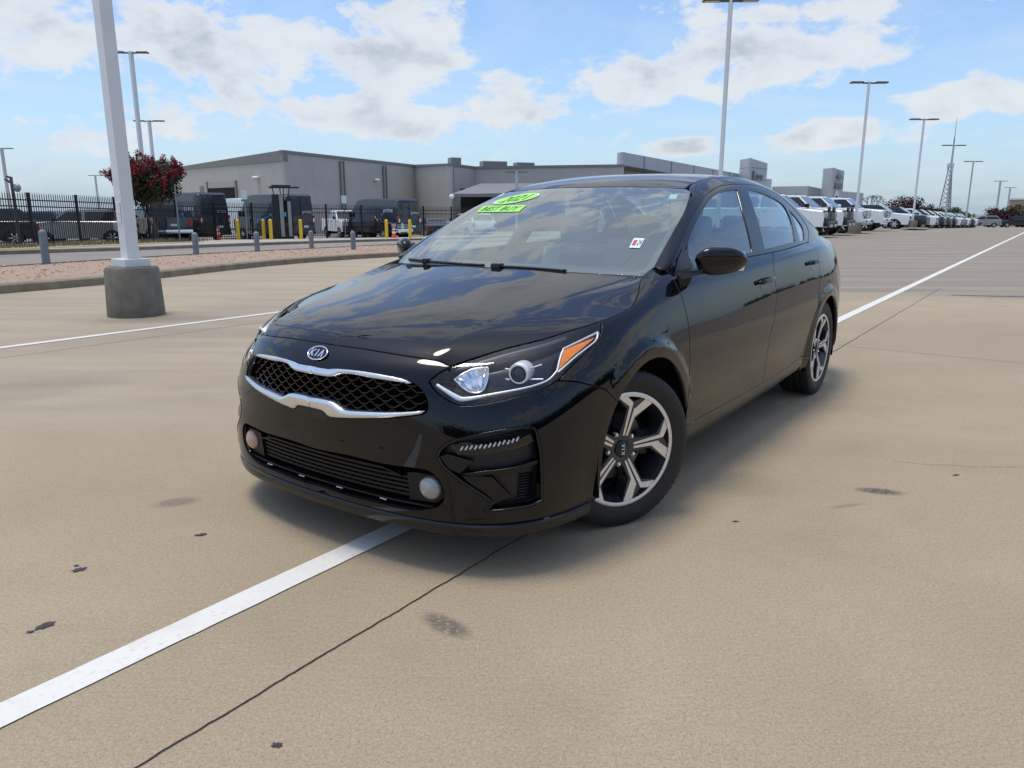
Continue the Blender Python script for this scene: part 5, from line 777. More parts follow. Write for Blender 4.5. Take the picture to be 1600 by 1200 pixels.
for y in (-.33, -.12, .09, .30):
    bm = bmesh.new(); x = nose_x(y, .238)-.004; box_bm(bm, x-.012, x+.002, y-.016, y+.016, .2365, .2400, .001); bm_obj('retaining_clip', bm, M['chrome'], lower)
# front lip: a swept blade under the bumper
bm = bmesh.new(); u_end = float(np.array(CUR['front_bumper']['loop'])[:, 0].max())
uu = np.linspace(0, u_end-.10, 70); P = SIDE.uv(uu, np.full(70, SIDE.V[1]*1.1)); nn = SIDE.normal(uu, np.full(70, SIDE.V[1]*1.6)); nn[:, 2] = 0; nn /= np.linalg.norm(nn, axis=1, keepdims=True)
prof = [(-.012, .203), (.003, .196), (.008, .189), (.009, .176), (.003, .156), (-.03, .150), (-.10, .155)]
rows = []
for P_, n_i, fl in [(P[::-1]*FLIP, nn[::-1]*FLIP, 1), (P[1:], nn[1:], 1)]:
    for p, n3 in zip(P_, n_i):
        rows.append([bm.verts.new((p[0]+n3[0]*d, p[1]+n3[1]*d, z-.004)) for d, z in prof])
for A, B in zip(rows, rows[1:]):
    for k in range(len(prof)-1): bm.faces.new((A[k], A[k+1], B[k+1], B[k]))
bm_obj('front_lip', bm, M['gloss'], car, smooth=R(28))
# scraped lip corner
sq = densify(CUR['scuff']['loop'], .01); rnd = random.Random(3)
for k in range(5):
    a = rnd.randint(0, len(sq)-12); seg = sq[a:a+rnd.randint(6, 12)]+np.array([0, rnd.uniform(-.008, .008)])
    seg = seg+np.array([[0, rnd.uniform(-.003, .003)] for _ in seg])
    bm = bmesh.new(); ribbon(bm, SIDE, seg, [max(.0008, .0028*math.sin(math.pi*(i+.5)/len(seg))*rnd.uniform(.4, 1.2)) for i in range(len(seg))], .0012, .001); bm_obj('scrape', bm, M['scratch'], bumper)

# corner vents
vl = np.array(CUR['vent_outline']['loop'])
for s in (1, -1):
    Vn = SIDE.uv(vl[:, 0], vl[:, 1]); nn = SIDE.normal(vl[:, 0], vl[:, 1]); n0 = nn.mean(0); n0 /= np.linalg.norm(n0)
    V = np.concatenate([Vn, Vn-n0*.055])*np.array([1, s, 1]); k = len(vl)
    vent = mesh_obj('side_vent', V, [(i, (i+1) % k, k+(i+1) % k, k+i) for i in range(k)], M['gloss'], car, smooth=R(40))
    panel('vent_floor', M['satin'], vent, 'vent_outline', side=s, lift=-.045, gap=-.002, depth=.002, sp=.04)
    V, F, Nn = panel_data(SIDE, vl, [vl.mean(0)+(vl-vl.mean(0))*.955], sp=.2, gap=.001, depth=.012, lift=.0015)
    panel('vent_rim', M['gloss'], vent, None, side=s, patch=SIDE, loop=vl, holes=[inset(vl, .006)], gap=.000, depth=.008, lift=.0015, sp=.05)
    panel('fin', M['paint'], vent, 'fin_h', side=s, lift=-.008, depth=.03, gap=0, sp=.02)
    panel('fin', M['paint'], vent, 'fin_a', side=s, lift=-.006, depth=.03, gap=0, sp=.02)
    panel('fin', M['paint'], vent, 'fin_b', side=s, lift=-.012, depth=.03, gap=0, sp=.02)
    lamp = panel('running_lamp', M['lens'], vent, 'drl', side=s, lift=-.010, depth=.02, gap=0, sp=.03)
    panel('lamp_bowl', M['dark'], lamp, 'drl', side=s, lift=-.032, depth=.003, gap=0, sp=.04)
    bm = bmesh.new(); dl = np.array(CUR['drl']['loop']); lo, hi = dl.min(0), dl.max(0)
    for k in range(13):
        u = lo[0]+(hi[0]-lo[0])*(.13+.055*k); vm = dl[np.argsort(np.abs(dl[:, 0]-u))[:6], 1].mean()
        ribbon(bm, SIDE, densify([(u-.003, vm-.007), (u+.004, vm+.008)], .004), .0060, .004, -.016, s)
    bm_obj('lamp_ribs', bm, M['ring'], lamp)
    bm = bmesh.new(); sl = np.array(CUR['vent_slots']['loop']); lo, hi = sl.min(0), sl.max(0)
    for k in range(9):
        v = lo[1]+(hi[1]-lo[1])*(k+.5)/9; ribbon(bm, SIDE, densify([(lo[0]+.01, v), (hi[0]-.012, v)], .03), .004, .006, -.04, s)
    bm_obj('vent_louvre', bm, M['satin'], vent)

# headlights
for s in (1, -1):
    hl = panel('headlight', M['lens'], car, 'headlight', side=s, lift=-.0015, depth=.004, gap=.0035, sp=.02)
    hlp = np.array(CUR['headlight']['loop']); P = SIDE.uv(hlp[:, 0], hlp[:, 1]); nn = SIDE.normal(hlp[:, 0], hlp[:, 1]); k = len(hlp)
    n0 = nn.mean(0); n0 /= np.linalg.norm(n0); cin = hlp.mean(0)
    hi_ = inset(hlp, .010); P2 = SIDE.uv(hi_[:, 0], hi_[:, 1])-SIDE.normal(hi_[:, 0], hi_[:, 1])*.05
    V = np.concatenate([P-nn*.006, P2])*np.array([1, s, 1])
    mesh_obj('lamp_wall', V, [(i, (i+1) % k, k+(i+1) % k, k+i) for i in range(k)], M['gloss'], hl, smooth=R(40))
    panel('lamp_floor', M['gloss'], hl, 'headlight', side=s, lift=-.052, depth=.002, gap=-.004, sp=.03)
    bm = bmesh.new()
    q = densify(CUR['hl_strip']['loop'], .008); ribbon(bm, SIDE, q, np.interp(np.arange(len(q)), [0, len(q)*.5, len(q)*.72, len(q)*.86, len(q)], [.006, .006, .009, .018, .010]), .004, -.016, s)
    q = densify(CUR['hl_strip2']['loop'], .008); ribbon(bm, SIDE, q, .006, .004, -.014, s)
    bm_obj('lamp_trim', bm, M['ring'], hl)
    bm = bmesh.new(); q = densify(CUR['hl_top']['loop'], .02); ribbon(bm, SIDE, q, np.interp(np.arange(len(q)), [0, len(q)*.3, len(q)], [.012, .020, .014]), .004, -.020, s); bm_obj('lamp_eyebrow', bm, M['rimdark'], hl)
    panel('side_marker', M['amber'], hl, 'amber', side=s, lift=-.014, depth=.01, gap=.002, sp=.02)
    # projector
    q = CUR['hl_proj']['loop'][0]; c_ = SIDE.uv(*q); 
    dirn = np.array([.95, .28, -.02]); dirn /= np.linalg.norm(dirn); cc = c_-SIDE.normal(*q)*.030
    V, F = lathe([(.028, .016), (.0335, .016), (.036, .012), (.038, -.02), (.036, -.05), (.030, -.05), (.0285, .0)], 32, 'y')
    pr = mesh_obj('projector_ring', V, F, M['ring'], hl, smooth=R(40)); pr.location = cc*np.array([1, s, 1]); pr.rotation_euler = (0, 0, math.atan2(dirn[1]*s, dirn[0])-R(90))
    V, F = lathe([(.0001, .018), (.010, .0165), (.019, .012), (.025, .005), (.029, -.004)], 28, 'y')
    ln = mesh_obj('projector_lens', V, F, M['gloss'], hl, smooth=True); ln.location = (cc+dirn*.0)*np.array([1, s, 1]); ln.rotation_euler = pr.rotation_euler
    for (a, b) in (((.035, .018), (.075, .032)), ((.036, -.02), (.08, -.018)), ((-.036, .012), (-.05, .014)), ((-.034, -.024), (-.048, -.022))):
        p0 = cc+np.array([0, 0, 0]); tx = np.array([-.45, .9, 0]); tx /= np.linalg.norm(tx)
        A = p0+tx*a[0]+np.array([0, 0, a[1]]); B = p0+tx*b[0]+np.array([0, 0, b[1]]); bm = bmesh.new(); cyl_bm(bm, A*np.array([1, s, 1]), B*np.array([1, s, 1]), .0028, n=6); bm_obj('projector_spoke', bm, M['chrome'], hl)
    # reflector bowl
    rq = np.array(CUR['hl_refl']['loop']); n0 = SIDE.normal(*rq.mean(0)); P = SIDE.uv(rq[:, 0], rq[:, 1]); Pc = P.mean(0)
    A = P-n0*.014; B = Pc+(P-Pc)*.55-n0*.045; D = Pc+(P-Pc)*.22-n0*.050; k = len(rq)
    V = np.concatenate([A, B, D, [Pc-n0*.05]])*np.array([1, s, 1])
    F = [(i, (i+1) % k, k+(i+1) % k, k+i) for i in range(k)]+[(k+i, k+(i+1) % k, 2*k+(i+1) % k, 2*k+i) for i in range(k)]+[(2*k+i, 2*k+(i+1) % k, 3*k) for i in range(k)]
    mesh_obj('lamp_reflector', V, F, M['bright'], hl, smooth=R(25))
    bm = bmesh.new(); ribbon(bm, SIDE, np.concatenate([rq, rq[:1]]), .0045, .003, -.016, s); cyl_bm(bm, (Pc-n0*.048)*np.array([1, s, 1]), (Pc-n0*.025)*np.array([1, s, 1]), .012, .009, 12)
    bm_obj('reflector_rim', bm, M['chrome'], hl)

# emblem: oval ring with three letters
eq = CUR['emblem']['loop'][0]; ep = SIDE.uv(*eq); en = SIDE.normal(*eq); en[1] = 0; en /= np.linalg.norm(en)
ex = np.array([0, 1., 0]); ez = np.cross(en, ex); ez = ez if ez[2] > 0 else -ez
def on_emblem(a, b, h): return ep+ex*a+ez*b+en*h
bm = bmesh.new(); EA, EB = .048, .028
ringv = []
for k in range(40):
    t_ = 2*math.pi*k/40
    row = []
    for j in range(8):
        g_ = 2*math.pi*j/8; r_ = 1+.058*math.cos(g_)
        row.append(bm.verts.new(on_emblem(EA*r_*math.cos(t_), EB*(1+.095*math.cos(g_))*math.sin(t_), .005+.003*math.sin(g_))))
    ringv.append(row)
for k in range(40):
    for j in range(8): bm.faces.new((ringv[k][j], ringv[(k+1) % 40][j], ringv[(k+1) % 40][(j+1) % 8], ringv[k][(j+1) % 8]))
emb = bm_obj('emblem', bm, M['bright'], bumper, smooth=True)
bm = bmesh.new(); bm.faces.new([bm.verts.new(on_emblem(EA*math.cos(t_), EB*math.sin(t_), .004)) for t_ in np.linspace(0, 2*math.pi, 36, endpoint=False)]); bm_obj('emblem_plate', bm, M['gloss'], emb)
def letter_polys(h=1.):
    K = [[(-.5, -.5), (-.26, -.5), (-.26, .5), (-.5, .5)], [(-.26, -.02), (.20, .5), (.48, .5), (-.02, -.02), (.5, -.5), (.2, -.5), (-.26, -.10)]]
    I = [[(-.13, -.5), (.13, -.5), (.13, .5), (-.13, .5)]]
    A = [[(-.5, -.5), (-.22, -.5), (.0, .22), (.22, -.5), (.5, -.5), (.14, .5), (-.14, .5)]]
    return K, I, A
def kia_letters(place, H, Wd, depth):
    bm = bmesh.new()
    # seen from the front, +y runs to the viewer's right, so letters go in -y .. +y order
    for polys, cx, w in zip(letter_polys(), (-.36, -.02, .33), (.34, .34, .34)):
        for poly in polys:
            a = [bm.verts.new(place((cx+p[0]*w)*Wd+p[1]*H*.10, p[1]*H, depth)) for p in poly]; b = [bm.verts.new(place((cx+p[0]*w)*Wd+p[1]*H*.10, p[1]*H, 0.)) for p in poly]
            bm.faces.new(a)
            for i in range(len(a)): bm.faces.new((a[i], a[(i+1) % len(a)], b[(i+1) % len(a)], b[i]))
    return bm
bm_obj('emblem_letters', kia_letters(lambda a, b, h: on_emblem(a, b, .004+h), .030, .067, .003), M['bright'], emb)

# mirrors
for s in (1, -1):
    ax0, ax1 = np.array([-.545, .835, 1.005]), np.array([-.665, 1.020, 1.015])
    bm = bmesh.new(); bm2 = bmesh.new(); rings = []
    T = np.linspace(0, 1, 16); nr = 24
    for t_ in T:
        cpt = ax0+(ax1-ax0)*t_
        k_ = (1-abs(2*t_-1)**3.2)**.5 if 0 < t_ < 1 else .12
        hh = .064*(k_*.75+.25*k_*k_)*np.interp(t_, [0, .3, 1], [.92, 1, .80]); dd = .062*k_
        row = []
        for j in range(nr):
            a_ = 2*math.pi*j/nr
            ca, sa = math.cos(a_), math.sin(a_)
            fx = np.sign(ca)*abs(ca)**.75; fz = np.sign(sa)*abs(sa)**.8
            row.append((cpt[0]+fx*dd*(1 if fx > 0 else .55)+.012*fz, cpt[1]*s, cpt[2]+fz*hh))
        rings.append(row)
    V = [p for r_ in rings for p in r_]; F = []; fm = []
    for i in range(len(T)-1):
        for j in range(nr):
            F.append((i*nr+j, i*nr+(j+1) % nr, (i+1)*nr+(j+1) % nr, (i+1)*nr+j)); zz = (rings[i][j][2]+rings[i][(j+1) % nr][2])/2
            fm.append(0 if (zz > ax0[2]-.016) else 1)
    F += [tuple(range(nr)), tuple(range((len(T)-1)*nr, len(T)*nr))]; fm += [0, 0]
    mir_o = mesh_obj('door_mirror', V, F, None, car, smooth=R(60), mats=[M['paint'], M['satin']], fmat=fm)
    bm = bmesh.new()
    A = [bm.verts.new((x, y*s, z)) for x, y, z in ((-.43, .79, .925), (-.56, .79, .935), (-.55, .79, .975), (-.44, .79, .965))]
    B = [bm.verts.new((x, y*s, z)) for x, y, z in ((-.52, .875, .955), (-.60, .875, .955), (-.60, .875, .975), (-.53, .875, .975))]
    for i in range(4): bm.faces.new((A[i], A[(i+1) % 4], B[(i+1) % 4], B[i]))
    bm.faces.new(A); bm.faces.new(B)
    bm_obj('mirror_arm', bm, M['gloss'], mir_o)
    bm = bmesh.new(); sail = [(-.415, .952), (-.62, .972), (-.60, 1.03), (-.585, 1.085), (-.50, 1.03)]
    vs1 = []
    for x, z in sail:
        q = GREEN.nearest(np.array([[x, .79, z]]))[0]; p = GREEN.uv(*q)+GREEN.normal(*q)*.003; vs1.append(bm.verts.new((p[0], p[1]*s, p[2])))
    bm.faces.new(vs1); bm_obj('mirror_sail', bm, M['satin'], mir_o)
    bm = bmesh.new(); bm.faces.new([bm.verts.new((ax0[0]+(ax1[0]-ax0[0])*t_-.036, (ax0[1]+(ax1[1]-ax0[1])*t_)*s, ax0[2]+dz)) for t_, dz in ((.1, -.04), (.88, -.04), (.93, 0), (.88, .042), (.1, .042))])
    bm_obj('mirror_glass', bm, M['bright'], mir_o)

# wipers
def wiper(qs, w, side, lift=.012):
    bm = bmesh.new(); q = densify(qs, .03); ribbon(bm, GLASS, q, w, .0045, lift, side); return bm
wr = np.array(CUR['wiper_r']['loop']); w1 = np.array(CUR['wiper_l1']['loop']); w2 = np.array(CUR['wiper_l2']['loop'])
wp = bm_obj('wiper', wiper(wr, .011, -1, .004), M['satin'], car)
bm = bmesh.new(); p = GLASS.uv(*wr[len(wr)//3])*FLIP; box_bm(bm, p[0]-.015, p[0]+.02, p[1]-.018, p[1]+.018, p[2]-.01, p[2]+.016, .006); bm_obj('wiper_pivot', bm, M['satin'], wp)
wp = bm_obj('wiper', wiper(w2, .011, 1, .004), M['satin'], car)
bm_obj('wiper_arm', wiper(w1[::-1] if w1[0][0] > w1[-1][0] else w1, .010, -1, .004), M['satin'], wp)
bm = bmesh.new(); p = GLASS.uv(*w2[1]); box_bm(bm, p[0]-.02, p[0]+.022, p[1]-.027, p[1]+.027, p[2]-.01, p[2]+.018, .007); bm_obj('wiper_pivot', bm, M['satin'], wp)
bm = bmesh.new()   # cowl tray between hood and glass
cw = [HOOD.uv(u, HOOD.V[-1]*.965) for u in np.linspace(0, HOOD.U[-3], 16)]
for s in (1, -1):
    A = [bm.verts.new((p[0]+.03, p[1]*s, p[2]-.035)) for p in cw]; B = [bm.verts.new((p[0]-.16, p[1]*s, p[2]-.05)) for p in cw]
    for i in range(15): bm.faces.new((A[i], A[i+1], B[i+1], B[i]))
bm_obj('cowl', bm, M['satin'], car)

# stickers on the windshield
def quad_map(q4, side, lift):
    q4 = np.array(q4)
    def f(a, b):   # a, b in 0..1
        q = (q4[0]*(1-a)+q4[3]*a)*(1-b)+(q4[1]*(1-a)+q4[2]*a)*b
        return (GLASS.uv(*q)+GLASS.normal(*q)*lift)*np.array([1, side, 1])
    return f
def sheet(f, na=10, nb=4):
    V = [f(a, b) for a in np.linspace(0, 1, na) for b in np.linspace(0, 1, nb)]; return V, [(i*nb+j, (i+1)*nb+j, (i+1)*nb+j+1, i*nb+j+1) for i in range(na-1) for j in range(nb-1)]
def letters_on(f, txt, a0, a1, b0, b1, shear=.0, bold=0.):
    V, F = text_mesh(txt, 1, 0, 2, shear, bold); A = np.array(V); lo, hi = A.min(0), A.max(0)
    return [f(a0+(v[0]-lo[0])/(hi[0]-lo[0])*(a1-a0), b0+(v[1]-lo[1])/(hi[1]-lo[1])*(b1-b0)) for v in V], F
oc = np.array(CUR['oval']['loop']); o_l, o_r, o_t, o_b = oc
ocen = (o_l+o_r)/2; oh = (o_t-o_b)/2
def oval_pt(r, t, lift): 
    q = ocen+(o_r-o_l)/2*math.cos(t)*r+oh*math.sin(t)*r; return (GLASS.uv(*q)+GLASS.normal(*q)*lift)*FLIP
n_ = 40
st = mesh_obj('year_sticker', [oval_pt(1, 2*math.pi*k/n_, .001) for k in range(n_)]+[oval_pt(.0, 0, .001)], [(k, (k+1) % n_, n_) for k in range(n_)], M['skin_w'], car)
mesh_obj('sticker_face', [oval_pt(.93, 2*math.pi*k/n_, .0018) for k in range(n_)]+[oval_pt(.0, 0, .0018)], [(k, (k+1) % n_, n_) for k in range(n_)], M['green'], st)
def oval_map(a, b):
    q = ocen+(o_r-o_l)/2*(a*2-1)+oh*(b*2-1); return (GLASS.uv(*q)+GLASS.normal(*q)*.0026)*FLIP
mesh_obj('sticker_lettering', *letters_on(oval_map, '2021', .17, .83, .20, .80, .3, .01), M['ink'], st)
s4 = np.array(CUR['strip']['loop']); fmap = quad_map(s4, -1, .001)
st = mesh_obj('slogan_sticker', *sheet(fmap), M['green'], car)
mesh_obj('sticker_lettering', *letters_on(quad_map(s4, -1, .0018), 'BEST BUY', .06, .94, .16, .84, .3, .02), M['ink'], st)
s4 = np.array(CUR['sticker']['loop']); fmap = quad_map(s4, 1, .001)
st = mesh_obj('inspection_sticker', *sheet(fmap), M['skin_w'], car)
f2 = quad_map(s4, 1, .0018)
mesh_obj('sticker_print', [f2(a, b) for a, b in ((.12, .22), (.42, .22), (.42, .80), (.12, .80))], [(0, 1, 2, 3)], M['redp'], st)
mesh_obj('sticker_lettering', *letters_on(f2, '24', .50, .92, .25, .85, .2, .01), M['ink'], st)
s4 = np.array(CUR['sticker_small']['loop']); mesh_obj('toll_tag', *sheet(quad_map(s4, 1, -.004)), M['skin_w'], car)

# cabin
bm = bmesh.new(); prism_bm(bm, [(-.30, .60), (-.30, .885), (-.52, .935), (-.80, .945), (-1.00, .90), (-1.02, .78), (-.96, .60)], -.70, .70); bmesh.ops.bevel(bm, geom=bm.edges[:], offset=.02, segments=2, affect='EDGES')
dash = bm_obj('dashboard', bm, M['dash'], car, smooth=R(40))
bm = bmesh.new(); box_bm(bm, -1.02, -.96, -.13, .13, .88, 1.0, .01); bm_obj('display', bm, M['gloss'], dash)
bm = bmesh.new(); box_bm(bm, -2.95, -.3, -.72, .72, .27, .33); bm_obj('cabin_floor', bm, M['dash'], car)
def seat(x, y, w, rear=False):
    bm = bmesh.new()
    prism_bm(bm, [(x+.30, .42), (x+.33, .52), (x-.15, .49), (x-.20, .40)], y-w/2, y+w/2)
    prism_bm(bm, [(x-.12, .45), (x-.20, .72), (x-.27, 1.02), (x-.36, 1.02), (x-.30, .72), (x-.24, .42)], y-w/2+.02, y+w/2-.02)
    bmesh.ops.bevel(bm, geom=bm.edges[:], offset=.025, segments=2, affect='EDGES')
    o = bm_obj('rear_bench' if rear else 'front_seat', bm, M['interior'], car, smooth=R(40))
    for yy in ((y,) if not rear else (-.35, .35)):
        bm = bmesh.new(); box_bm(bm, x-.38, x-.28, yy-.12, yy+.12, 1.04, 1.19, .03, seg=3)
        for d in (-.06, .06): cyl_bm(bm, (x-.33, yy+d, 1.0), (x-.33, yy+d, 1.06), .007, n=8)
        bm_obj('headrest', bm, M['interior'], o, smooth=R(40))
seat(-1.25, .37, .50); seat(-1.25, -.37, .50); seat(-2.15, 0, 1.3, True)
bm = bmesh.new(); cyl_bm(bm, (-.90, .37, .82), (-1.02, .37, .86), .03, .05, 12)
rg = []
for k in range(32):
    a_ = 2*math.pi*k/32; cpt = Vector((-1.03, .37, .865)); e1 = Vector((0, 1, 0)); e2 = Vector((-.45, 0, .89)).normalized(); e3 = e1.cross(e2)
    rd = e1*math.cos(a_)+e2*math.sin(a_); rg.append([bm.verts.new(cpt+rd*(.185+.014*math.cos(b_))+e3*.014*math.sin(b_)) for b_ in np.linspace(0, 2*math.pi, 8, endpoint=False)])
for k in range(32):
    for j in range(8): bm.faces.new((rg[k][j], rg[(k+1) % 32][j], rg[(k+1) % 32][(j+1) % 8], rg[k][(j+1) % 8]))
for d in (-1, 1): box_bm(bm, -1.04, -1.02, .37+(0 if d > 0 else -.18), .37+(.18 if d > 0 else 0), .85, .88)
bm_obj('steering_wheel', bm, M['dash'], car, smooth=R(40))
bm = bmesh.new(); box_bm(bm, -1.06, -1.03, -.11, .11, 1.235, 1.29, .012); cyl_bm(bm, (-1.03, 0, 1.28), (-.985, 0, 1.315), .010, n=8); bm_obj('rear_view_mirror', bm, M['satin'], car, smooth=R(40))
for s in (1, -1):
    bm = bmesh.new(); prism_bm(bm, [(-.34, .30), (-.34, .94), (-.8, .955), (-2.5, 1.0), (-2.5, .30)], .755*s, .785*s); bm_obj('door_card', bm, M['dash'], car)
bm = bmesh.new(); hd = [(x, float(edge_z(x))-.035) for x in (-1.2, -1.5, -1.8, -2.1, -2.4)]; 
A = [[bm.verts.new((x, y, z+(.02 if abs(y) < .3 else 0))) for y in (-.5, -.25, .25, .5)] for x, z in hd]
for r0, r1 in zip(A, A[1:]):
    for j in range(3): bm.faces.new((r0[j], r0[j+1], r1[j+1], r1[j]))
bm_obj('headliner', bm, M['interior'], car)
# belly, wheel housings
bm = bmesh.new(); box_bm(bm, -3.45, .74, -.55, .55, .17, .24, .02); box_bm(bm, -2.25, -.45, -.79, .79, .185, .25, .01); box_bm(bm, .44, .74, -.60, .60, .17, .22, .01)
bm_obj('underbody', bm, M['dark'], car)
for cx, cz, Rr in (FA, RA):
    for s in (1, -1):
        bm = bmesh.new(); arc_ = [(cx+(Rr+.022)*math.cos(a_), cz+(Rr+.022)*math.sin(a_)) for a_ in np.linspace(R(-17), R(197), 32)]
        A = [bm.verts.new((x, .50*s, z)) for x, z in arc_]; B = [bm.verts.new((x, .875*s, z)) for x, z in arc_]
        for i in range(31): bm.faces.new((A[i], A[i+1], B[i+1], B[i]))
        bm.faces.new(A); bm_obj('wheel_liner', bm, M['dark'], car)

# wheels
def wheel_parts(root):
    """outer face towards +y of the wheel's own frame, hub at the origin"""
    tp = [(.229, -.095), (.240, -.101), (.266, -.108), (.292, -.106), (.306, -.098), (.313, -.085)]
    tread = []
    for k, y in enumerate(np.linspace(-.078, .078, 27)):
        tread.append((.3145-(.006 if k in (5, 6, 12, 13, 14, 20, 21) else 0)-.02*max(0, abs(y)-.06), y))
    tp += tread+[(.313, .085), (.306, .098), (.302, .1000), (.292, .1055), (.286, .1062), (.280, .1082), (.268, .1085), (.258, .107), (.248, .1045), (.240, .102), (.2325, .098), (.229, .086)]
    V, F = lathe(tp, 72, 'y'); ty = mesh_obj('tyre', V, F, M['rubber'], root, smooth=R(35))
    bm = bmesh.new()
    for k in range(72):      # shoulder blocks
        a_ = 2*math.pi*k/72
        for sg in (1, -1):
            vs_ = box_bm(bm, .296, .3118, sg*.0860-.0085, sg*.0860+.0085, -.0095, .0095); bmesh.ops.rotate(bm, verts=vs_, cent=(0, 0, 0), matrix=Matrix.Rotation(a_, 3, 'Y'))
    bm_obj('tread_blocks', bm, M['rubber'], ty)
    V, F = lathe([(.212, -.095), (.224, -.09), (.217, -.05), (.197, -.02), (.198, .05), (.208, .085), (.2135, .0935), (.2135, .096)], 64, 'y'); rim = mesh_obj('rim', V, F, M['rimdark'], root, smooth=R(40))
    V, F = lathe([(.2135, .0935), (.2135, .0985), (.2195, .1005), (.2270, .1000), (.2305, .0975), (.2305, .0900)], 72, 'y'); mesh_obj('rim_lip', V, F, M['rimface'], rim, smooth=R(50))
    # five forked spokes: dark body with machined faces; points are (radius, tangential) in units of the rim
    def place(bm, poly, y0, y1, ang):
        n = len(poly); c_, s_ = math.cos(ang), math.sin(ang); A, B = [], []
        for (r_, t_) in poly:
            r_, t_ = r_*.226, t_*.226; rad = math.hypot(r_, t_); dish = -.024*max(0, 1-rad/.20)**1.2; x, z = r_*c_-t_*s_, r_*s_+t_*c_
            A.append(bm.verts.new((x, y1+dish, z))); B.append(bm.verts.new((x, y0+dish, z)))
        bm.faces.new(A)
        for i in range(n): bm.faces.new((A[i], A[(i+1) % n], B[(i+1) % n], B[i]))
    for k in range(5):
        ang = R(101)+k*R(72); body, f1, f2 = bmesh.new(), bmesh.new(), bmesh.new()
        place(body, [(.14, -.13), (.45, -.10), (.72, -.105), (.885, -.36), (.975, -.20), (.85, .0), (.965, .255), (.925, .475), (.55, .115), (.30, .11), (.14, .13)], .030, .0905, ang)
        place(f1, [(.235, -.052), (.76, -.075), (.885, -.335), (.955, -.205), (.835, -.018), (.80, -.014), (.235, -.014)], .080, .0948, ang)
        place(f2, [(.235, .014), (.73, .030), (.745, .060), (.955, .262), (.905, .452), (.585, .086), (.235, .052)], .080, .0948, ang)
        sp_ = bm_obj('spoke', body, M['rimdark'], rim); bm_obj('spoke_face', f1, M['rimface'], rim); bm_obj('spoke_face', f2, M['rimface'], rim)
    V, F = lathe([(.0001, .082), (.026, .081), (.032, .077), (.034, .070), (.070, .062), (.078, .050), (.080, .0)], 40, 'y'); mesh_obj('hub_cap', V, F, M['gloss'], rim, smooth=R(40))
    bm_obj('cap_letters', kia_letters(lambda a, b, h: np.array([-a*0+(-b), .0825+h, -a*-1*-1]) if False else np.array([b, .0822+h, a]), .016, .042, .0012), M['white'], rim)
    for k in range(5):
        a_ = R(101+36)+k*R(72); bm = bmesh.new(); p = Vector((.064*math.cos(a_), 0, .064*math.sin(a_)))
        cyl_bm(bm, p+Vector((0, .045, 0)), p+Vector((0, .074, 0)), .0105, .0095, 6); bmesh.ops.create_uvsphere(bm, u_segments=10, v_segments=6, radius=.008, matrix=Matrix.Translation(p+Vector((0, .073, 0))))
        bm_obj('lug_nut', bm, M['bright'], rim)
    V, F = lathe([(.06, .012), (.140, .012), (.142, .008), (.142, -.010), (.06, -.010)], 40, 'y'); mesh_obj('brake_disc', V, F, M['disc'], root, smooth=R(30))
    bm = bmesh.new(); prism_bm(bm, [(-.150, -.055), (-.158, 0), (-.150, .055), (-.098, .045), (-.098, -.045)], -.03, .035); bm_obj('brake_caliper', bm, M['satin'], root)
    V, F = lathe([(.0001, -.02), (.18, -.02), (.20, -.06)], 32, 'y'); mesh_obj('wheel_back', V, F, M['dark'], root)
def empty_part(name, loc, rz):
    o = bpy.data.objects.new(name, None); o.empty_display_size = .1; link(o, car); o.location = loc; o.rotation_euler = (0, 0, rz); return o
STEER = R(-26)
w0 = empty_part('wheel', (.0, .775, .3145), 0); wheel_parts(w0)
w0.location = (.035, .755, .3145); w0.rotation_euler = (0, 0, STEER)
for loc, rz, roll in (((-2.70, .775, .3145), 0, .5), ((-.035, -.755, .3145), math.pi+STEER, .2), ((-2.70, -.775, .3145), math.pi, .9)):
    w = copy_tree(w0, car); w.location = loc; w.rotation_euler = (0, roll if False else 0, rz)

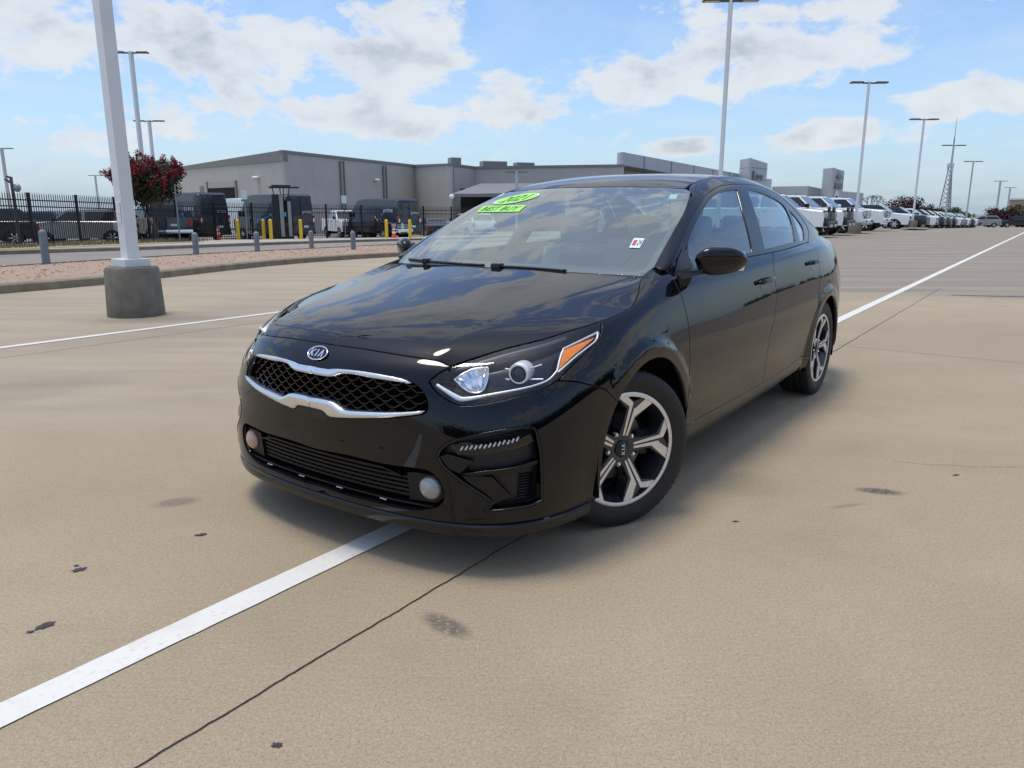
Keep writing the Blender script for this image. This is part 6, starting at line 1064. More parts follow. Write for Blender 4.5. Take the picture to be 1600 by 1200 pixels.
# ---------------------------------------------------------------- ground and setting
def sst(a, b, x):
    t = np.clip((x-a)/(b-a), 0, 1); return t*t*(3-2*t)
def gz(x, y):
    """the lot drains towards the far left: ground height"""
    x = np.asarray(x, float); y = np.asarray(y, float); yy = np.maximum(y, 1.)
    return -.0165*(np.maximum(0, y-10)-2*(1-np.exp(-np.maximum(0, y-10)/2)))*(1-sst(-.12, .38, x/yy))*np.where(y > 300, 300/np.maximum(y, 1), 1)-.0195*np.clip(y-52, 0, 320)*sst(-.12, .38, x/yy)
def g3(x, y, up=0.): return (x, y, float(gz(x, y))+up)
def nodes(name):
    m = bpy.data.materials.new(name); m.use_nodes = True; return m, m.node_tree, m.node_tree.nodes['Principled BSDF']
class NT:
    def __init__(s, t): s.t = t
    def n(s, typ, **k):
        q = s.t.nodes.new(typ)
        for a, b in k.items(): setattr(q, a, b)
        return q
    def l(s, a, b): s.t.links.new(a, b)
    def m(s, op, a, b=None, c=None, clamp=False):
        q = s.n('ShaderNodeMath', operation=op); q.use_clamp = clamp
        for i, v in enumerate((a, b, c)):
            if v is None: continue
            if isinstance(v, (int, float)): q.inputs[i].default_value = v
            else: s.l(v, q.inputs[i])
        return q.outputs[0]
    def noise(s, vec, scale, det=6, ro=.6, dist=0., sc=(1, 1, 1), loc=(0, 0, 0), rot=0):
        mp = s.n('ShaderNodeMapping'); mp.inputs['Scale'].default_value = sc; mp.inputs['Location'].default_value = loc; mp.inputs['Rotation'].default_value = (0, 0, rot); s.l(vec, mp.inputs[0])
        q = s.n('ShaderNodeTexNoise'); q.inputs['Scale'].default_value = scale; q.inputs['Detail'].default_value = det; q.inputs['Roughness'].default_value = ro; q.inputs['Distortion'].default_value = dist
        s.l(mp.outputs[0], q.inputs['Vector']); return q.outputs[0]
    def ramp(s, v, a, b, lo=0., hi=1., smooth=True):
        q = s.n('ShaderNodeMapRange'); q.interpolation_type = 'SMOOTHSTEP' if smooth else 'LINEAR'
        for i, z in enumerate((a, b, lo, hi)): q.inputs[1+i].default_value = z
        s.l(v, q.inputs[0]); return q.outputs[0]
    def mix(s, f, a, b):
        q = s.n('ShaderNodeMix', data_type='RGBA')
        for i, v in ((0, f), (6, a), (7, b)):
            if isinstance(v, (int, float)): q.inputs[i].default_value = v
            elif isinstance(v, tuple): q.inputs[i].default_value = (*v, 1)
            else: s.l(v, q.inputs[i])
        return q.outputs[2]
LOT = R(54.3)          # direction of the parking lines
def concrete(name, base, old, pits=True, marks=()):
    m, t, b = nodes(name); q = NT(t)
    pos = q.n('ShaderNodeNewGeometry').outputs['Position']
    sp = q.n('ShaderNodeSeparateXYZ'); q.l(pos, sp.inputs[0])
    big = q.noise(pos, .22, 5, .6, .4); mid = q.noise(pos, 1.4, 6, .62, .3, loc=(4, 2, 0)); sand = q.noise(pos, 95, 4, .7); grit = q.noise(pos, 210, 2, .6)
    col = q.mix(q.ramp(big, .3, .72), tuple(c*.85 for c in base), tuple(c*1.11 for c in base))
    col = q.mix(q.m('MULTIPLY', q.ramp(mid, .48, .76), .42), col, tuple(c*.72 for c in base))
    # sweep-broom streaks and the paler, greyer finish towards the far end
    br = q.noise(pos, 9, 3, .6, .1, sc=(1, 9, 1), rot=-LOT)
    col = q.mix(q.m('MULTIPLY', q.ramp(br, .40, .70), .16), col, tuple(c*1.22 for c in base))
    if old:
        # boundary of the older, greyer pour
        c_, s_ = math.cos(R(-26)), math.sin(R(-26))
        across = q.m('ADD', q.m('MULTIPLY', sp.outputs[0], -s_), q.m('MULTIPLY', sp.outputs[1], c_))
        wob = q.m('MULTIPLY', q.m('SUBTRACT', q.noise(pos, .8, 4, .6), .5), .8)
        k = q.m('MULTIPLY', q.ramp(q.m('ADD', across, wob), 12.55, 13.05), q.ramp(sp.outputs[0], .5, 2.0))
        stripes = q.noise(pos, .9, 4, .6, .2, sc=(.25, 2.2, 1), rot=-R(-26))
        oc = q.mix(q.ramp(stripes, .35, .70), (old[0]*.78, old[1]*.78, old[2]*.8), tuple(c*1.05 for c in old))
        col = q.mix(k, col, oc)
        # paler, older pour beyond a wavering edge on the left
        wob2 = q.m('MULTIPLY', q.m('SUBTRACT', q.noise(pos, .7, 4, .6, loc=(2, 5, 0)), .5), 1.6)
        k2 = q.m('MULTIPLY', q.ramp(q.m('ADD', q.m('ADD', sp.outputs[1], q.m('MULTIPLY', sp.outputs[0], -.10)), wob2), 4.2, 4.9), q.ramp(sp.outputs[0], 2.5, .5))
        col = q.mix(q.m('MULTIPLY', k2, .75), col, q.mix(q.ramp(q.noise(pos, 1.1, 5, .6, .5, sc=(.4, 1.6, 1)), .38, .66), (.40, .335, .245), (.33, .272, .20)))
        # bleached, faintly stained far half of the near slab
        far = q.ramp(q.noise(pos, .55, 5, .62, .7, sc=(.5, 1.6, 1), rot=.3), .47, .66)
        col = q.mix(q.m('MULTIPLY', far, q.ramp(sp.outputs[1], 3, 6, 0, .42)), col, (base[0]*.74, base[1]*.77, base[2]*.84))
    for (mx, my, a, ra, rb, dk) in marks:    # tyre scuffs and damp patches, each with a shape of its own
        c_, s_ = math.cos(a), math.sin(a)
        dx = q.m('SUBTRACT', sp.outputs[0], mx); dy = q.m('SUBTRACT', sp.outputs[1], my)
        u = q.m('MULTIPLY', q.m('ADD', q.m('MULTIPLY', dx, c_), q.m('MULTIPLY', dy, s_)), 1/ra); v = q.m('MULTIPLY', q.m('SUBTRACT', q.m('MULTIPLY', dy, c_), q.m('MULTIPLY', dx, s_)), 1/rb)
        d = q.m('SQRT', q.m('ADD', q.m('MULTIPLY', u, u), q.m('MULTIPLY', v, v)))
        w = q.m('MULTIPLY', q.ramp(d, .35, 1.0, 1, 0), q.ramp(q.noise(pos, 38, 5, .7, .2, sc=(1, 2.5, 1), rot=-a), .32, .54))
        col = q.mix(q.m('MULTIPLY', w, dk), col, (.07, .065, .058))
    g = q.ramp(sand, .30, .72, .80, 1.17, False); g2 = q.ramp(grit, .32, .70, .80, 1.16, False)
    sc = q.n('ShaderNodeVectorMath', operation='SCALE'); q.l(col, sc.inputs[0]); q.l(q.m('MULTIPLY', g, g2), sc.inputs['Scale'])
    cfin = sc.outputs[0]
    pit = q.ramp(q.noise(pos, 120, 2, .5, loc=(7, 1, 0)), .60, .70)
    cfin = q.mix(q.m('MULTIPLY', pit, .45), cfin, tuple(c*.45 for c in base))
    q.l(cfin, b.inputs['Base Color']); b.inputs['Roughness'].default_value = .82; b.inputs['Specular IOR Level'].default_value = .32
    bp = q.n('ShaderNodeBump'); bp.inputs['Strength'].default_value = .38; bp.inputs['Distance'].default_value = .004
    q.l(q.m('ADD', q.m('MULTIPLY', sand, .6), q.m('ADD', q.m('MULTIPLY', grit, .5), q.m('MULTIPLY', pit, -.5))), bp.inputs['Height']); q.l(bp.outputs[0], b.inputs['Normal'])
    return m
TAN, GREY = (.378, .304, .206), (.302, .257, .204)
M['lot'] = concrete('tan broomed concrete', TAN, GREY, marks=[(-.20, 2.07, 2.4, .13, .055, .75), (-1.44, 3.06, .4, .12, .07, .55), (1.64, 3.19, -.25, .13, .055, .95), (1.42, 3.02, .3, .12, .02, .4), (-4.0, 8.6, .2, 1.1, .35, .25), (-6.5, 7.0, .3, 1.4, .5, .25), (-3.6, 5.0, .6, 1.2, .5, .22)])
M['road'] = concrete('grey road concrete', (.255, .225, .205), None)
M['kerb'] = mat('kerb concrete', (.255, .215, .150), .85, noise_amt=.25, noise_scale=3, bump=.3, bump_scale=40)
M['walk'] = mat('pale sidewalk concrete', (.36, .34, .30), .85, noise_amt=.15, noise_scale=2)
M['gravel'] = mat('pink gravel', (.34, .24, .172), .9, noise_amt=.40, noise_scale=30, bump=.9, bump_scale=45)
M['dirt'] = mat('dry verge', (.30, .24, .155), .95, noise_amt=.35, noise_scale=4, bump=.6, bump_scale=20)
M['crack'] = mat('joint filler', (.020, .018, .016), .9)
M['tar'] = mat('tar spot', (.030, .026, .024), .6, noise_amt=.6, noise_scale=60)
def paint_mat():
    m, t, b = nodes('white line paint'); q = NT(t); pos = q.n('ShaderNodeNewGeometry').outputs['Position']
    w = q.ramp(q.noise(pos, 60, 6, .7), .54, .70); w2 = q.ramp(q.noise(pos, 4, 5, .65), .48, .74)
    col = q.mix(q.m('MAXIMUM', q.m('MULTIPLY', w, .55), q.m('MULTIPLY', w2, .28)), (.68, .665, .62), (.42, .35, .26)); q.l(col, b.inputs['Base Color']); b.inputs['Roughness'].default_value = .6
    bp = q.n('ShaderNodeBump'); bp.inputs['Strength'].default_value = .3; bp.inputs['Distance'].default_value = .003; q.l(q.noise(pos, 150, 3, .6), bp.inputs['Height']); q.l(bp.outputs[0], b.inputs['Normal'])
    return m
M['line'] = paint_mat()
def surface(name, xs, ys, m, up=0.):
    V = [g3(x, y, up) for y in ys for x in xs]; n = len(xs)
    F = [(j*n+i, j*n+i+1, (j+1)*n+i+1, (j+1)*n+i) for j in range(len(ys)-1) for i in range(n-1)]
    o = mesh_obj(name, V, F, m, smooth=True); o['kind'] = 'structure'; return o
def spread(a, b, s0, grow):
    o = [a]; s = s0
    while o[-1] < b: o.append(o[-1]+s); s *= grow
    return o
xp = spread(0, 900, 1.2, 1.09); xs = [-x for x in xp[::-1]][:-1]+xp
ys = [-y for y in spread(0, 700, 3, 1.25)[::-1]][:-1]+spread(0, 1500, 1.0, 1.06)
surface('ground', xs, ys, M['lot'])

def strip(name, pts, w, m, up, jag=0., seg=.25, taper=False, kind='structure', rnd=random.Random(2)):
    """flat band along a ground polyline"""
    P = []
    for a, b in zip(pts[:-1], pts[1:]):
        a, b = np.array(a, float), np.array(b, float); k = max(1, int(np.linalg.norm(b-a)/seg)); P += [a+(b-a)*i/k for i in range(k)]
    P.append(np.array(pts[-1], float)); P = np.array(P); t = np.gradient(P, axis=0); t /= np.linalg.norm(t, axis=1, keepdims=True); nrm = np.stack([-t[:, 1], t[:, 0]], 1)
    V = []
    off = 0.
    for i, (p, n) in enumerate(zip(P, nrm)):
        off = off*.8+rnd.uniform(-jag, jag)
        wa = w/2*(1+rnd.uniform(-1, 1)*(jag*60 if taper else 0)); wb = w/2*(1+rnd.uniform(-1, 1)*(jag*60 if taper else 0))
        e1, e2 = rnd.uniform(-jag, jag)*(.5 if not taper else 0), rnd.uniform(-jag, jag)*(.5 if not taper else 0)
        q = p+n*(off if taper else 0)
        V.append(g3(*(q+n*(wa+e1)), up)); V.append(g3(*(q-n*(wb+e2)), up))
    F = [(2*i, 2*i+1, 2*i+3, 2*i+2) for i in range(len(P)-1)]
    o = mesh_obj(name, V, F, m); o['kind'] = kind; return o
dL = np.array([math.cos(LOT), math.sin(LOT)]); nL = np.array([dL[1], -dL[0]])
def along(off, a, b): return [nL*off+dL*a, nL*off+dL*b]
strip('parking_line', along(-1.990, -3, 70), .105, M['line'], .004, jag=.003, seg=.05)
strip('parking_line', along(-7.760, 0, 13.0), .10, M['line'], .004, jag=.003, seg=.08)
strip('pavement_joint', along(-1.545, -3, 14.0), .0050, M['crack'], .003, jag=.0022, seg=.02, taper=True)
strip('pavement_joint', [(6.5, 11.22), (7.0, 11.10), (7.6, 10.98), (9.5, 10.6)], .045, M['crack'], .003, jag=.006, seg=.1, taper=True)
strip('pavement_joint', along(-7.2, -2, 14.5), .006, M['crack'], .003, jag=.004, seg=.05, taper=True)
strip('pavement_joint', [nL*-1.6+dL*7.4+nL*-.0, nL*5+dL*7.4], .005, M['crack'], .003, jag=.004, seg=.03, taper=True)
for pts in ([(1.9, 3.6), (2.25, 3.5), (2.6, 3.52)], [(2.6, 3.52), (3.0, 3.35), (3.6, 3.38)], [(3.2, 4.3), (3.7, 4.1), (4.3, 4.2)]):
    strip('hairline_crack', pts, .0018, M['crack'], .003, jag=.008, seg=.03, taper=True)
def blob(name, x, y, r, sx, ang, m, rnd, lab, up=.003):
    V = []; n = 18
    for k in range(n):
        a = 2*math.pi*k/n; rr = r*rnd.uniform(.55, 1.25); u, v = rr*math.cos(a)*sx, rr*math.sin(a)
        V.append(g3(x+u*math.cos(ang)-v*math.sin(ang), y+u*math.sin(ang)+v*math.cos(ang), up))
    V.append(g3(x, y, up)); o = mesh_obj(name, V, [(k, (k+1) % n, n) for k in range(n)], m); o['kind'] = 'stuff'; return o
rn = random.Random(5)
for x, y, r, sx, a in ((-1.20, 2.72, .012, 1.8, .2), (-1.51, 2.43, .015, 1.7, .4), (-1.41, 2.06, .017, 1.9, .7), (-.55, 1.54, .010, 1.4, .1), (-1.535, 2.46, .008, 1, 0), (-1.43, 2.03, .008, 1.5, .5), (.9, 2.85, .006, 2, 0), (2.1, 3.4, .008, 2, .3), (-.2, 2.7, .005, 1, 0)):
    blob('tar_spot', x, y, r, sx, a, M['tar'], rn, '')

# median with gravel between two kerbs, road beyond, sidewalk and verge in front of the fence
NEAR = [(-15.0, -3.0), (-11.0, 5.0), (-7.74, 11.47), (-6.98, 12.97), (-6.71, 14.81), (-6.14, 18.35), (-5.32, 21.22), (-3.64, 24.4), (-.5, 28.5), (3.5, 32)]
FAR_ = [(-22.0, -3.0), (-15.0, 8.0), (-11.05, 16.49), (-10.54, 19.69), (-10.02, 22.22), (-8.69, 26.05), (-7.3, 29.2), (-5.85, 33.5), (-1.5, 37.5), (3.0, 40)]
ROADF = [(-27, 4), (-21, 16), (-17.15, 25.71), (-14.44, 30.5), (-13.3, 33.5), (-11.6, 37.94), (-8.7, 43.56), (-5.4, 48.0), (2, 54)]
WALKB = [(-33, 6), (-25, 18), (-20.9, 27), (-18.9, 35), (-17.2, 42.6), (-13.2, 46.8), (-9.4, 50.6), (-6.0, 54.0), (1.5, 61)]
def resamp(P, n):
    P = np.array(P, float); d = np.r_[0, np.cumsum(np.linalg.norm(np.diff(P, axis=0), axis=1))]
    # smooth by Catmull-Rom through chord length
    t = np.linspace(0, d[-1], n); x = np.interp(t, d, P[:, 0]); y = np.interp(t, d, P[:, 1])
    for _ in range(6): x[1:-1] = .25*x[:-2]+.5*x[1:-1]+.25*x[2:]; y[1:-1] = .25*y[:-2]+.5*y[1:-1]+.25*y[2:]
    return np.stack([x, y], 1)
def between(name, A, B, m, up, k=6, n=60, kind='structure', mound=0.):
    A, B = resamp(A, n), resamp(B, n)
    V = [g3(*(A[i]+(B[i]-A[i])*j/k), up+mound*math.sin(math.pi*j/k)) for i in range(n) for j in range(k+1)]
    o = mesh_obj(name, V, [(i*(k+1)+j, (i+1)*(k+1)+j, (i+1)*(k+1)+j+1, i*(k+1)+j+1) for i in range(n-1) for j in range(k)], m, smooth=True); o['kind'] = kind; return o
def kerb(name, P, side, h=.15, w=.30, m=None):
    P = resamp(P, 80); t = np.gradient(P, axis=0); t /= np.linalg.norm(t, axis=1, keepdims=True); nr = np.stack([-t[:, 1], t[:, 0]], 1)*side
    prof = [(0, -.05), (.0, h*.80), (.03, h), (w, h), (w+.01, -.05)]
    V = [g3(*(p+n*a), z) for p, n in zip(P, nr) for a, z in prof]; k = len(prof)
    o = mesh_obj(name, V, [(i*k+j, (i+1)*k+j, (i+1)*k+j+1, i*k+j+1) for i in range(79) for j in range(k-1)], m or M['kerb']); o['kind'] = 'structure'; return o
between('gravel_bed', NEAR, FAR_, M['gravel'], .11, mound=.05)
kerb('kerb', NEAR, 1); kerb('kerb', FAR_, -1)
between('road', FAR_, ROADF, M['road'], .006, 8)
kerb('kerb', ROADF, 1, m=M['kerb'])
between('sidewalk', ROADF, WALKB, M['walk'], .125, 5)
strip('verge', [(-22.5, 16), (-19.4, 26), (-17.6, 33), (-16.7, 39)], 2.6, M['dirt'], .135, jag=.12, seg=.6)
strip('parking_yard', [(-36, 30), (-21, 55), (0, 80)], 40, M['road'], .004, seg=4)
# crosswalk bars and an arrow stroke on the road
for k in range(7):
    x, y = -11.0+k*.62, 36.6+k*.92
    strip('road_marking', [(x, y), (x+.9, y+.25)], .28, M['line'], .012, jag=.01, seg=.1)
# loose stones over the gravel bed
bm = bmesh.new(); rg_ = random.Random(11); A, B = resamp(NEAR, 60), resamp(FAR_, 60)
for _ in range(2600):
    i = rg_.randint(14, 50); f = rg_.uniform(.08, .92); p = A[i]+(B[i]-A[i])*f+np.array([rg_.uniform(-.3, .3), rg_.uniform(-.3, .3)]); s = rg_.uniform(.025, .06)
    c_ = Vector(g3(p[0], p[1], .11+.05*math.sin(math.pi*f)+s*.2)); vs_ = [bm.verts.new(c_+Vector((rg_.uniform(-1, 1), rg_.uniform(-1, 1), rg_.uniform(.0, .5)))*s) for _ in range(4)]
    for t3 in ((0, 1, 2), (0, 2, 3), (0, 3, 1), (1, 3, 2)): bm.faces.new([vs_[q] for q in t3])
M['stone'] = mat('pale pink stone', (.42, .325, .25), .9, noise_amt=.3, noise_scale=6)
tag(bm_obj('gravel_stones', bm, M['stone']), kind='stuff')
M['drygrass'] = mat('dry grass', (.26, .21, .11), .9, noise_amt=.3, noise_scale=3)
bm = bmesh.new()
for _ in range(2200):
    f = rg_.uniform(0, 1); x, y = (-20.9+f*3.3+rg_.uniform(-.5, 1.3), 24+f*17+rg_.uniform(-1, 1)); h = rg_.uniform(.06, .22); a = rg_.uniform(0, 6.28); b0 = Vector(g3(x, y, .13)); d = Vector((math.cos(a), math.sin(a), 0))*.03
    bm.faces.new([bm.verts.new(b0+d), bm.verts.new(b0-d), bm.verts.new(b0+Vector((rg_.uniform(-.06, .06), rg_.uniform(-.06, .06), h)))])
tag(bm_obj('dry_grass', bm, M['drygrass']), kind='stuff')

# ---------------------------------------------------------------- lamp poles
M['polewhite'] = mat('white pole enamel', (.72, .73, .73), .38, noise_amt=.05, noise_scale=2)
M['polefar'] = mat('pale grey pole', (.50, .52, .53), .5)
M['fixture'] = mat('bronze lamp housing', (.085, .08, .075), .5)
M['base'] = mat('weathered concrete base', (.165, .150, .120), .88, noise_amt=.30, noise_scale=5, bump=.4, bump_scale=30)
M['lens_w'] = mat('lamp lens', (.55, .56, .55), .3)
def lamp_pole(x, y, top, label, w=.2, base=(.33, .42, .56), heads=2, ang=0., group='lamp poles around the lot', plate=False, m=None, head=1.):
    z0 = float(gz(x, y)); p = thing('lamp_pole', label, 'lamp pole', (x, y, z0), LOT, group)
    h = top-z0; zb = 0
    if base:
        r1, r0, hb = base; V, F = lathe([(r0, -.05), (r0, .02), (r1+.012, hb-.03), (r1-.006, hb), (.0001, hb)], 40, 'z'); mesh_obj('concrete_base', V, F, M['base'], p, smooth=R(30)); zb = hb
    bm = bmesh.new(); box_bm(bm, -w/2, w/2, -w/2, w/2, zb, h, w*.05); shaft = bm_obj('shaft', bm, m or M['polewhite'], p)
    if plate:
        bm = bmesh.new(); box_bm(bm, -.155, .155, -.155, .155, zb+.002, zb+.095, .006); bm_obj('base_cover', bm, m or M['polewhite'], p)
        bm = bmesh.new(); box_bm(bm, -w/2-.012, -w/2-.001, -.045, .045, zb+.50, zb+.74, .004); cyl_bm(bm, (-w/2-.02, 0, zb+.62), (-w/2-.01, 0, zb+.62), .012, n=10); bm_obj('hand_hole_cover', bm, m or M['polewhite'], shaft)
    for k in range(heads):
        a = ang+2*math.pi*k/heads-LOT; bm = bmesh.new()
        vs_ = box_bm(bm, w*.4, .34, -.04, .04, h-.12, h-.05); vs2 = box_bm(bm, .34, .34+.62*head, -.17, .17, h-.10, h-.02, .015)
        bmesh.ops.rotate(bm, verts=bm.verts[:], cent=(0, 0, 0), matrix=Matrix.Rotation(a, 3, 'Z')); hd = bm_obj('lamp_head', bm, M['fixture'], p)
        bm = bmesh.new(); box_bm(bm, .40, .30+.60*head, -.13, .13, h-.108, h-.101); bmesh.ops.rotate(bm, verts=bm.verts[:], cent=(0, 0, 0), matrix=Matrix.Rotation(a, 3, 'Z')); bm_obj('lamp_lens', bm, M['lens_w'], hd)
    return p
lamp_pole(-4.5, 9.05, 7.75, 'white square lamp pole on a round concrete base, nearest pole, left of the black sedan', w=.15, base=(.285, .318, .575), heads=3, ang=R(54), plate=True)
lamp_pole(7.62, 28.7, 8.42, 'white lamp pole rising behind the roof of the black sedan', w=.125, ang=R(178))
for x, y, top, lab, w in ((-21.57, 46, 10.0, 'white twin-head lamp pole rising behind the red crape myrtle, taller of the two', .2), (-27.3, 60, 7.85, 'shorter twin-head lamp pole just right of the taller one above the crape myrtle', .2),
        (-51.6, 80, 7.4, 'lamp pole at the left edge of the photo, behind the dark camera post', .26), (-69, 130, 6.95, 'faint far lamp pole left of the red tree, above the fence', .26), (.47, 78, 5.0, 'short white lamp pole in front of the warehouse canopy', .2),
        (18.52, 41.8, 7.75, 'tall white lamp pole beside the white pickups in the right row', .12), (27.9, 54, 7.3, 'white lamp pole beside the first black vehicle in the right row', .12), (42.4, 76, 7.38, 'white lamp pole just right of the lattice radio mast', .14),
        (55.6, 95, 7.05, 'lamp pole with a wide flat head right of the radio mast pole', .16), (81, 130, 6.05, 'distant lamp pole left of the dark purple tree', .3), (95.5, 150, 5.6, 'distant lamp pole behind the dark purple tree', .3), (105, 158, 5.4, 'farthest lamp pole near the right edge of the photo', .3)):
    lamp_pole(x, y, top, lab, w, None if y > 60 else (.30, .34, .6), 2, R(2), m=M['polefar'] if y > 60 else M['polewhite'], head=1.0 if y < 60 else 1.25)

# bollards, signs, cones
M['bgrey'] = mat('grey bollard paint', (.17, .20, .22), .6, noise_amt=.2, noise_scale=8)
M['byellow'] = mat('yellow bollard sleeve', (.78, .52, .02), .45, noise_amt=.1)
M['orange'] = mat('cone orange', (.75, .09, .03), .5)
M['steel'] = mat('galvanised post', (.27, .29, .30), .45, .5)
M['signw'] = mat('sign face', (.70, .75, .74), .45); M['signg'] = mat('sign green', (.05, .28, .20), .5); M['signy'] = mat('sign yellow', (.62, .40, .01), .5)
def bollard(x, y, h, r, m, label, group):
    b = thing('bollard', label, 'bollard', g3(x, y), 0, group)
    V, F = lathe([(r, -.1), (r, h-.04), (r*.97, h-.02), (r*.75, h+.012), (r*.4, h+.03), (.0001, h+.036)], 20, 'z'); mesh_obj('post', V, F, m, b, smooth=R(50))
    V, F = lathe([(r+.05, -.02), (r+.05, .012), (r, .02)], 20, 'z'); mesh_obj('footing', V, F, M['kerb'], b)
GB = 'grey bollards along the gravel median'; YB = 'yellow bollards by the delivery vans'
for x, y, up, lab in ((-10.6, 17.44, .13, 'grey bollard in the gravel left of the near lamp pole'), (-9.31, 22.65, .13, 'grey bollard in the gravel just right of the near lamp pole'), (-8.28, 25.0, .13, 'grey bollard in the gravel in line with the dark kiosk'), (-7.42, 28.5, .13, 'grey bollard behind, between the dark kiosk and the white-and-green sign'), (-5.4, 26.2, .13, 'grey bollard in the gravel nearest the black sedan windshield')):
    bollard(x, y, .86 if y < 18 else .74, .085, M['bgrey'], lab, GB)
for x, y, lab in ((-16.3, 46.0, 'yellow bollard just right of the orange cone behind the first dark van'), (-15.15, 47.2, 'yellow bollard standing behind, left of the dark kiosk'), (-14.1, 45.2, 'yellow bollard closest in front of the dark kiosk, left side'), (-12.7, 46.5, 'yellow bollard in front of the second dark van rear'), (-7.95, 49.0, 'yellow bollard left of the orange cone by the third van'), (-6.6, 50.0, 'yellow bollard right of the orange cone by the third van')):
    bollard(x, y, 1.25, .10, M['byellow'], lab, YB)
def cone(x, y, lab):
    c = thing('traffic_cone', lab, 'cone', g3(x, y, .13), 0, 'orange traffic cones'); V, F = lathe([(.16, .03), (.115, .28)], 20, 'z'); mesh_obj('cone_body', V, F, M['orange'], c, smooth=True)
    for a, b, m in ((.28, .40, M['signw']), (.40, .50, M['orange']), (.50, .62, M['signw']), (.62, .78, M['orange'])):
        V, F = lathe([(.115-(a-.28)*.17, a), (.115-(b-.28)*.17, b)], 20, 'z'); mesh_obj('band', V, F, m, c, smooth=True)
    bm = bmesh.new(); box_bm(bm, -.2, .2, -.2, .2, 0, .035, .01); bm_obj('foot', bm, M['orange'], c)
cone(-17.3, 45.5, 'orange traffic cone behind the first dark van, left'); cone(-7.64, 50.0, 'orange traffic cone between two yellow bollards by the third van')
def post_sign(x, y, h, lab, face=None, name='sign_post'):
    s = thing(name, lab, 'sign', g3(x, y), 0, None); bm = bmesh.new(); box_bm(bm, -.03, .03, -.02, .02, -.1, h); bm_obj('post', bm, M['steel'], s)
    if face == 'white':
        bm = bmesh.new(); box_bm(bm, -.17, .17, -.035, -.022, h-.50, h, .004); bm_obj('sign_plate', bm, M['signw'], s); bm = bmesh.new(); box_bm(bm, -.17, .17, -.037, -.022, h-.62, h-.503); bm_obj('sign_strip', bm, M['signg'], s)
    return s
post_sign(-15.5, 45.2, 2.9, 'white-and-green sign plate on a thin post left of the dark kiosk', 'white'); post_sign(-11.2, 52.0, 2.85, 'white-and-green sign plate on a thin post in front of the third van', 'white')
post_sign(-16.75, 38.9, 2.95, 'bare galvanised post standing right of the red crape myrtle', None)
s_ = thing('warning_sign', 'round yellow sign cut by the left edge of the photo, in front of the fence', 'sign', g3(-18.6, 26.9)); bm = bmesh.new(); box_bm(bm, -.03, .03, -.02, .02, -.1, 1.9); bm_obj('post', bm, M['steel'], s_)
V, F = lathe([(.0001, -.035), (.40, -.035), (.40, -.02), (.0001, -.02)], 28, 'y'); o = mesh_obj('sign_disc', V, F, M['signy'], s_); o.location = (.0, 0, 1.55)

# dark camera post at the far left
cp = thing('camera_post', 'dark post with floodlights and a round dish inside the fence, far left', 'post', g3(-20.3, 31.8)); bm = bmesh.new(); cyl_bm(bm, (0, 0, -.1), (0, 0, 2.85), .075, .06, 10); bm_obj('mast', bm, M['fixture'], cp)
bm = bmesh.new(); V, F = lathe([(.0001, -.06), (.14, -.04), (.17, .02), (.10, .10), (.0001, .12)], 16, 'y'); bm.free(); o = mesh_obj('dish', V, F, M['steel'], cp, smooth=True); o.location = (.18, 0, 2.45)
for dx, dz, a in ((-.14, 2.72, .6), (-.05, 2.86, .3)):
    bm = bmesh.new(); vs_ = box_bm(bm, -.13, .10, -.05, .05, -.04, .04, .01); bmesh.ops.rotate(bm, verts=bm.verts[:], cent=(0, 0, 0), matrix=Matrix.Rotation(a, 3, 'Y')); o = bm_obj('floodlight', bm, M['fixture'], cp); o.location = (dx, 0, dz)

# ---------------------------------------------------------------- iron fence
M['iron'] = mat('black iron', (.010, .011, .013), .5)
FENCE = [(-24.6, 16.0), (-20.9, 27.5), (-19.4, 35.2), (-18.4, 43.4), (-14.8, 48.8), (-10.7, 52.4), (-6.6, 56.4), (-2.2, 60.7)]
fc = thing('iron_fence', 'black spiked iron picket fence running along the verge in front of the vans', 'fence', g3(*FENCE[0])); f0 = Vector(fc.location)
FP = resamp(FENCE, 400); dd = np.r_[0, np.cumsum(np.linalg.norm(np.diff(FP, axis=0), axis=1))]; tot = dd[-1]
fpt = lambda s: (float(np.interp(s, dd, FP[:, 0])), float(np.interp(s, dd, FP[:, 1])))
bm = bmesh.new(); HF = 2.25; s = 0.
while s < tot:
    x, y = fpt(s); z = float(gz(x, y)); r = .0125
    a = [Vector((x+dx*r, y+dy*r, z+.10))-f0 for dx, dy in ((-1, -1), (1, -1), (1, 1), (-1, 1))]; b = [p+Vector((0, 0, HF-.16)) for p in a]
    A = [bm.verts.new(p) for p in a]; B = [bm.verts.new(p) for p in b]; tip = bm.verts.new(Vector((x, y, z+HF+.06))-f0)
    for i in range(4): bm.faces.new((A[i], A[(i+1) % 4], B[(i+1) % 4], B[i])); bm.faces.new((B[i], B[(i+1) % 4], tip))
    s += .125
tag(bm_obj('pickets', bm, M['iron'], fc), kind='stuff')
for hz in (.28, 1.72, 1.98):
    bm = bmesh.new(); tube_bm(bm, [Vector(g3(*fpt(q), hz))-f0 for q in np.linspace(0, tot, 80)], .024, 4); bm_obj('rail', bm, M['iron'], fc)
s = 1.0
while s < tot:
    x, y = fpt(s); bm = bmesh.new(); box_bm(bm, -.05, .05, -.05, .05, -.05, HF-.02); box_bm(bm, -.065, .065, -.065, .065, HF-.02, HF+.03, .01); o = bm_obj('fence_post', bm, M['iron'], fc); o.location = Vector(g3(x, y))-f0
    s += 2.65

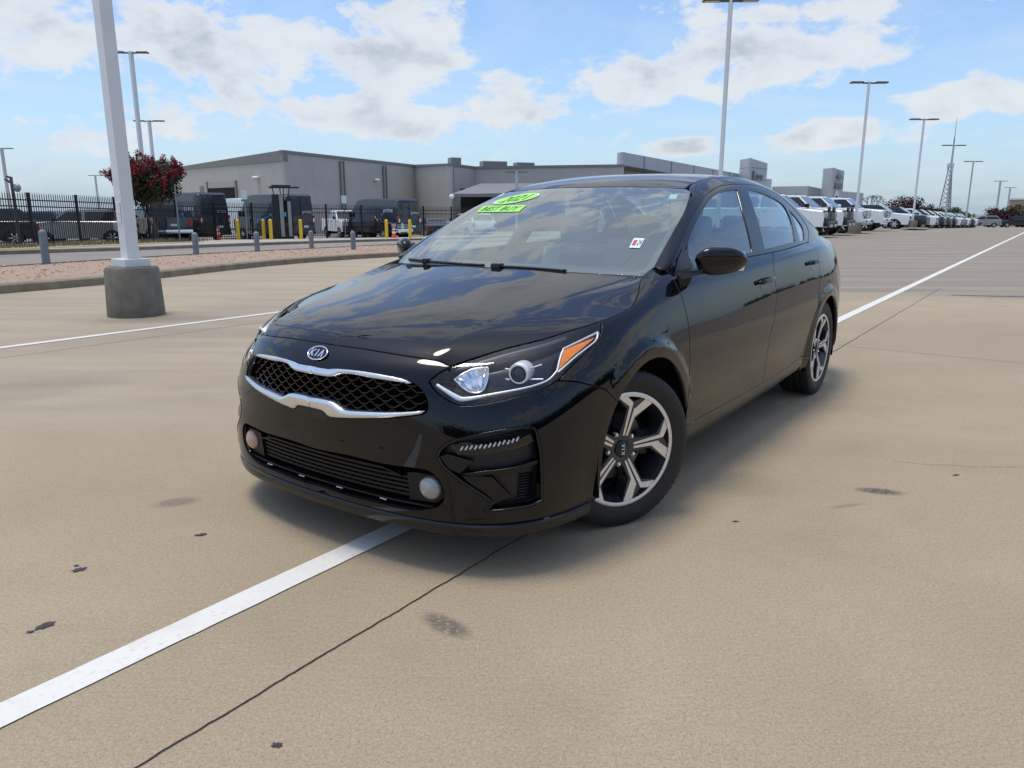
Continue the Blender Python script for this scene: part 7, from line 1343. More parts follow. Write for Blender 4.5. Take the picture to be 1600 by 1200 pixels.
# ---------------------------------------------------------------- buildings
def metal_wall(name, col, pitch=.30, rot=0.):
    m, t, b = nodes(name); q = NT(t); pos = q.n('ShaderNodeTexCoord').outputs['Object']
    big = q.noise(pos, .35, 4, .6); c = q.mix(q.ramp(big, .3, .7), tuple(v*.94 for v in col), tuple(v*1.05 for v in col))
    st = q.noise(pos, 3, 3, .6, sc=(1, 1, .06)); c = q.mix(q.m('MULTIPLY', q.ramp(st, .5, .75), .14), c, tuple(v*.65 for v in col)); q.l(c, b.inputs['Base Color']); b.inputs['Roughness'].default_value = .55
    return m
M['wh_wall'] = metal_wall('warehouse metal panel', (.47, .445, .400)); M['wh_trim'] = mat('warehouse roof trim', (.20, .195, .185), .5); M['wh_roof'] = mat('canopy metal roof', (.19, .195, .20), .5, .2)
M['tilt'] = mat('painted tilt wall', (.46, .48, .49), .7, noise_amt=.05, noise_scale=.4); M['joint'] = mat('wall joint', (.20, .22, .24), .8); M['void'] = mat('dark opening', (.006, .006, .007), .9); M['shut'] = mat('overhead door panel', (.36, .36, .34), .5)
M['letter'] = mat('dark sign letters', (.012, .013, .016), .35); M['unit'] = mat('rooftop unit', (.30, .30, .28), .6)
WP = [(-36.7, 86), (-20.25, 70), (-11.4, 92), (-6.7, 86.3), (-4.39, 92.2), (12.5, 88)]
wh = thing('warehouse', 'long grey metal-clad service building with ribbed walls behind the vans', 'building', (0, 0, 0))
tops = [5.75, 6.38, 6.38, 6.2, 6.2, 6.2]
def wall_quad(bm, a, b, z0, z1a, z1b, t=.0):
    return bm.faces.new([bm.verts.new((a[0], a[1], z0)), bm.verts.new((b[0], b[1], z0)), bm.verts.new((b[0], b[1], z1b)), bm.verts.new((a[0], a[1], z1a))])
def wall_solid(name, a, b, z0, za, zb, m, parent, t=.3):
    a, b = np.array(a, float), np.array(b, float); d = (b-a)/np.linalg.norm(b-a); n = np.array([-d[1], d[0]]); n = n if n@(-(a+b)/2) < 0 else -n   # away from the camera
    V = [(*a, z0), (*b, z0), (*b, zb), (*a, za), (*(a+n*t), z0), (*(b+n*t), z0), (*(b+n*t), zb), (*(a+n*t), za)]
    return mesh_obj(name, V, [(0, 1, 2, 3), (5, 4, 7, 6), (3, 2, 6, 7), (1, 0, 4, 5), (0, 3, 7, 4), (2, 1, 5, 6)], m, parent)
for i in range(5):
    a, b = WP[i], WP[i+1]; wall_solid('wall', a, b, -2.2, tops[i], tops[i+1], M['wh_wall'], wh)
    A, B = np.array(a), np.array(b); d = (B-A)/np.linalg.norm(B-A); n = np.array([d[1], -d[0]]); n = n if n@(-(A+B)/2) > 0 else -n
    # raised ribs, one mesh per wall, and a roof-edge trim
    bm = bmesh.new(); Ln = np.linalg.norm(B-A); k = int(Ln/.5)
    for j in range(1, k):
        p = A+d*(Ln*j/k); z1 = tops[i]+(tops[i+1]-tops[i])*j/k-.25
        q = [p-d*.05, p+d*.05]
        v = [bm.verts.new((*(q[0]), -2)), bm.verts.new((*(q[1]), -2)), bm.verts.new((*(q[1]), z1)), bm.verts.new((*(q[0]), z1))]; w = [bm.verts.new((*(p-d*.02+n*.012), -2)), bm.verts.new((*(p+d*.02+n*.012), -2)), bm.verts.new((*(p+d*.02+n*.012), z1)), bm.verts.new((*(p-d*.02+n*.012), z1))]
        bm.faces.new(w); bm.faces.new((v[0], w[0], w[3], v[3])); bm.faces.new((w[1], v[1], v[2], w[2]))
    tag(bm_obj('wall_ribs', bm, M['wh_wall'], wh), kind='stuff')
    e = d*.06; wall_solid('roof_trim', A+n*.10-e, B+n*.10+e, min(tops[i], tops[i+1])-.22 if abs(tops[i]-tops[i+1]) < .1 else tops[i]-.25, tops[i]+.06, tops[i+1]+.06, M['wh_trim'], wh, t=.5)
bm = bmesh.new(); V_ = [(*p, z-.05) for p, z in zip(WP, tops)]+[(30, 125, 6.2), (-30, 118, 6.6), (-48, 104, 5.6)]; bm.faces.new([bm.verts.new(v) for v in V_]); bm_obj('roof', bm, M['wh_roof'], wh)
def on_wall(i, f, z, out=.05):
    A, B = np.array(WP[i]), np.array(WP[i+1]); d = (B-A)/np.linalg.norm(B-A); n = np.array([d[1], -d[0]]); n = n if n@(-(A+B)/2) > 0 else -n
    p = A+(B-A)*f+n*out; return Vector((p[0], p[1], z)), Vector((d[0], d[1], 0)), Vector((n[0], n[1], 0))
def plate(name, i, f, z0, z1, w, m, parent, out=.03, t=.04):
    p, d, n = on_wall(i, f, 0, out); bm = bmesh.new(); c = [p+d*s_*w/2+Vector((0, 0, z)) for s_, z in ((-1, z0), (1, z0), (1, z1), (-1, z1))]
    a = [bm.verts.new(q+n*t) for q in c]; b = [bm.verts.new(q) for q in c]; bm.faces.new(a); bm.faces.new(b)
    for k in range(4): bm.faces.new((a[k], a[(k+1) % 4], b[(k+1) % 4], b[k]))
    return bm_obj(name, bm, m, parent)
dr = plate('door_opening', 0, .46, -1.0, 3.95, 6.2, M['void'], wh); plate('door_panel', 0, .46, 3.45, 3.95, 5.9, M['shut'], dr, .06); 
for s_ in (-1, 1): plate('door_jamb', 0, .46+s_*.137, -1.0, 4.1, .25, M['wh_trim'], dr, .05, .1)
plate('louvre', 0, .26, 2.9, 3.7, .8, M['wh_trim'], wh)
for i, f, w in ((1, .36, .18), (1, .70, .18), (1, .725, .12), (3, .06, .16), (1, .385, .12)): plate('downspout', i, f, -1.5, 6.0, w, M['wh_trim'], wh, .05, .12)
for i, f, z in ((1, .63, 4.4), (0, .79, 4.2), (0, .80, 2.3)):
    p, d, n = on_wall(i, f, z, .08); bm = bmesh.new(); bmesh.ops.create_uvsphere(bm, u_segments=14, v_segments=8, radius=.36, matrix=Matrix.Translation(p+n*.2) @ Matrix.Diagonal((1, 1, .42, 1))); bm_obj('wall_lamp', bm, M['polewhite'] if z > 4 else M['wh_trim'], wh, smooth=True)
for x, y, w, h in ((-6.5, 89, 1.2, .9), (-2.2, 93, 3.0, .75), (1.4, 93, 2.2, .6), (-13, 95, 1.6, .35)):
    u = thing('rooftop_unit', {-6.5: 'square vent box on the roof corner of the grey warehouse', -2.2: 'wide air conditioner on the warehouse roof, left of two', 1.4: 'smaller air conditioner on the warehouse roof, right of two', -13: 'low flat vent on the long warehouse roof'}[x], 'roof unit', (x, y, 6.12), R(20), 'roof units on the warehouse')
    bm = bmesh.new(); box_bm(bm, -w/2, w/2, -.7, .7, 0, h, .03); bm_obj('housing', bm, M['unit'], u); bm = bmesh.new()
    for k in range(5): box_bm(bm, -w/2+.1, w/2-.1, -.72, -.702, h*(.15+.16*k), h*(.22+.16*k))
    bm_obj('louvres', bm, M['wh_trim'], u)
cn = thing('canopy', 'shed-roof metal canopy against the warehouse, above the white vehicle', 'canopy', (-6.1, 78, 0)); bm = bmesh.new()
rf = [(0, 0, 2.83), (11, 0, 3.0), (13, 9.5, 4.25), (2.6, 9.0, 4.15)]; a = [bm.verts.new(p) for p in rf]; b = [bm.verts.new((p[0], p[1], p[2]-.22)) for p in rf]; bm.faces.new(a); bm.faces.new(b)
for k in range(4): bm.faces.new((a[k], a[(k+1) % 4], b[(k+1) % 4], b[k]))
bm_obj('roof', bm, M['wh_roof'], cn); bm = bmesh.new(); box_bm(bm, -.05, 11, -.12, -.02, 2.55, 2.86); bm_obj('fascia', bm, M['wh_trim'], cn)
for x in (.3, 4.2, 7.8): bm = bmesh.new(); box_bm(bm, x-.12, x+.12, .1, .34, -1.4, 2.7); bm_obj('post', bm, M['wh_trim'], cn)
bm = bmesh.new(); box_bm(bm, .4, 12, 8.2, 8.3, -1.5, 3.6); bm_obj('back_opening', bm, M['void'], cn); bm = bmesh.new(); bmesh.ops.create_uvsphere(bm, u_segments=12, v_segments=8, radius=.28, matrix=Matrix.Translation((.1, -.2, 2.55))); bm_obj('canopy_lamp', bm, M['polewhite'], cn, smooth=True)
# tilt-wall showroom
sh = thing('showroom', 'pale grey flat-roofed showroom wall with a square sign tower, behind the sedan roof', 'building', (0, 0, 0))
wall_solid('wall', (13.52, 101.5), (13.9, 99), -5, 8.47, 8.36, M['tilt'], sh); wall_solid('wall', (13.9, 99), (46.26, 158), -5, 8.36, 8.32, M['tilt'], sh)
for f in (.12, .3, .48, .66, .84):
    p = np.array([13.9, 99])+(np.array([46.26, 158])-np.array([13.9, 99]))*f; bm = bmesh.new(); box_bm(bm, p[0]-.05, p[0]+.05, p[1]-.15, p[1]-.02, -1, 8.3); bm_obj('wall_joint', bm, M['joint'], sh)
def tower(parent, L_, Cn, Rt, z0, zs, m, bands=()):
    wall_solid('tower_side', L_, Cn, z0, zs[0], zs[1], m, parent); wall_solid('tower_face', Cn, Rt, z0, zs[1], zs[2], m, parent)
    for z in bands:
        for a, b in ((L_, Cn), (Cn, Rt)):
            A, B = np.array(a), np.array(b); n = np.array([0, -1.]); bm = bmesh.new(); q = [(*(A+n*.08), z), (*(B+n*.08), z), (*(B+n*.08), z+.12), (*(A+n*.08), z+.12)]; bm.faces.new([bm.verts.new(v) for v in q]); bm_obj('joint_line', bm, M['joint'], parent)
tower(sh, (44.8, 155), (45.3, 150), (50.92, 157), -5, (10.95, 10.95, 10.4), M['tilt'], (9.2, 7.0)); wall_solid('wall', (50.9, 157.4), (53, 160), -5, 7.46, 7.46, M['tilt'], sh)
def letters(txt, p0, p1, z0, z1, m, parent, name='lettering'):
    V, F = text_mesh(txt, 1, 0, 2, 0, .055); A = np.array(V); lo, hi = A.min(0), A.max(0); p0, p1 = np.array(p0, float), np.array(p1, float)
    Q = []
    for v in A:
        f = (v[0]-lo[0])/(hi[0]-lo[0]); g = (v[1]-lo[1])/(hi[1]-lo[1]); q = p0+(p1-p0)*f; Q.append((q[0], q[1], z0+(z1-z0)*g))
    n = len(Q); return mesh_obj(name, Q, F, m, parent)
letters('Jeep', (47.2, 151.9), (49.6, 154.9), 7.0, 8.3, M['letter'], sh); letters('I', (46.3, 150.9), (46.75, 151.45), 7.1, 8.7, M['letter'], sh)
lo_ = thing('sign_tower', 'separate pale sign tower with two dark words over a white arched doorway', 'building', (0, 0, 0)); tower(lo_, (58.54, 148), (58.01, 142), (63.41, 150), -5, (8.9, 8.75, 8.55), M['tilt'], (7.1, 5.2))
letters('Allen', (59.7, 143.9), (61.9, 147.1), 6.8, 8.1, M['letter'], lo_); letters('Samuels', (59.1, 143.0), (62.6, 148.1), 5.2, 6.6, M['letter'], lo_)
def arch(p0, p1, z0, zs, m, parent, name, out=.06):
    p0, p1 = np.array(p0, float), np.array(p1, float); c = (p0+p1)/2; r = np.linalg.norm(p1-p0)/2; d = (p1-p0)/np.linalg.norm(p1-p0); V = [(*(p0), z0), (*(p1), z0)]
    for k in range(15): a = math.pi*k/14; V.append((*(c+d*r*math.cos(a)), zs+r*1.25*math.sin(a)))
    V = [(x-.0, y-out, z) for x, y, z in V]; mesh_obj(name, V, [tuple(range(len(V)))], m, parent)
arch((59.0, 143.4), (61.7, 147.3), -1, 2.1, M['polewhite'], lo_, 'arch_surround', .10); arch((59.5, 144.1), (61.3, 146.7), -1, 2.0, M['void'], lo_, 'arch_opening', .16)
ls = thing('low_building', 'low pale grey building with a shallow roof between the two sign towers', 'building', (0, 0, 0)); wall_solid('wall', (50.5, 152), (54.8, 145), -5, 5.75, 5.65, M['tilt'], ls); wall_solid('wall', (54.8, 145), (61, 152), -5, 5.65, 5.2, M['tilt'], ls); wall_solid('wall', (63.4, 151), (72, 160), -5, 4.9, 4.7, M['tilt'], ls)
bm = bmesh.new(); box_bm(bm, 52, 61, 153, 175, 4.6, 4.75); bm_obj('roof', bm, M['tilt'], ls)
tb = thing('far_building', 'tan far-off building at the right edge above the trees', 'building', (180, 265, -4.2), R(-30)); bm = bmesh.new(); box_bm(bm, -9, 9, -6, 6, 0, 9.0); bm_obj('wall', bm, mat('tan brick', (.36, .27, .19), .8), tb); bm = bmesh.new(); box_bm(bm, -9.3, 9.3, -6.3, 6.3, 9.0, 9.5); bm_obj('cornice', bm, M['signw'], tb)
for k in range(5): bm = bmesh.new(); box_bm(bm, -7.6+k*3.3, -6.0+k*3.3, -6.06, -6.01, 5.2, 7.4); bm_obj('window', bm, M['void'], tb)

# lattice mast
tw = thing('radio_mast', 'lattice radio mast with a thin spire beyond the right row of cars', 'mast', (111.5, 200, 0), .4)
M['lattice'] = mat('galvanised lattice', (.24, .26, .28), .5, .4)
leg = [(1.7*math.cos(a), 1.7*math.sin(a)) for a in (.3, 2.4, 4.5)]
for x, y in leg:
    bm = bmesh.new(); cyl_bm(bm, (x*1.18, y*1.18, -3), (x*.22, y*.22, 13), .17, .10, 6); bm_obj('leg', bm, M['lattice'], tw)
bm = bmesh.new()
for k in range(11):
    z = 1.1*k+.5
    for i in range(3):
        f0_, f1_ = 1-.78*z/13, 1-.78*(z+1.1)/13; a, b = leg[i], leg[(i+1) % 3]
        cyl_bm(bm, (a[0]*f0_, a[1]*f0_, z), (b[0]*f1_, b[1]*f1_, z+1.1), .05, n=4); cyl_bm(bm, (b[0]*f0_, b[1]*f0_, z), (a[0]*f1_, a[1]*f1_, z+1.1), .05, n=4)
bm_obj('bracing', bm, M['lattice'], tw)
bm = bmesh.new(); cyl_bm(bm, (0, 0, 12.5), (0, 0, 19), .22, .16, 6); cyl_bm(bm, (0, 0, 19), (0, 0, 24), .10, .03, 6); bm_obj('spire', bm, M['lattice'], tw)
for z, r in ((12.0, .8), (11.1, .7)):
    for a in (0, 2.1, 4.2): bm = bmesh.new(); box_bm(bm, r*math.cos(a)-.12, r*math.cos(a)+.12, r*math.sin(a)-.12, r*math.sin(a)+.12, z, z+.9); bm_obj('antenna', bm, M['signw'], tw)

# ---------------------------------------------------------------- trees
def leafmat(name, col, amt=.35):
    m, t, b = nodes(name); q = NT(t); pos = q.n('ShaderNodeTexCoord').outputs['Object']
    v = q.noise(pos, 3.0, 3, .6); oi = q.noise(pos, 25, 2, .6); c = q.mix(q.ramp(v, .3, .7), tuple(x*(1-amt) for x in col), tuple(x*(1+amt) for x in col)); c = q.mix(q.m('MULTIPLY', q.ramp(oi, .45, .7), .4), c, tuple(x*1.6 for x in col)); q.l(c, b.inputs['Base Color']); b.inputs['Roughness'].default_value = .6; b.inputs['Specular IOR Level'].default_value = .25
    return m
M['leaf'] = leafmat('dark green leaves', (.038, .034, .017)); M['bloom'] = leafmat('crimson blossom', (.20, .010, .020)); M['bark'] = mat('smooth grey bark', (.15, .13, .11), .85, noise_amt=.3, noise_scale=10)
M['leafg'] = leafmat('green leaves', (.060, .095, .028)); M['leafr'] = leafmat('dark maroon leaves', (.050, .018, .016)); M['leafd'] = leafmat('deep green leaves', (.022, .035, .016)); M['twig'] = mat('bare twigs', (.13, .11, .095), .9)
def leaves(bm, c, rad, n, size, rnd, shell=.55):
    for _ in range(n):
        while True:
            d = Vector((rnd.gauss(0, 1), rnd.gauss(0, 1), rnd.gauss(0, 1)))
            if d.length > .1: break
        d.normalize(); r = rnd.uniform(shell**3, 1)**(1/3)*rnd.uniform(.85, 1.12); p = Vector(c)+Vector((d.x*rad[0], d.y*rad[1], d.z*rad[2]))*r
        u = Vector((rnd.gauss(0, 1), rnd.gauss(0, 1), rnd.gauss(0, 1))).normalized(); w = u.cross(d)
        if w.length < .05: continue
        w.normalize(); s = size*rnd.uniform(.6, 1.4)
        bm.faces.new([bm.verts.new(p-u*s), bm.verts.new(p+w*s*.5), bm.verts.new(p+u*s), bm.verts.new(p-w*s*.5)])
def tree(name, x, y, label, crown, trunk_h, tr, clumps, m, leaf, n, seed, bloom=None, group=None, stems=1, cat='tree'):
    """crown: (centre height, rx, rz); clumps of leaves scattered through the crown, branches reach into it"""
    rnd = random.Random(seed); t = thing(name, label, cat, g3(x, y), 0, group); ch, rx, rz = crown; bm = bmesh.new(); bt = bmesh.new(); cl = []
    for k in range(clumps):
        while True:
            a = Vector((rnd.uniform(-1, 1), rnd.uniform(-1, 1), rnd.uniform(-1, 1)))
            if a.length < 1: break
        c = Vector((a.x*rx*.85, a.y*rx*.85, ch+a.z*rz*.85)); s = rx*rnd.uniform(.24, .42); cl.append((c, s)); leaves(bm, c, (s, s, s*.8), n//clumps, leaf, rnd)
    for s_ in range(stems):
        a = 6.28*s_/stems+.5; o = Vector((math.cos(a), math.sin(a), 0))*(tr*1.5 if stems > 1 else 0); top = Vector((math.cos(a)*rx*.25*(stems > 1), math.sin(a)*rx*.25*(stems > 1), trunk_h)); tube_bm(bt, [o+Vector((0, 0, -.1)), o*.9+Vector((.02, .01, trunk_h*.5)), top], [tr, tr*.8, tr*.6], 8)
        for c, s2 in cl[s_::stems][:9]: tube_bm(bt, [top, top.lerp(c, .5)+Vector((0, 0, .1)), c], [tr*.5, tr*.3, tr*.1], 5)
    bm_obj('trunk', bt, M['bark'], t, smooth=True); bm_obj('crown', bm, m, t)
    if bloom:
        bb = bmesh.new()
        for c, s2 in cl:
            if c.z > ch-rz*.30 and rnd.random() < .9:
                d = Vector((c.x, c.y, (c.z-ch)*1.2)); d = d.normalized() if d.length > .1 else Vector((0, 0, 1))
                for _ in range(5):
                    pc = c+d*s2*.65+Vector((rnd.uniform(-1, 1), rnd.uniform(-1, 1), rnd.uniform(-.4, 1)))*s2*.55; leaves(bb, pc, (.13, .13, .22), 34, leaf*.62, rnd, .2)
        bm_obj('blossom', bb, M['bloom'], t)
    return t
tree('crape_myrtle', -18.3, 39.6, 'crape myrtle with crimson blossom and several bare stems beside the fence', (3.15, 1.72, 1.05), 1.8, .07, 70, M['leaf'], .085, 12000, 4, True, stems=4)
bed = strip('tree_bed', [(-19.0, 39.6), (-17.5, 39.6)], 1.1, M['dirt'], .14, jag=.1, seg=.3)
for x, y, lab, cr, m, sd in ((65.5, 130, 'dark maroon bushy tree behind the white pickups and the second pole', (3.3, 3.3, 1.7), M['leafr'], 11), (72, 135, 'low maroon tree right of the dark bushy tree, above the parked row', (2.5, 2.7, 1.2), M['leafr'], 12),
        (103, 180, 'small pale green tree right of the radio mast base', (2.8, 2.6, 1.6), M['leafg'], 13), (76.8, 120, 'broad purple-leaved tree over parked cars near the right edge', (1.75, 3.2, 1.15), M['leafr'], 14), (131, 200, 'bright green tree behind the purple tree at the right', (3.6, 4.6, 2.2), M['leafg'], 15), (98, 178, 'dark green tree just left of the pale green one by the mast', (2.6, 2.4, 1.5), M['leafd'], 16), (143, 205, 'rounded green tree at the right edge of the photo', (3.4, 4.0, 2.2), M['leafg'], 17)):
    tree('tree', x, y, lab, cr, max(.6, cr[0]-cr[2]*.6), .16, 34, m, .16, 3000, sd, group='trees beyond the parked row')
def bare_tree(x, y, lab, h, seed):
    rnd = random.Random(seed); t = thing('bare_tree', lab, 'tree', g3(x, y)); bm = bmesh.new()
    def grow(p, d, l, r, k):
        q = p+d*l; tube_bm(bm, [p, p.lerp(q, .5)+Vector((rnd.uniform(-1, 1), rnd.uniform(-1, 1), 0))*l*.06, q], [r, r*.85, r*.65], 5)
        if k == 0: return
        for _ in range(3): grow(q, (d+Vector((rnd.uniform(-1, 1), rnd.uniform(-1, 1), rnd.uniform(-.1, .6)))*.62).normalized(), l*.68, r*.6, k-1)
    grow(Vector((0, 0, 0)), Vector((0, 0, 1)), h*.3, .13, 5); bm_obj('branches', bm, M['twig'], t); return t
bare_tree(52, 112, 'leafless spreading tree behind the white pickups', 5.6, 3)
# far belts of trees
def belt_trees(name, pts, h, m, n, seed, leaf=.5, core=False):
    rnd = random.Random(seed); bm = bmesh.new(); P = resamp(pts, 200)
    for k in range(n):
        p = P[rnd.randint(0, 199)]; hh = h*rnd.uniform(.6, 1.15); c = (p[0]+rnd.uniform(-4, 4), p[1]+rnd.uniform(-4, 4), float(gz(p[0], p[1]))+hh*.52); leaves(bm, c, (h*.55, h*.55, hh*.55), 46, leaf, rnd, .5)
    if core:   # closed mass of foliage inside the belt, lumpy along its top
        K = len(P); prev = None
        for k in range(0, K, 2):
            z0 = float(gz(*P[k])); t = P[min(k+1, K-1)]-P[max(k-1, 0)]; t = t/np.linalg.norm(t); n = np.array([-t[1], t[0]]); hh = h*rnd.uniform(.50, .78)
            ring = [bm.verts.new((*(P[k]+n*a), z0+b*hh)) for a, b in ((-2.2, 0), (-2.5, .45), (-1.2, .9), (0, 1), (1.2, .9), (2.5, .45), (2.2, 0))]
            if prev:
                for j in range(6): bm.faces.new((prev[j], prev[j+1], ring[j+1], ring[j]))
            prev = ring
    tag(bm_obj(name, bm, m), kind='stuff')
belt_trees('distant_trees', [(110, 280), (170, 290), (240, 270), (330, 220)], 4.6, M['leafg'], 110, 21, .8)
belt_trees('distant_trees', [(-260, 330), (-180, 340), (-90, 350)], 4.5, M['leafg'], 90, 22, .8)
belt_trees('treeline', [(105, 50), (92, -10), (66, -50), (20, -76), (-40, -82)], 10, M['leafd'], 420, 23, .6, True)

# ---------------------------------------------------------------- other vehicles
def vpaint(name, col, metal=0.): return mat(name, col, .35, metal, .9)
P_ = dict(white=vpaint('white vehicle paint', (.80, .81, .81)), black=vpaint('black vehicle paint', (.008, .009, .011)), navy=vpaint('dark blue van paint', (.016, .024, .036)), silver=vpaint('silver vehicle paint', (.36, .36, .34), .5), grey=vpaint('grey vehicle paint', (.07, .075, .08), .3), red=vpaint('red vehicle paint', (.25, .02, .015)))
M['vglass'] = mat('dark vehicle glass', (.012, .016, .018), .04, coat=.3); M['headl'] = mat('headlamp glass', (.45, .48, .50), .1, .4, .8); M['decal'] = mat('bright blue decal', (.02, .30, .62), .5); M['decalw'] = mat('white decal', (.62, .66, .68), .5)
def arcpts(cx, r, z0, n=9):
    a0 = math.asin(max(-1, min(1, (z0-r*.98)/r))) if False else 0
    return [(cx+r*math.cos(a), z0+r*math.sin(a)) for a in np.linspace(0, math.pi, n)]
SPEC = {
 'pickup': dict(W=2.02, body=[(2.92, .62), (2.95, .80), (2.94, 1.10), (2.86, 1.24), (1.35, 1.36), (-2.85, 1.38), (-2.9, .66)], sill=.50, ax=(1.95, -1.72), r=.42, cab=[(1.42, 1.34), (.62, 1.98), (-.75, 1.99), (-1.10, 1.36)], taper=.84, win=[(.98, .45, .10), (.04, -.92)], pillar=-.05),
 'suv': dict(W=1.94, body=[(2.38, .48), (2.42, .62), (2.40, .92), (2.28, 1.06), (1.10, 1.14), (-2.28, 1.16), (-2.38, .95), (-2.40, .50)], sill=.34, ax=(1.48, -1.42), r=.37, cab=[(1.20, 1.12), (.38, 1.68), (-1.75, 1.70), (-2.28, 1.14)], taper=.82, pillar=-.25),
 'car': dict(W=1.82, body=[(2.30, .38), (2.34, .50), (2.28, .74), (2.1, .84), (1.0, .95), (-1.9, .98), (-2.26, .92), (-2.32, .40)], sill=.26, ax=(1.42, -1.32), r=.33, cab=[(1.10, .94), (.25, 1.42), (-1.0, 1.43), (-1.95, .97)], taper=.80, pillar=-.25),
}
def vwheel(parent, x, y, r, w=.25, side=1):
    V, F = lathe([(r*.62, -w/2), (r*.9, -w/2), (r*.985, -w*.4), (r, -w*.2), (r, w*.2), (r*.985, w*.4), (r*.9, w/2), (r*.66, w/2+.005)], 22, 'y'); o = mesh_obj('wheel', V, F, M['rubber'], parent, smooth=R(35)); o.location = (x, y, r); o.rotation_euler = (0, 0, 0 if side > 0 else math.pi)
    bm = bmesh.new()
    V, F = lathe([(r*.67, w/2-.03), (r*.64, w/2+.004), (r*.55, w/2-.06), (.0001, w/2-.06)], 20, 'y'); q = mesh_obj('rim', V, F, M['rimdark'], o, smooth=R(40))
    for k in range(6):
        vs_ = box_bm(bm, r*.1, r*.62, w/2-.03, w/2-.008, -.032, .032); bmesh.ops.rotate(bm, verts=vs_, cent=(0, 0, 0), matrix=Matrix.Rotation(6.283*k/6, 3, 'Y'))
    bm_obj('rim_spokes', bm, M['rimface'], o)
def side_y(sp, z):
    zb, zr = sp['cab'][0][1], sp['cab'][1][1]; return sp['W']/2*.97*(1-(1-sp['taper'])*np.clip((z-zb)/(zr-zb), 0, 1))
def vehicle(kind, label, x, y, heading, paint, group=None, cat=None, front='bars', up=.006, name=None, scale=1., lean=False):
    sp = SPEC[kind]; Wd = sp['W']; root = thing(name or {'pickup': 'pickup_truck', 'suv': 'sport_utility_vehicle', 'car': 'parked_car'}[kind], label, cat or {'pickup': 'pickup', 'suv': 'SUV', 'car': 'car'}[kind], g3(x, y, up), heading, group); root.scale = (scale,)*3
    b = sp['body']; r = sp['r']; zs = sp['sill']
    poly = list(b)
    rear_bottom = [(b[-1][0], zs)]
    for cx in sorted(sp['ax']):
        aa = np.linspace(math.pi, 0, 11); ra = r*1.17; z0 = r
        pts = [(cx+ra*math.cos(a), z0+ra*math.sin(a)) for a in aa]; rear_bottom += [(cx-ra, zs)]+[p for p in pts if p[1] > zs]+[(cx+ra, zs)]
    poly = poly+rear_bottom+[(b[0][0], zs)]
    bm = bmesh.new(); prism_bm(bm, poly, -Wd/2, Wd/2)
    es = [e for e in bm.edges if abs(e.verts[0].co.y-e.verts[1].co.y) < 1e-6 and min(e.verts[0].co.z, e.verts[1].co.z) > zs+.25 and max(e.verts[0].co.z, e.verts[1].co.z) > r*1.9]
    bmesh.ops.bevel(bm, geom=es, offset=.07, segments=3, profile=.5, affect='EDGES'); bm_obj('body', bm, P_[paint], root, smooth=R(35))
    # dark wheel housings
    for cx in sp['ax']:
        bm = bmesh.new(); prism_bm(bm, [(cx+r*1.16*math.cos(a), r+r*1.16*math.sin(a)) for a in np.linspace(-.3, math.pi+.3, 14)], -Wd/2+.03, Wd/2-.03); bm_obj('wheel_housing', bm, M['dark'], root)
    c = sp['cab']; zb, zr = c[0][1], c[1][1]
    bm = bmesh.new(); prism_bm(bm, c, -Wd/2*.97, Wd/2*.97)
    for v in bm.verts:
        v.co.y = math.copysign(side_y(sp, v.co.z), v.co.y)
    bmesh.ops.bevel(bm, geom=[e for e in bm.edges if max(e.verts[0].co.z, e.verts[1].co.z) > zr-.1], offset=.05, segments=2, affect='EDGES'); bm_obj('cabin', bm, P_[paint], root, smooth=R(40))
    def pane(nm, pts):
        bm = bmesh.new(); a = [bm.verts.new(p) for p in pts]; f = bm.faces.new(a); bm.normal_update(); return bm_obj(nm, bm, M['vglass'], root)
    def cabx(i, j, f): return c[i][0]+(c[j][0]-c[i][0])*f
    H = zr-zb
    for s in (1, -1):
        z1, z2 = zb+.05, zr-.10
        xf1, xf2 = cabx(0, 1, .12)-.10, cabx(0, 1, .84)-.06; xr1, xr2 = cabx(3, 2, .10)+.10, cabx(3, 2, .84)+.10; pb = sp['pillar']
        for (a0, a1, b0, b1) in ((xf1, xf2, pb+.05, pb+.05), (pb-.05, pb-.05, xr1, xr2)):
            pane('side_window', [(q, s*(side_y(sp, z)+.006), z) for q, z in ((a0, z1), (b0, z1), (b1, z2), (a1, z2))])
        bm = bmesh.new(); box_bm(bm, cabx(0, 1, .12)-.22, cabx(0, 1, .12)-.02, s*(Wd/2+.02)-.0, s*(Wd/2+.20), zb+.02, zb+.22, .04) if s > 0 else box_bm(bm, cabx(0, 1, .12)-.22, cabx(0, 1, .12)-.02, -(Wd/2+.20), -(Wd/2+.02), zb+.02, zb+.22, .04); bm_obj('door_mirror', bm, M['satin'] if front != 'chrome' else P_[paint], root, smooth=R(40))
        for xh in (pb+.25, xr1+.2 if kind != 'pickup' else -.80): bm = bmesh.new(); box_bm(bm, xh-.1, xh+.1, s*Wd/2-.01 if s > 0 else -Wd/2-.035, Wd/2+.035 if s > 0 else -Wd/2+.01, zb-.16, zb-.12, .01); bm_obj('door_handle', bm, M['satin'] if paint == 'white' else P_[paint], root)
        bm = bmesh.new()
        for xd in (cabx(0, 1, .1)-.02, pb, xr1 if kind != 'pickup' else -1.0): box_bm(bm, xd-.008, xd+.008, (Wd/2-.01) if s > 0 else -Wd/2-.0025, (Wd/2+.0025) if s > 0 else -Wd/2+.01, zs+.12, zb-.06)
        bm_obj('door_seams', bm, M['dark'], root)
    pane('windshield', [(cabx(0, 1, f)+.012+.006, s*side_y(sp, zb+H*f)*(.92), zb+H*f+.01) for f, s in ((.08, -1), (.08, 1), (.90, 1), (.90, -1))])
    pane('rear_window', [(cabx(3, 2, f)-.018, s*side_y(sp, zb+H*f)*.88, zb+H*f+.01) for f, s in ((.12, -1), (.12, 1), (.86, 1), (.86, -1))])
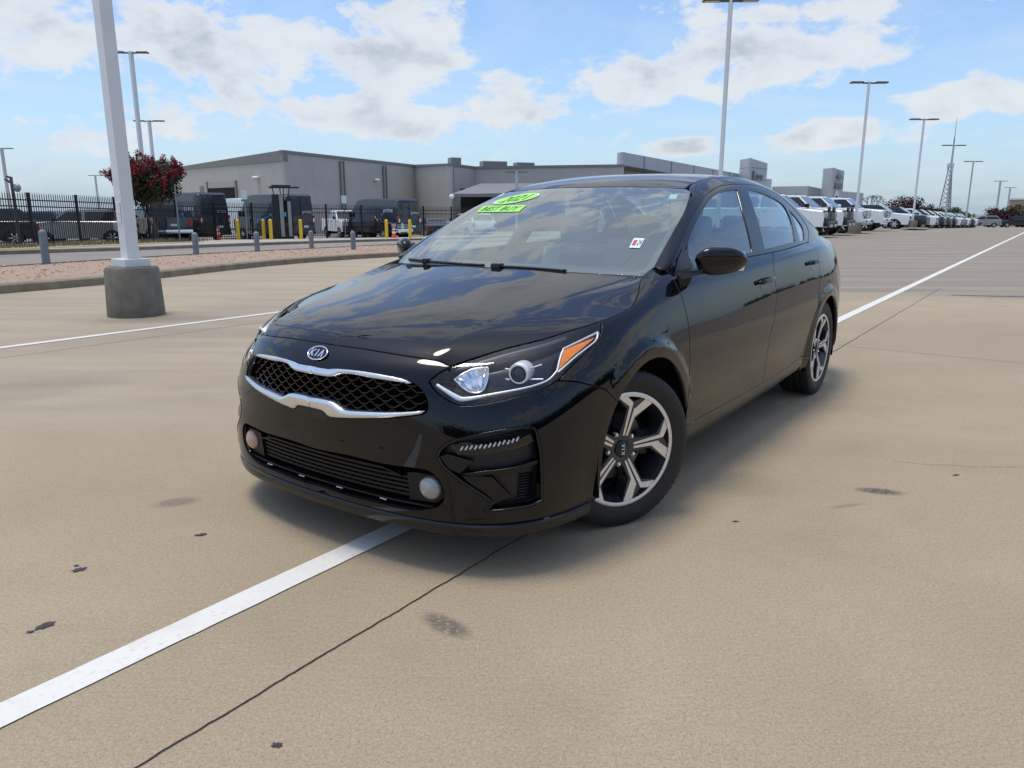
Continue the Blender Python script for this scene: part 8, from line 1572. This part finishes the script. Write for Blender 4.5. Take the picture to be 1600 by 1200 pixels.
    for cx in sp['ax']:
        for s in (1, -1): vwheel(root, cx, s*(Wd/2-.14), r, .26, s)
    xf = b[1][0]; zf = b[2][1]
    # face
    if kind == 'pickup':
        gm = M['satin'] if front == 'black' else M['chrome']
        bm = bmesh.new(); box_bm(bm, xf-.05, xf+.045, -.60, .60, .80, 1.20, .03); gr = bm_obj('grille', bm, M['gloss'] if front != 'white' else M['satin'], root)
        bm = bmesh.new()
        for z in (.88, .98, 1.08): box_bm(bm, xf+.03, xf+.065, -.56, .56, z-.018, z+.018, .006)
        box_bm(bm, xf+.03, xf+.075, -.10, .10, .80, 1.20, .01); bm_obj('grille_bars', bm, gm, gr)
        if front == 'black':
            bm = bmesh.new(); box_bm(bm, xf-.2, xf+.05, -Wd/2+.02, Wd/2-.02, .78, 1.22, .05); bm_obj('grille_shell', bm, M['satin'], gr)
            for s in (1, -1): bm = bmesh.new(); cyl_bm(bm, (xf+.0, s*.42, 1.27), (xf+.10, s*.42, 1.27), .13, .13, 14); bm_obj('spot_lamp', bm, M['gloss'], root)
        for s in (1, -1):
            bm = bmesh.new(); y0, y1 = sorted((s*.62, s*(Wd/2-.015))); box_bm(bm, xf-.10, xf+.05 if front != 'black' else xf+.065, y0, y1, .90, 1.16, .025); bm_obj('headlight', bm, M['headl'], root)
            bm = bmesh.new(); y0, y1 = sorted((s*.55, s*.85)); box_bm(bm, xf+.14, xf+.165, y0, y1, .60, .72, .01); bm_obj('fog_lamp', bm, M['gloss'], root)
            if front in ('chrome', 'black'): bm = bmesh.new(); y0, y1 = sorted((s*.36, s*.46)); box_bm(bm, xf+.10, xf+.24, y0, y1, .48, .60, .02); bm_obj('tow_hook', bm, M['white'], root)
        bm = bmesh.new(); box_bm(bm, xf-.25, xf+.15, -Wd/2+.005, Wd/2-.005, .52, .79, .06); bm_obj('front_bumper', bm, {'black': M['satin'], 'chrome': M['chrome'], 'white': P_['white']}.get(front, M['satin']), root, smooth=R(40))
        bm = bmesh.new(); box_bm(bm, -2.80, -1.18, -.86, .86, 1.30, 1.392); bm_obj('bed_cover', bm, M['satin'], root)
        for k in (-.5, 0, .5): bm = bmesh.new(); box_bm(bm, .40, .50, k-.05, k+.05, 1.985, 2.02, .01); bm_obj('roof_lamp', bm, M['satin'], root)
    else:
        bm = bmesh.new(); zg = b[1][1]; box_bm(bm, xf-.08, xf+.012, -.55, .55, zg+.14, zf-.02, .03); gr = bm_obj('grille', bm, M['gloss'], root)
        bm = bmesh.new(); box_bm(bm, xf-.05, xf+.02, -.5, .5, zg+.24, zg+.265); bm_obj('grille_bars', bm, M['chrome'], gr)
        for s in (1, -1):
            bm = bmesh.new(); y0, y1 = sorted((s*.50, s*(Wd/2-.02))); box_bm(bm, xf-.28, xf-.012, y0, y1, zf-.14, zf-.02, .03); bm_obj('headlight', bm, M['headl'] if front != 'smoked' else M['gloss'], root)
            bm = bmesh.new(); y0, y1 = sorted((s*.55, s*.80)); box_bm(bm, xf-.10, xf+.016, y0, y1, zg-.10, zg+.12, .02); bm_obj('air_inlet', bm, M['satin'], root)
        bm = bmesh.new(); box_bm(bm, xf-.3, xf+.03, -Wd/2+.02, Wd/2-.02, zs+.02, zs+.16, .05); bm_obj('front_bumper', bm, M['satin'], root, smooth=R(40))
    xr = b[-1][0]
    for s in (1, -1):
        bm = bmesh.new(); y0, y1 = sorted((s*(Wd/2-.22), s*(Wd/2+.004))); box_bm(bm, xr-.012, xr+.10, y0, y1, zb-.40, zb-.10, .02); bm_obj('tail_light', bm, M['red_lens'], root)
    bm = bmesh.new(); box_bm(bm, xr-.08, xr+.12, -Wd/2+.03, Wd/2-.03, zs+.04, zs+.24, .05); bm_obj('rear_bumper', bm, M['chrome'] if kind == 'pickup' else M['satin'], root, smooth=R(40))
    bm = bmesh.new(); box_bm(bm, xr-.02, xr-.014, -.17, .17, zb-.42, zb-.30); bm_obj('number_plate', bm, M['signw'], root)
    return root

def van(label, x, y, heading, paint='navy', decal=True, group=None, h=2.78, name='delivery_van'):
    root = thing(name, label, 'van', g3(x, y, .006), heading, group); Wd = 2.06; r = .36
    body = [(3.0, .55), (3.02, .95), (2.86, 1.22), (2.25, 1.48), (1.62, h-.16), (1.30, h-.03), (.6, h), (-2.85, h), (-2.98, h-.12), (-3.02, .50)]
    zs = .36; ex = [(-3.02, zs)]
    for cx in (-1.75, 2.05):
        ra = r*1.15; ex += [(cx-ra, zs)]+[(cx+ra*math.cos(a), r+ra*math.sin(a)) for a in np.linspace(math.pi, 0, 11)]+[(cx+ra, zs)]
    bm = bmesh.new(); prism_bm(bm, body+ex+[(3.0, zs)], -Wd/2, Wd/2)
    for v in bm.verts:
        if v.co.z > 1.3: v.co.y *= 1-.11*(v.co.z-1.3)/(h-1.3)
    es = [e for e in bm.edges if abs(abs(e.verts[0].co.y)-abs(e.verts[1].co.y)) < .2 and e.verts[0].co.y*e.verts[1].co.y > 0 and (max(e.verts[0].co.z, e.verts[1].co.z) > 1.0)]
    bmesh.ops.bevel(bm, geom=es, offset=.10, segments=3, affect='EDGES'); bm_obj('body', bm, P_[paint], root, smooth=R(40))
    sy = lambda z: Wd/2*(1-.11*max(0, z-1.3)/(h-1.3))
    for cx in (-1.75, 2.05):
        bm = bmesh.new(); prism_bm(bm, [(cx+r*1.13*math.cos(a), r+r*1.13*math.sin(a)) for a in np.linspace(-.2, math.pi+.2, 14)], -Wd/2+.03, Wd/2-.03); bm_obj('wheel_housing', bm, M['dark'], root)
        for s in (1, -1): vwheel(root, cx, s*(Wd/2-.13), r, .24, s)
    def face(nm, pts, m, par=root):
        bm = bmesh.new(); bm.faces.new([bm.verts.new(p) for p in pts]); return bm_obj(nm, bm, m, par)
    for s in (1, -1):
        face('side_window', [(q, s*(sy(z)+.006), z) for q, z in ((2.05, 1.50), (1.15, 1.50), (1.15, 2.15), (1.68, 2.15))], M['vglass'])
        bm = bmesh.new(); y0, y1 = sorted((s*(Wd/2+.02), s*(Wd/2+.24))); box_bm(bm, 1.95, 2.10, y0, y1, 1.45, 1.85, .05); bm_obj('door_mirror', bm, M['satin'], root)
        bm = bmesh.new(); y0, y1 = sorted((s*(Wd/2-.02), s*(Wd/2+.025))); box_bm(bm, -2.9, 2.9, y0, y1, .62, .72, .015); bm_obj('side_moulding', bm, M['satin'], root)
        bm = bmesh.new()
        for xd in (1.10, -.45): y0, y1 = sorted((s*(Wd/2-.03), s*(Wd/2+.003))); box_bm(bm, xd-.01, xd+.01, y0, y1, .45, 1.35)
        bm_obj('door_seams', bm, M['dark'], root)
        # tail lights and rear doors
        bm = bmesh.new(); y0, y1 = sorted((s*(Wd/2-.16), s*(Wd/2-.015))); box_bm(bm, -3.045, -2.93, y0, y1, 1.02, 1.55, .02); tl = bm_obj('tail_light', bm, M['red_lens'], root)
        bm = bmesh.new(); y0, y1 = sorted((s*(Wd/2-.15), s*(Wd/2-.03))); box_bm(bm, -3.052, -3.046, y0, y1, 1.14, 1.38); bm_obj('reverse_lamp', bm, M['signw'], tl)
        if decal:   # curved arrow under a word
            n = 16; up_, lo = [], []
            for k in range(n+1):
                t = k/n; xq = 1.0-2.15*t; zq = 1.62-.30*math.sin(math.pi*(.08+.84*t)); w = .055*(.35+math.sin(math.pi*min(1, t*.9+.12))); up_.append((xq, zq+w)); lo.append((xq, zq-w))
            V = [(a, s*(sy(z)+.008), z) for a, z in up_+lo]; mesh_obj('curved_arrow', V, [(k, k+1, n+2+k, n+1+k) for k in range(n)], M['decal'], root)
            face('arrow_tip', [(q, s*(sy(z)+.008), z) for q, z in ((-1.0, 1.42), (-1.32, 1.80), (-1.45, 1.42), (-1.22, 1.56))], M['decal'])
            V, F = text_mesh('prime', .42); mesh_obj('lettering', [((-1.95 + (-v[0] if s > 0 else v[0])), s*(sy(1.9+v[1])+.008), 1.95+v[1]) for v in V], F, M['decalw'], root)
    face('windshield', [(2.22, -.86, 1.53), (2.22, .86, 1.53), (1.66, .80, h-.24), (1.66, -.80, h-.24)], M['vglass']); root.children[-1].location = (.02, 0, .012)
    bm = bmesh.new(); box_bm(bm, -3.034, -3.02, -.006, .006, .60, h-.2); box_bm(bm, -3.034, -3.0, -.86, .86, h-.17, h-.155); bm_obj('door_seams', bm, M['dark'], root)
    bm = bmesh.new(); box_bm(bm, -3.16, -2.95, -Wd/2+.04, Wd/2-.04, .40, .56, .03); bm_obj('rear_bumper', bm, M['satin'], root)
    bm = bmesh.new(); box_bm(bm, -3.04, -3.03, -.52, -.18, .80, .93); bm_obj('number_plate', bm, M['signw'], root)
    for s in (-.6, -.3, .3, .6): bm = bmesh.new(); box_bm(bm, -3.168, -3.161, s-.12, s+.12, .47, .51); bm_obj('reflector', bm, M['red_lens'], root)
    if decal: V, F = text_mesh('prime', .30); mesh_obj('lettering', [(-3.036, -v[0]-.45, 1.78+v[1]) for v in V], F, M['decalw'], root)
    bm = bmesh.new(); cyl_bm(bm, (-3.025, .1, 1.15), (-3.05, .1, 1.15), .05, .05, 12); bm_obj('badge', bm, M['chrome'], root)
    bm = bmesh.new(); box_bm(bm, 2.98, 3.04, -.6, .6, .72, .98, .02); bm_obj('grille', bm, M['gloss'], root)
    for s in (1, -1): bm = bmesh.new(); y0, y1 = sorted((s*.62, s*.98)); box_bm(bm, 2.72, 2.95, y0, y1, .92, 1.18, .04); bm_obj('headlight', bm, M['headl'], root)
    return root
HV = R(141)
VG = 'dark blue delivery vans behind the fence'
def by_rear(px, py, hd, L=3.05): return px+math.cos(hd)*L, py+math.sin(hd)*L
for (px, py, lab, hd) in ((-17.8, 46.6, 'dark blue delivery van nearest the red crape myrtle, rear doors towards us', R(146)), (-13.3, 49.0, 'dark blue delivery van partly hidden by the tall kiosk', R(141)), (-7.0, 53.2, 'dark blue delivery van behind the second sign, its blue side arrow fully in view', R(139))):
    x, y = by_rear(px, py, hd); van(lab, x, y, hd, group=VG, h=2.86 if px < -10 else 2.72)
x, y = by_rear(-16.1, 51.5, R(140)); bx = van('white van with red lower panels seen between two dark delivery vans', x, y, R(140), 'white', False, None, 2.7, 'panel_van')
bm = bmesh.new(); box_bm(bm, -3.06, -3.03, -.95, .95, .58, 1.35, .01); bm_obj('red_panel', bm, P_['red'], bx)
# vehicles behind the fence
FG = 'vehicles parked behind the fence'
vehicle('pickup', 'white pickup facing us behind the fence between the second and third dark vans', -12.4, 57.5, R(-62), 'white', FG, front='black')
vehicle('pickup', 'dark pickup nose-on behind the fence under the third van', -9.5, 54.2, R(-40), 'black', FG, front='chrome', scale=.9)
vehicle('suv', 'white sport utility vehicle behind the fence, cut off by the sedan windshield', -3.3, 60.5, R(120), 'white', FG, scale=1.05)
vehicle('car', 'small black car with its tail to us right of the third dark van', -6.4, 62.0, R(110), 'black', FG)
vehicle('suv', 'silver sport utility vehicle seen side-on through the fence, left of the lamp pole', -20.9, 37.6, R(200), 'silver', FG)
vehicle('suv', 'black sport utility vehicle behind the fence at the left edge', -24.6, 35.5, R(215), 'black', FG)
vehicle('suv', 'dark grey sport utility vehicle far left behind the camera post', -27.0, 43, R(190), 'grey', FG)
vehicle('pickup', 'black pickup tail-on through the fence just left of the near lamp pole', -20.2, 44.2, R(130), 'black', FG, front='black')
vehicle('pickup', 'white pickup behind the fence directly behind the near lamp pole', -22.2, 47.5, R(130), 'white', FG, front='chrome')
vehicle('suv', 'black boxy vehicle above the silver one, behind the fence', -25.5, 50, R(180), 'black', FG, scale=1.1)
# the row on the right
HR_ = LOT-R(90); RG = 'vehicles parked in the right-hand row'
row = [('pickup', 'white', 'black', 'white pickup with black grille partly hidden by the sedan tail, first in the row'), ('pickup', 'white', 'black', 'white pickup with black grille and spot lamps, second in the row'), ('pickup', 'white', 'chrome', 'white pickup with chrome grille and bumper, third in the row'), ('pickup', 'white', 'white', 'white pickup with white bumper left of the second tall pole'),
       ('suv', 'white', 'smoked', 'white sport utility vehicle with black roof and slim lamps, next to the pickups'), ('suv', 'black', 'bars', 'black sport utility vehicle right beside the second tall lamp pole'), ('suv', 'white', 'smoked', 'white sport utility vehicle between two black ones'), ('suv', 'black', 'bars', 'black sport utility vehicle right of the white one in the row'),
       ('suv', 'grey', 'bars', 'dark grey sport utility vehicle in front of the radio mast'), ('suv', 'black', 'bars', 'black sport utility vehicle closest to the mast pole'), ('suv', 'white', 'smoked', 'white vehicle farther down the row, before a silver one'), ('suv', 'silver', 'bars', 'silver vehicle far down the row'), ('suv', 'white', 'bars', 'white vehicle far down the row, after the silver one'), ('suv', 'black', 'bars', 'black vehicle far down the row, before the last white one'), ('suv', 'white', 'bars', 'last white vehicle of the right row'), ('car', 'black', 'bars', 'small black car at the far end of the right row')]
p0 = np.array([14.35, 35.4]); dk = np.array([math.cos(LOT), math.sin(LOT)])
for k, (kd, col, fr, lab) in enumerate(row):
    step = [.6, 4.3, 8.6, 14.4, 23.6, 31.5, 37, 42, 46.5, 50.5, 55.5, 59.5, 64, 68.5, 73.5, 78.5][k]
    front = p0+dk*step; L_ = 2.95 if kd == 'pickup' else 2.42
    c = front-np.array([math.cos(HR_), math.sin(HR_)])*L_
    v = vehicle(kd, lab, c[0], c[1], HR_, col, RG, front=fr)
    if kd == 'suv' and k == 4:
        for ch in v.children:
            if ch.name.startswith('cabin'): ch.data.materials[0] = P_['black']; ch['label'] = 'black roof and pillars'
for x, y, col, lab, hd in ((76, 117, 'black', 'dark car under the purple tree near the right edge', R(170)), (81, 121, 'white', 'white car beyond the purple tree at the right edge', R(170)), (69, 114, 'silver', 'silver car left of the purple tree', R(170))):
    vehicle('suv', lab, x, y, hd, col, 'cars under the far right trees')
is_ = strip('kerb_island', [(25.6, 49.5), (29.0, 54.8)], 1.4, M['kerb'], .10, seg=1)
# bay lines under the right row
for k in range(5):
    q = p0+dk*(3.9*k-1.6)+np.array([math.cos(HR_), math.sin(HR_)])*.4; strip('bay_line', [q, q-np.array([math.cos(HR_), math.sin(HR_)])*5.2], .1, M['line'], .004, seg=.5)

# kiosk with canopy
kk = thing('charging_kiosk', 'tall dark kiosk with two grey columns under a thin flat canopy', 'kiosk', g3(-13.9, 47.2), R(20))
bm = bmesh.new(); box_bm(bm, -.62, -.22, -.2, .2, 0, 2.75, .03); box_bm(bm, .22, .55, -.2, .2, 0, 2.55, .03); bm_obj('column', bm, M['satin'], kk)
for a, b, hh in ((-.20, .02, 2.75), (.26, .46, 2.35)): bm = bmesh.new(); box_bm(bm, a, b, -.26, -.18, .25, hh, .01); bm_obj('column_panel', bm, M['unit'], kk)
bm = bmesh.new(); box_bm(bm, -.24, .24, -.1, .15, 0, 2.4); bm_obj('cabinet', bm, M['gloss'], kk)
bm = bmesh.new(); box_bm(bm, -.50, .62, -.22, -.20, .82, 1.10); bm_obj('control_box', bm, M['satin'], kk); bm = bmesh.new(); box_bm(bm, -.05, .16, -.29, -.22, 1.45, 1.70, .01); bm_obj('display', bm, M['decal'], kk)
bm = bmesh.new()
for x in (-.55, -.1, .1, .45): cyl_bm(bm, (x*.7, 0, 2.4), (x, 0, 3.15), .03, n=6)
bm_obj('canopy_strut', bm, M['satin'], kk)
bm = bmesh.new(); box_bm(bm, -.75, 1.0, -.55, .55, 3.12, 3.20, .02); box_bm(bm, -.6, .5, -.4, .4, 3.2, 3.30, .03); bm_obj('canopy_roof', bm, M['satin'], kk)
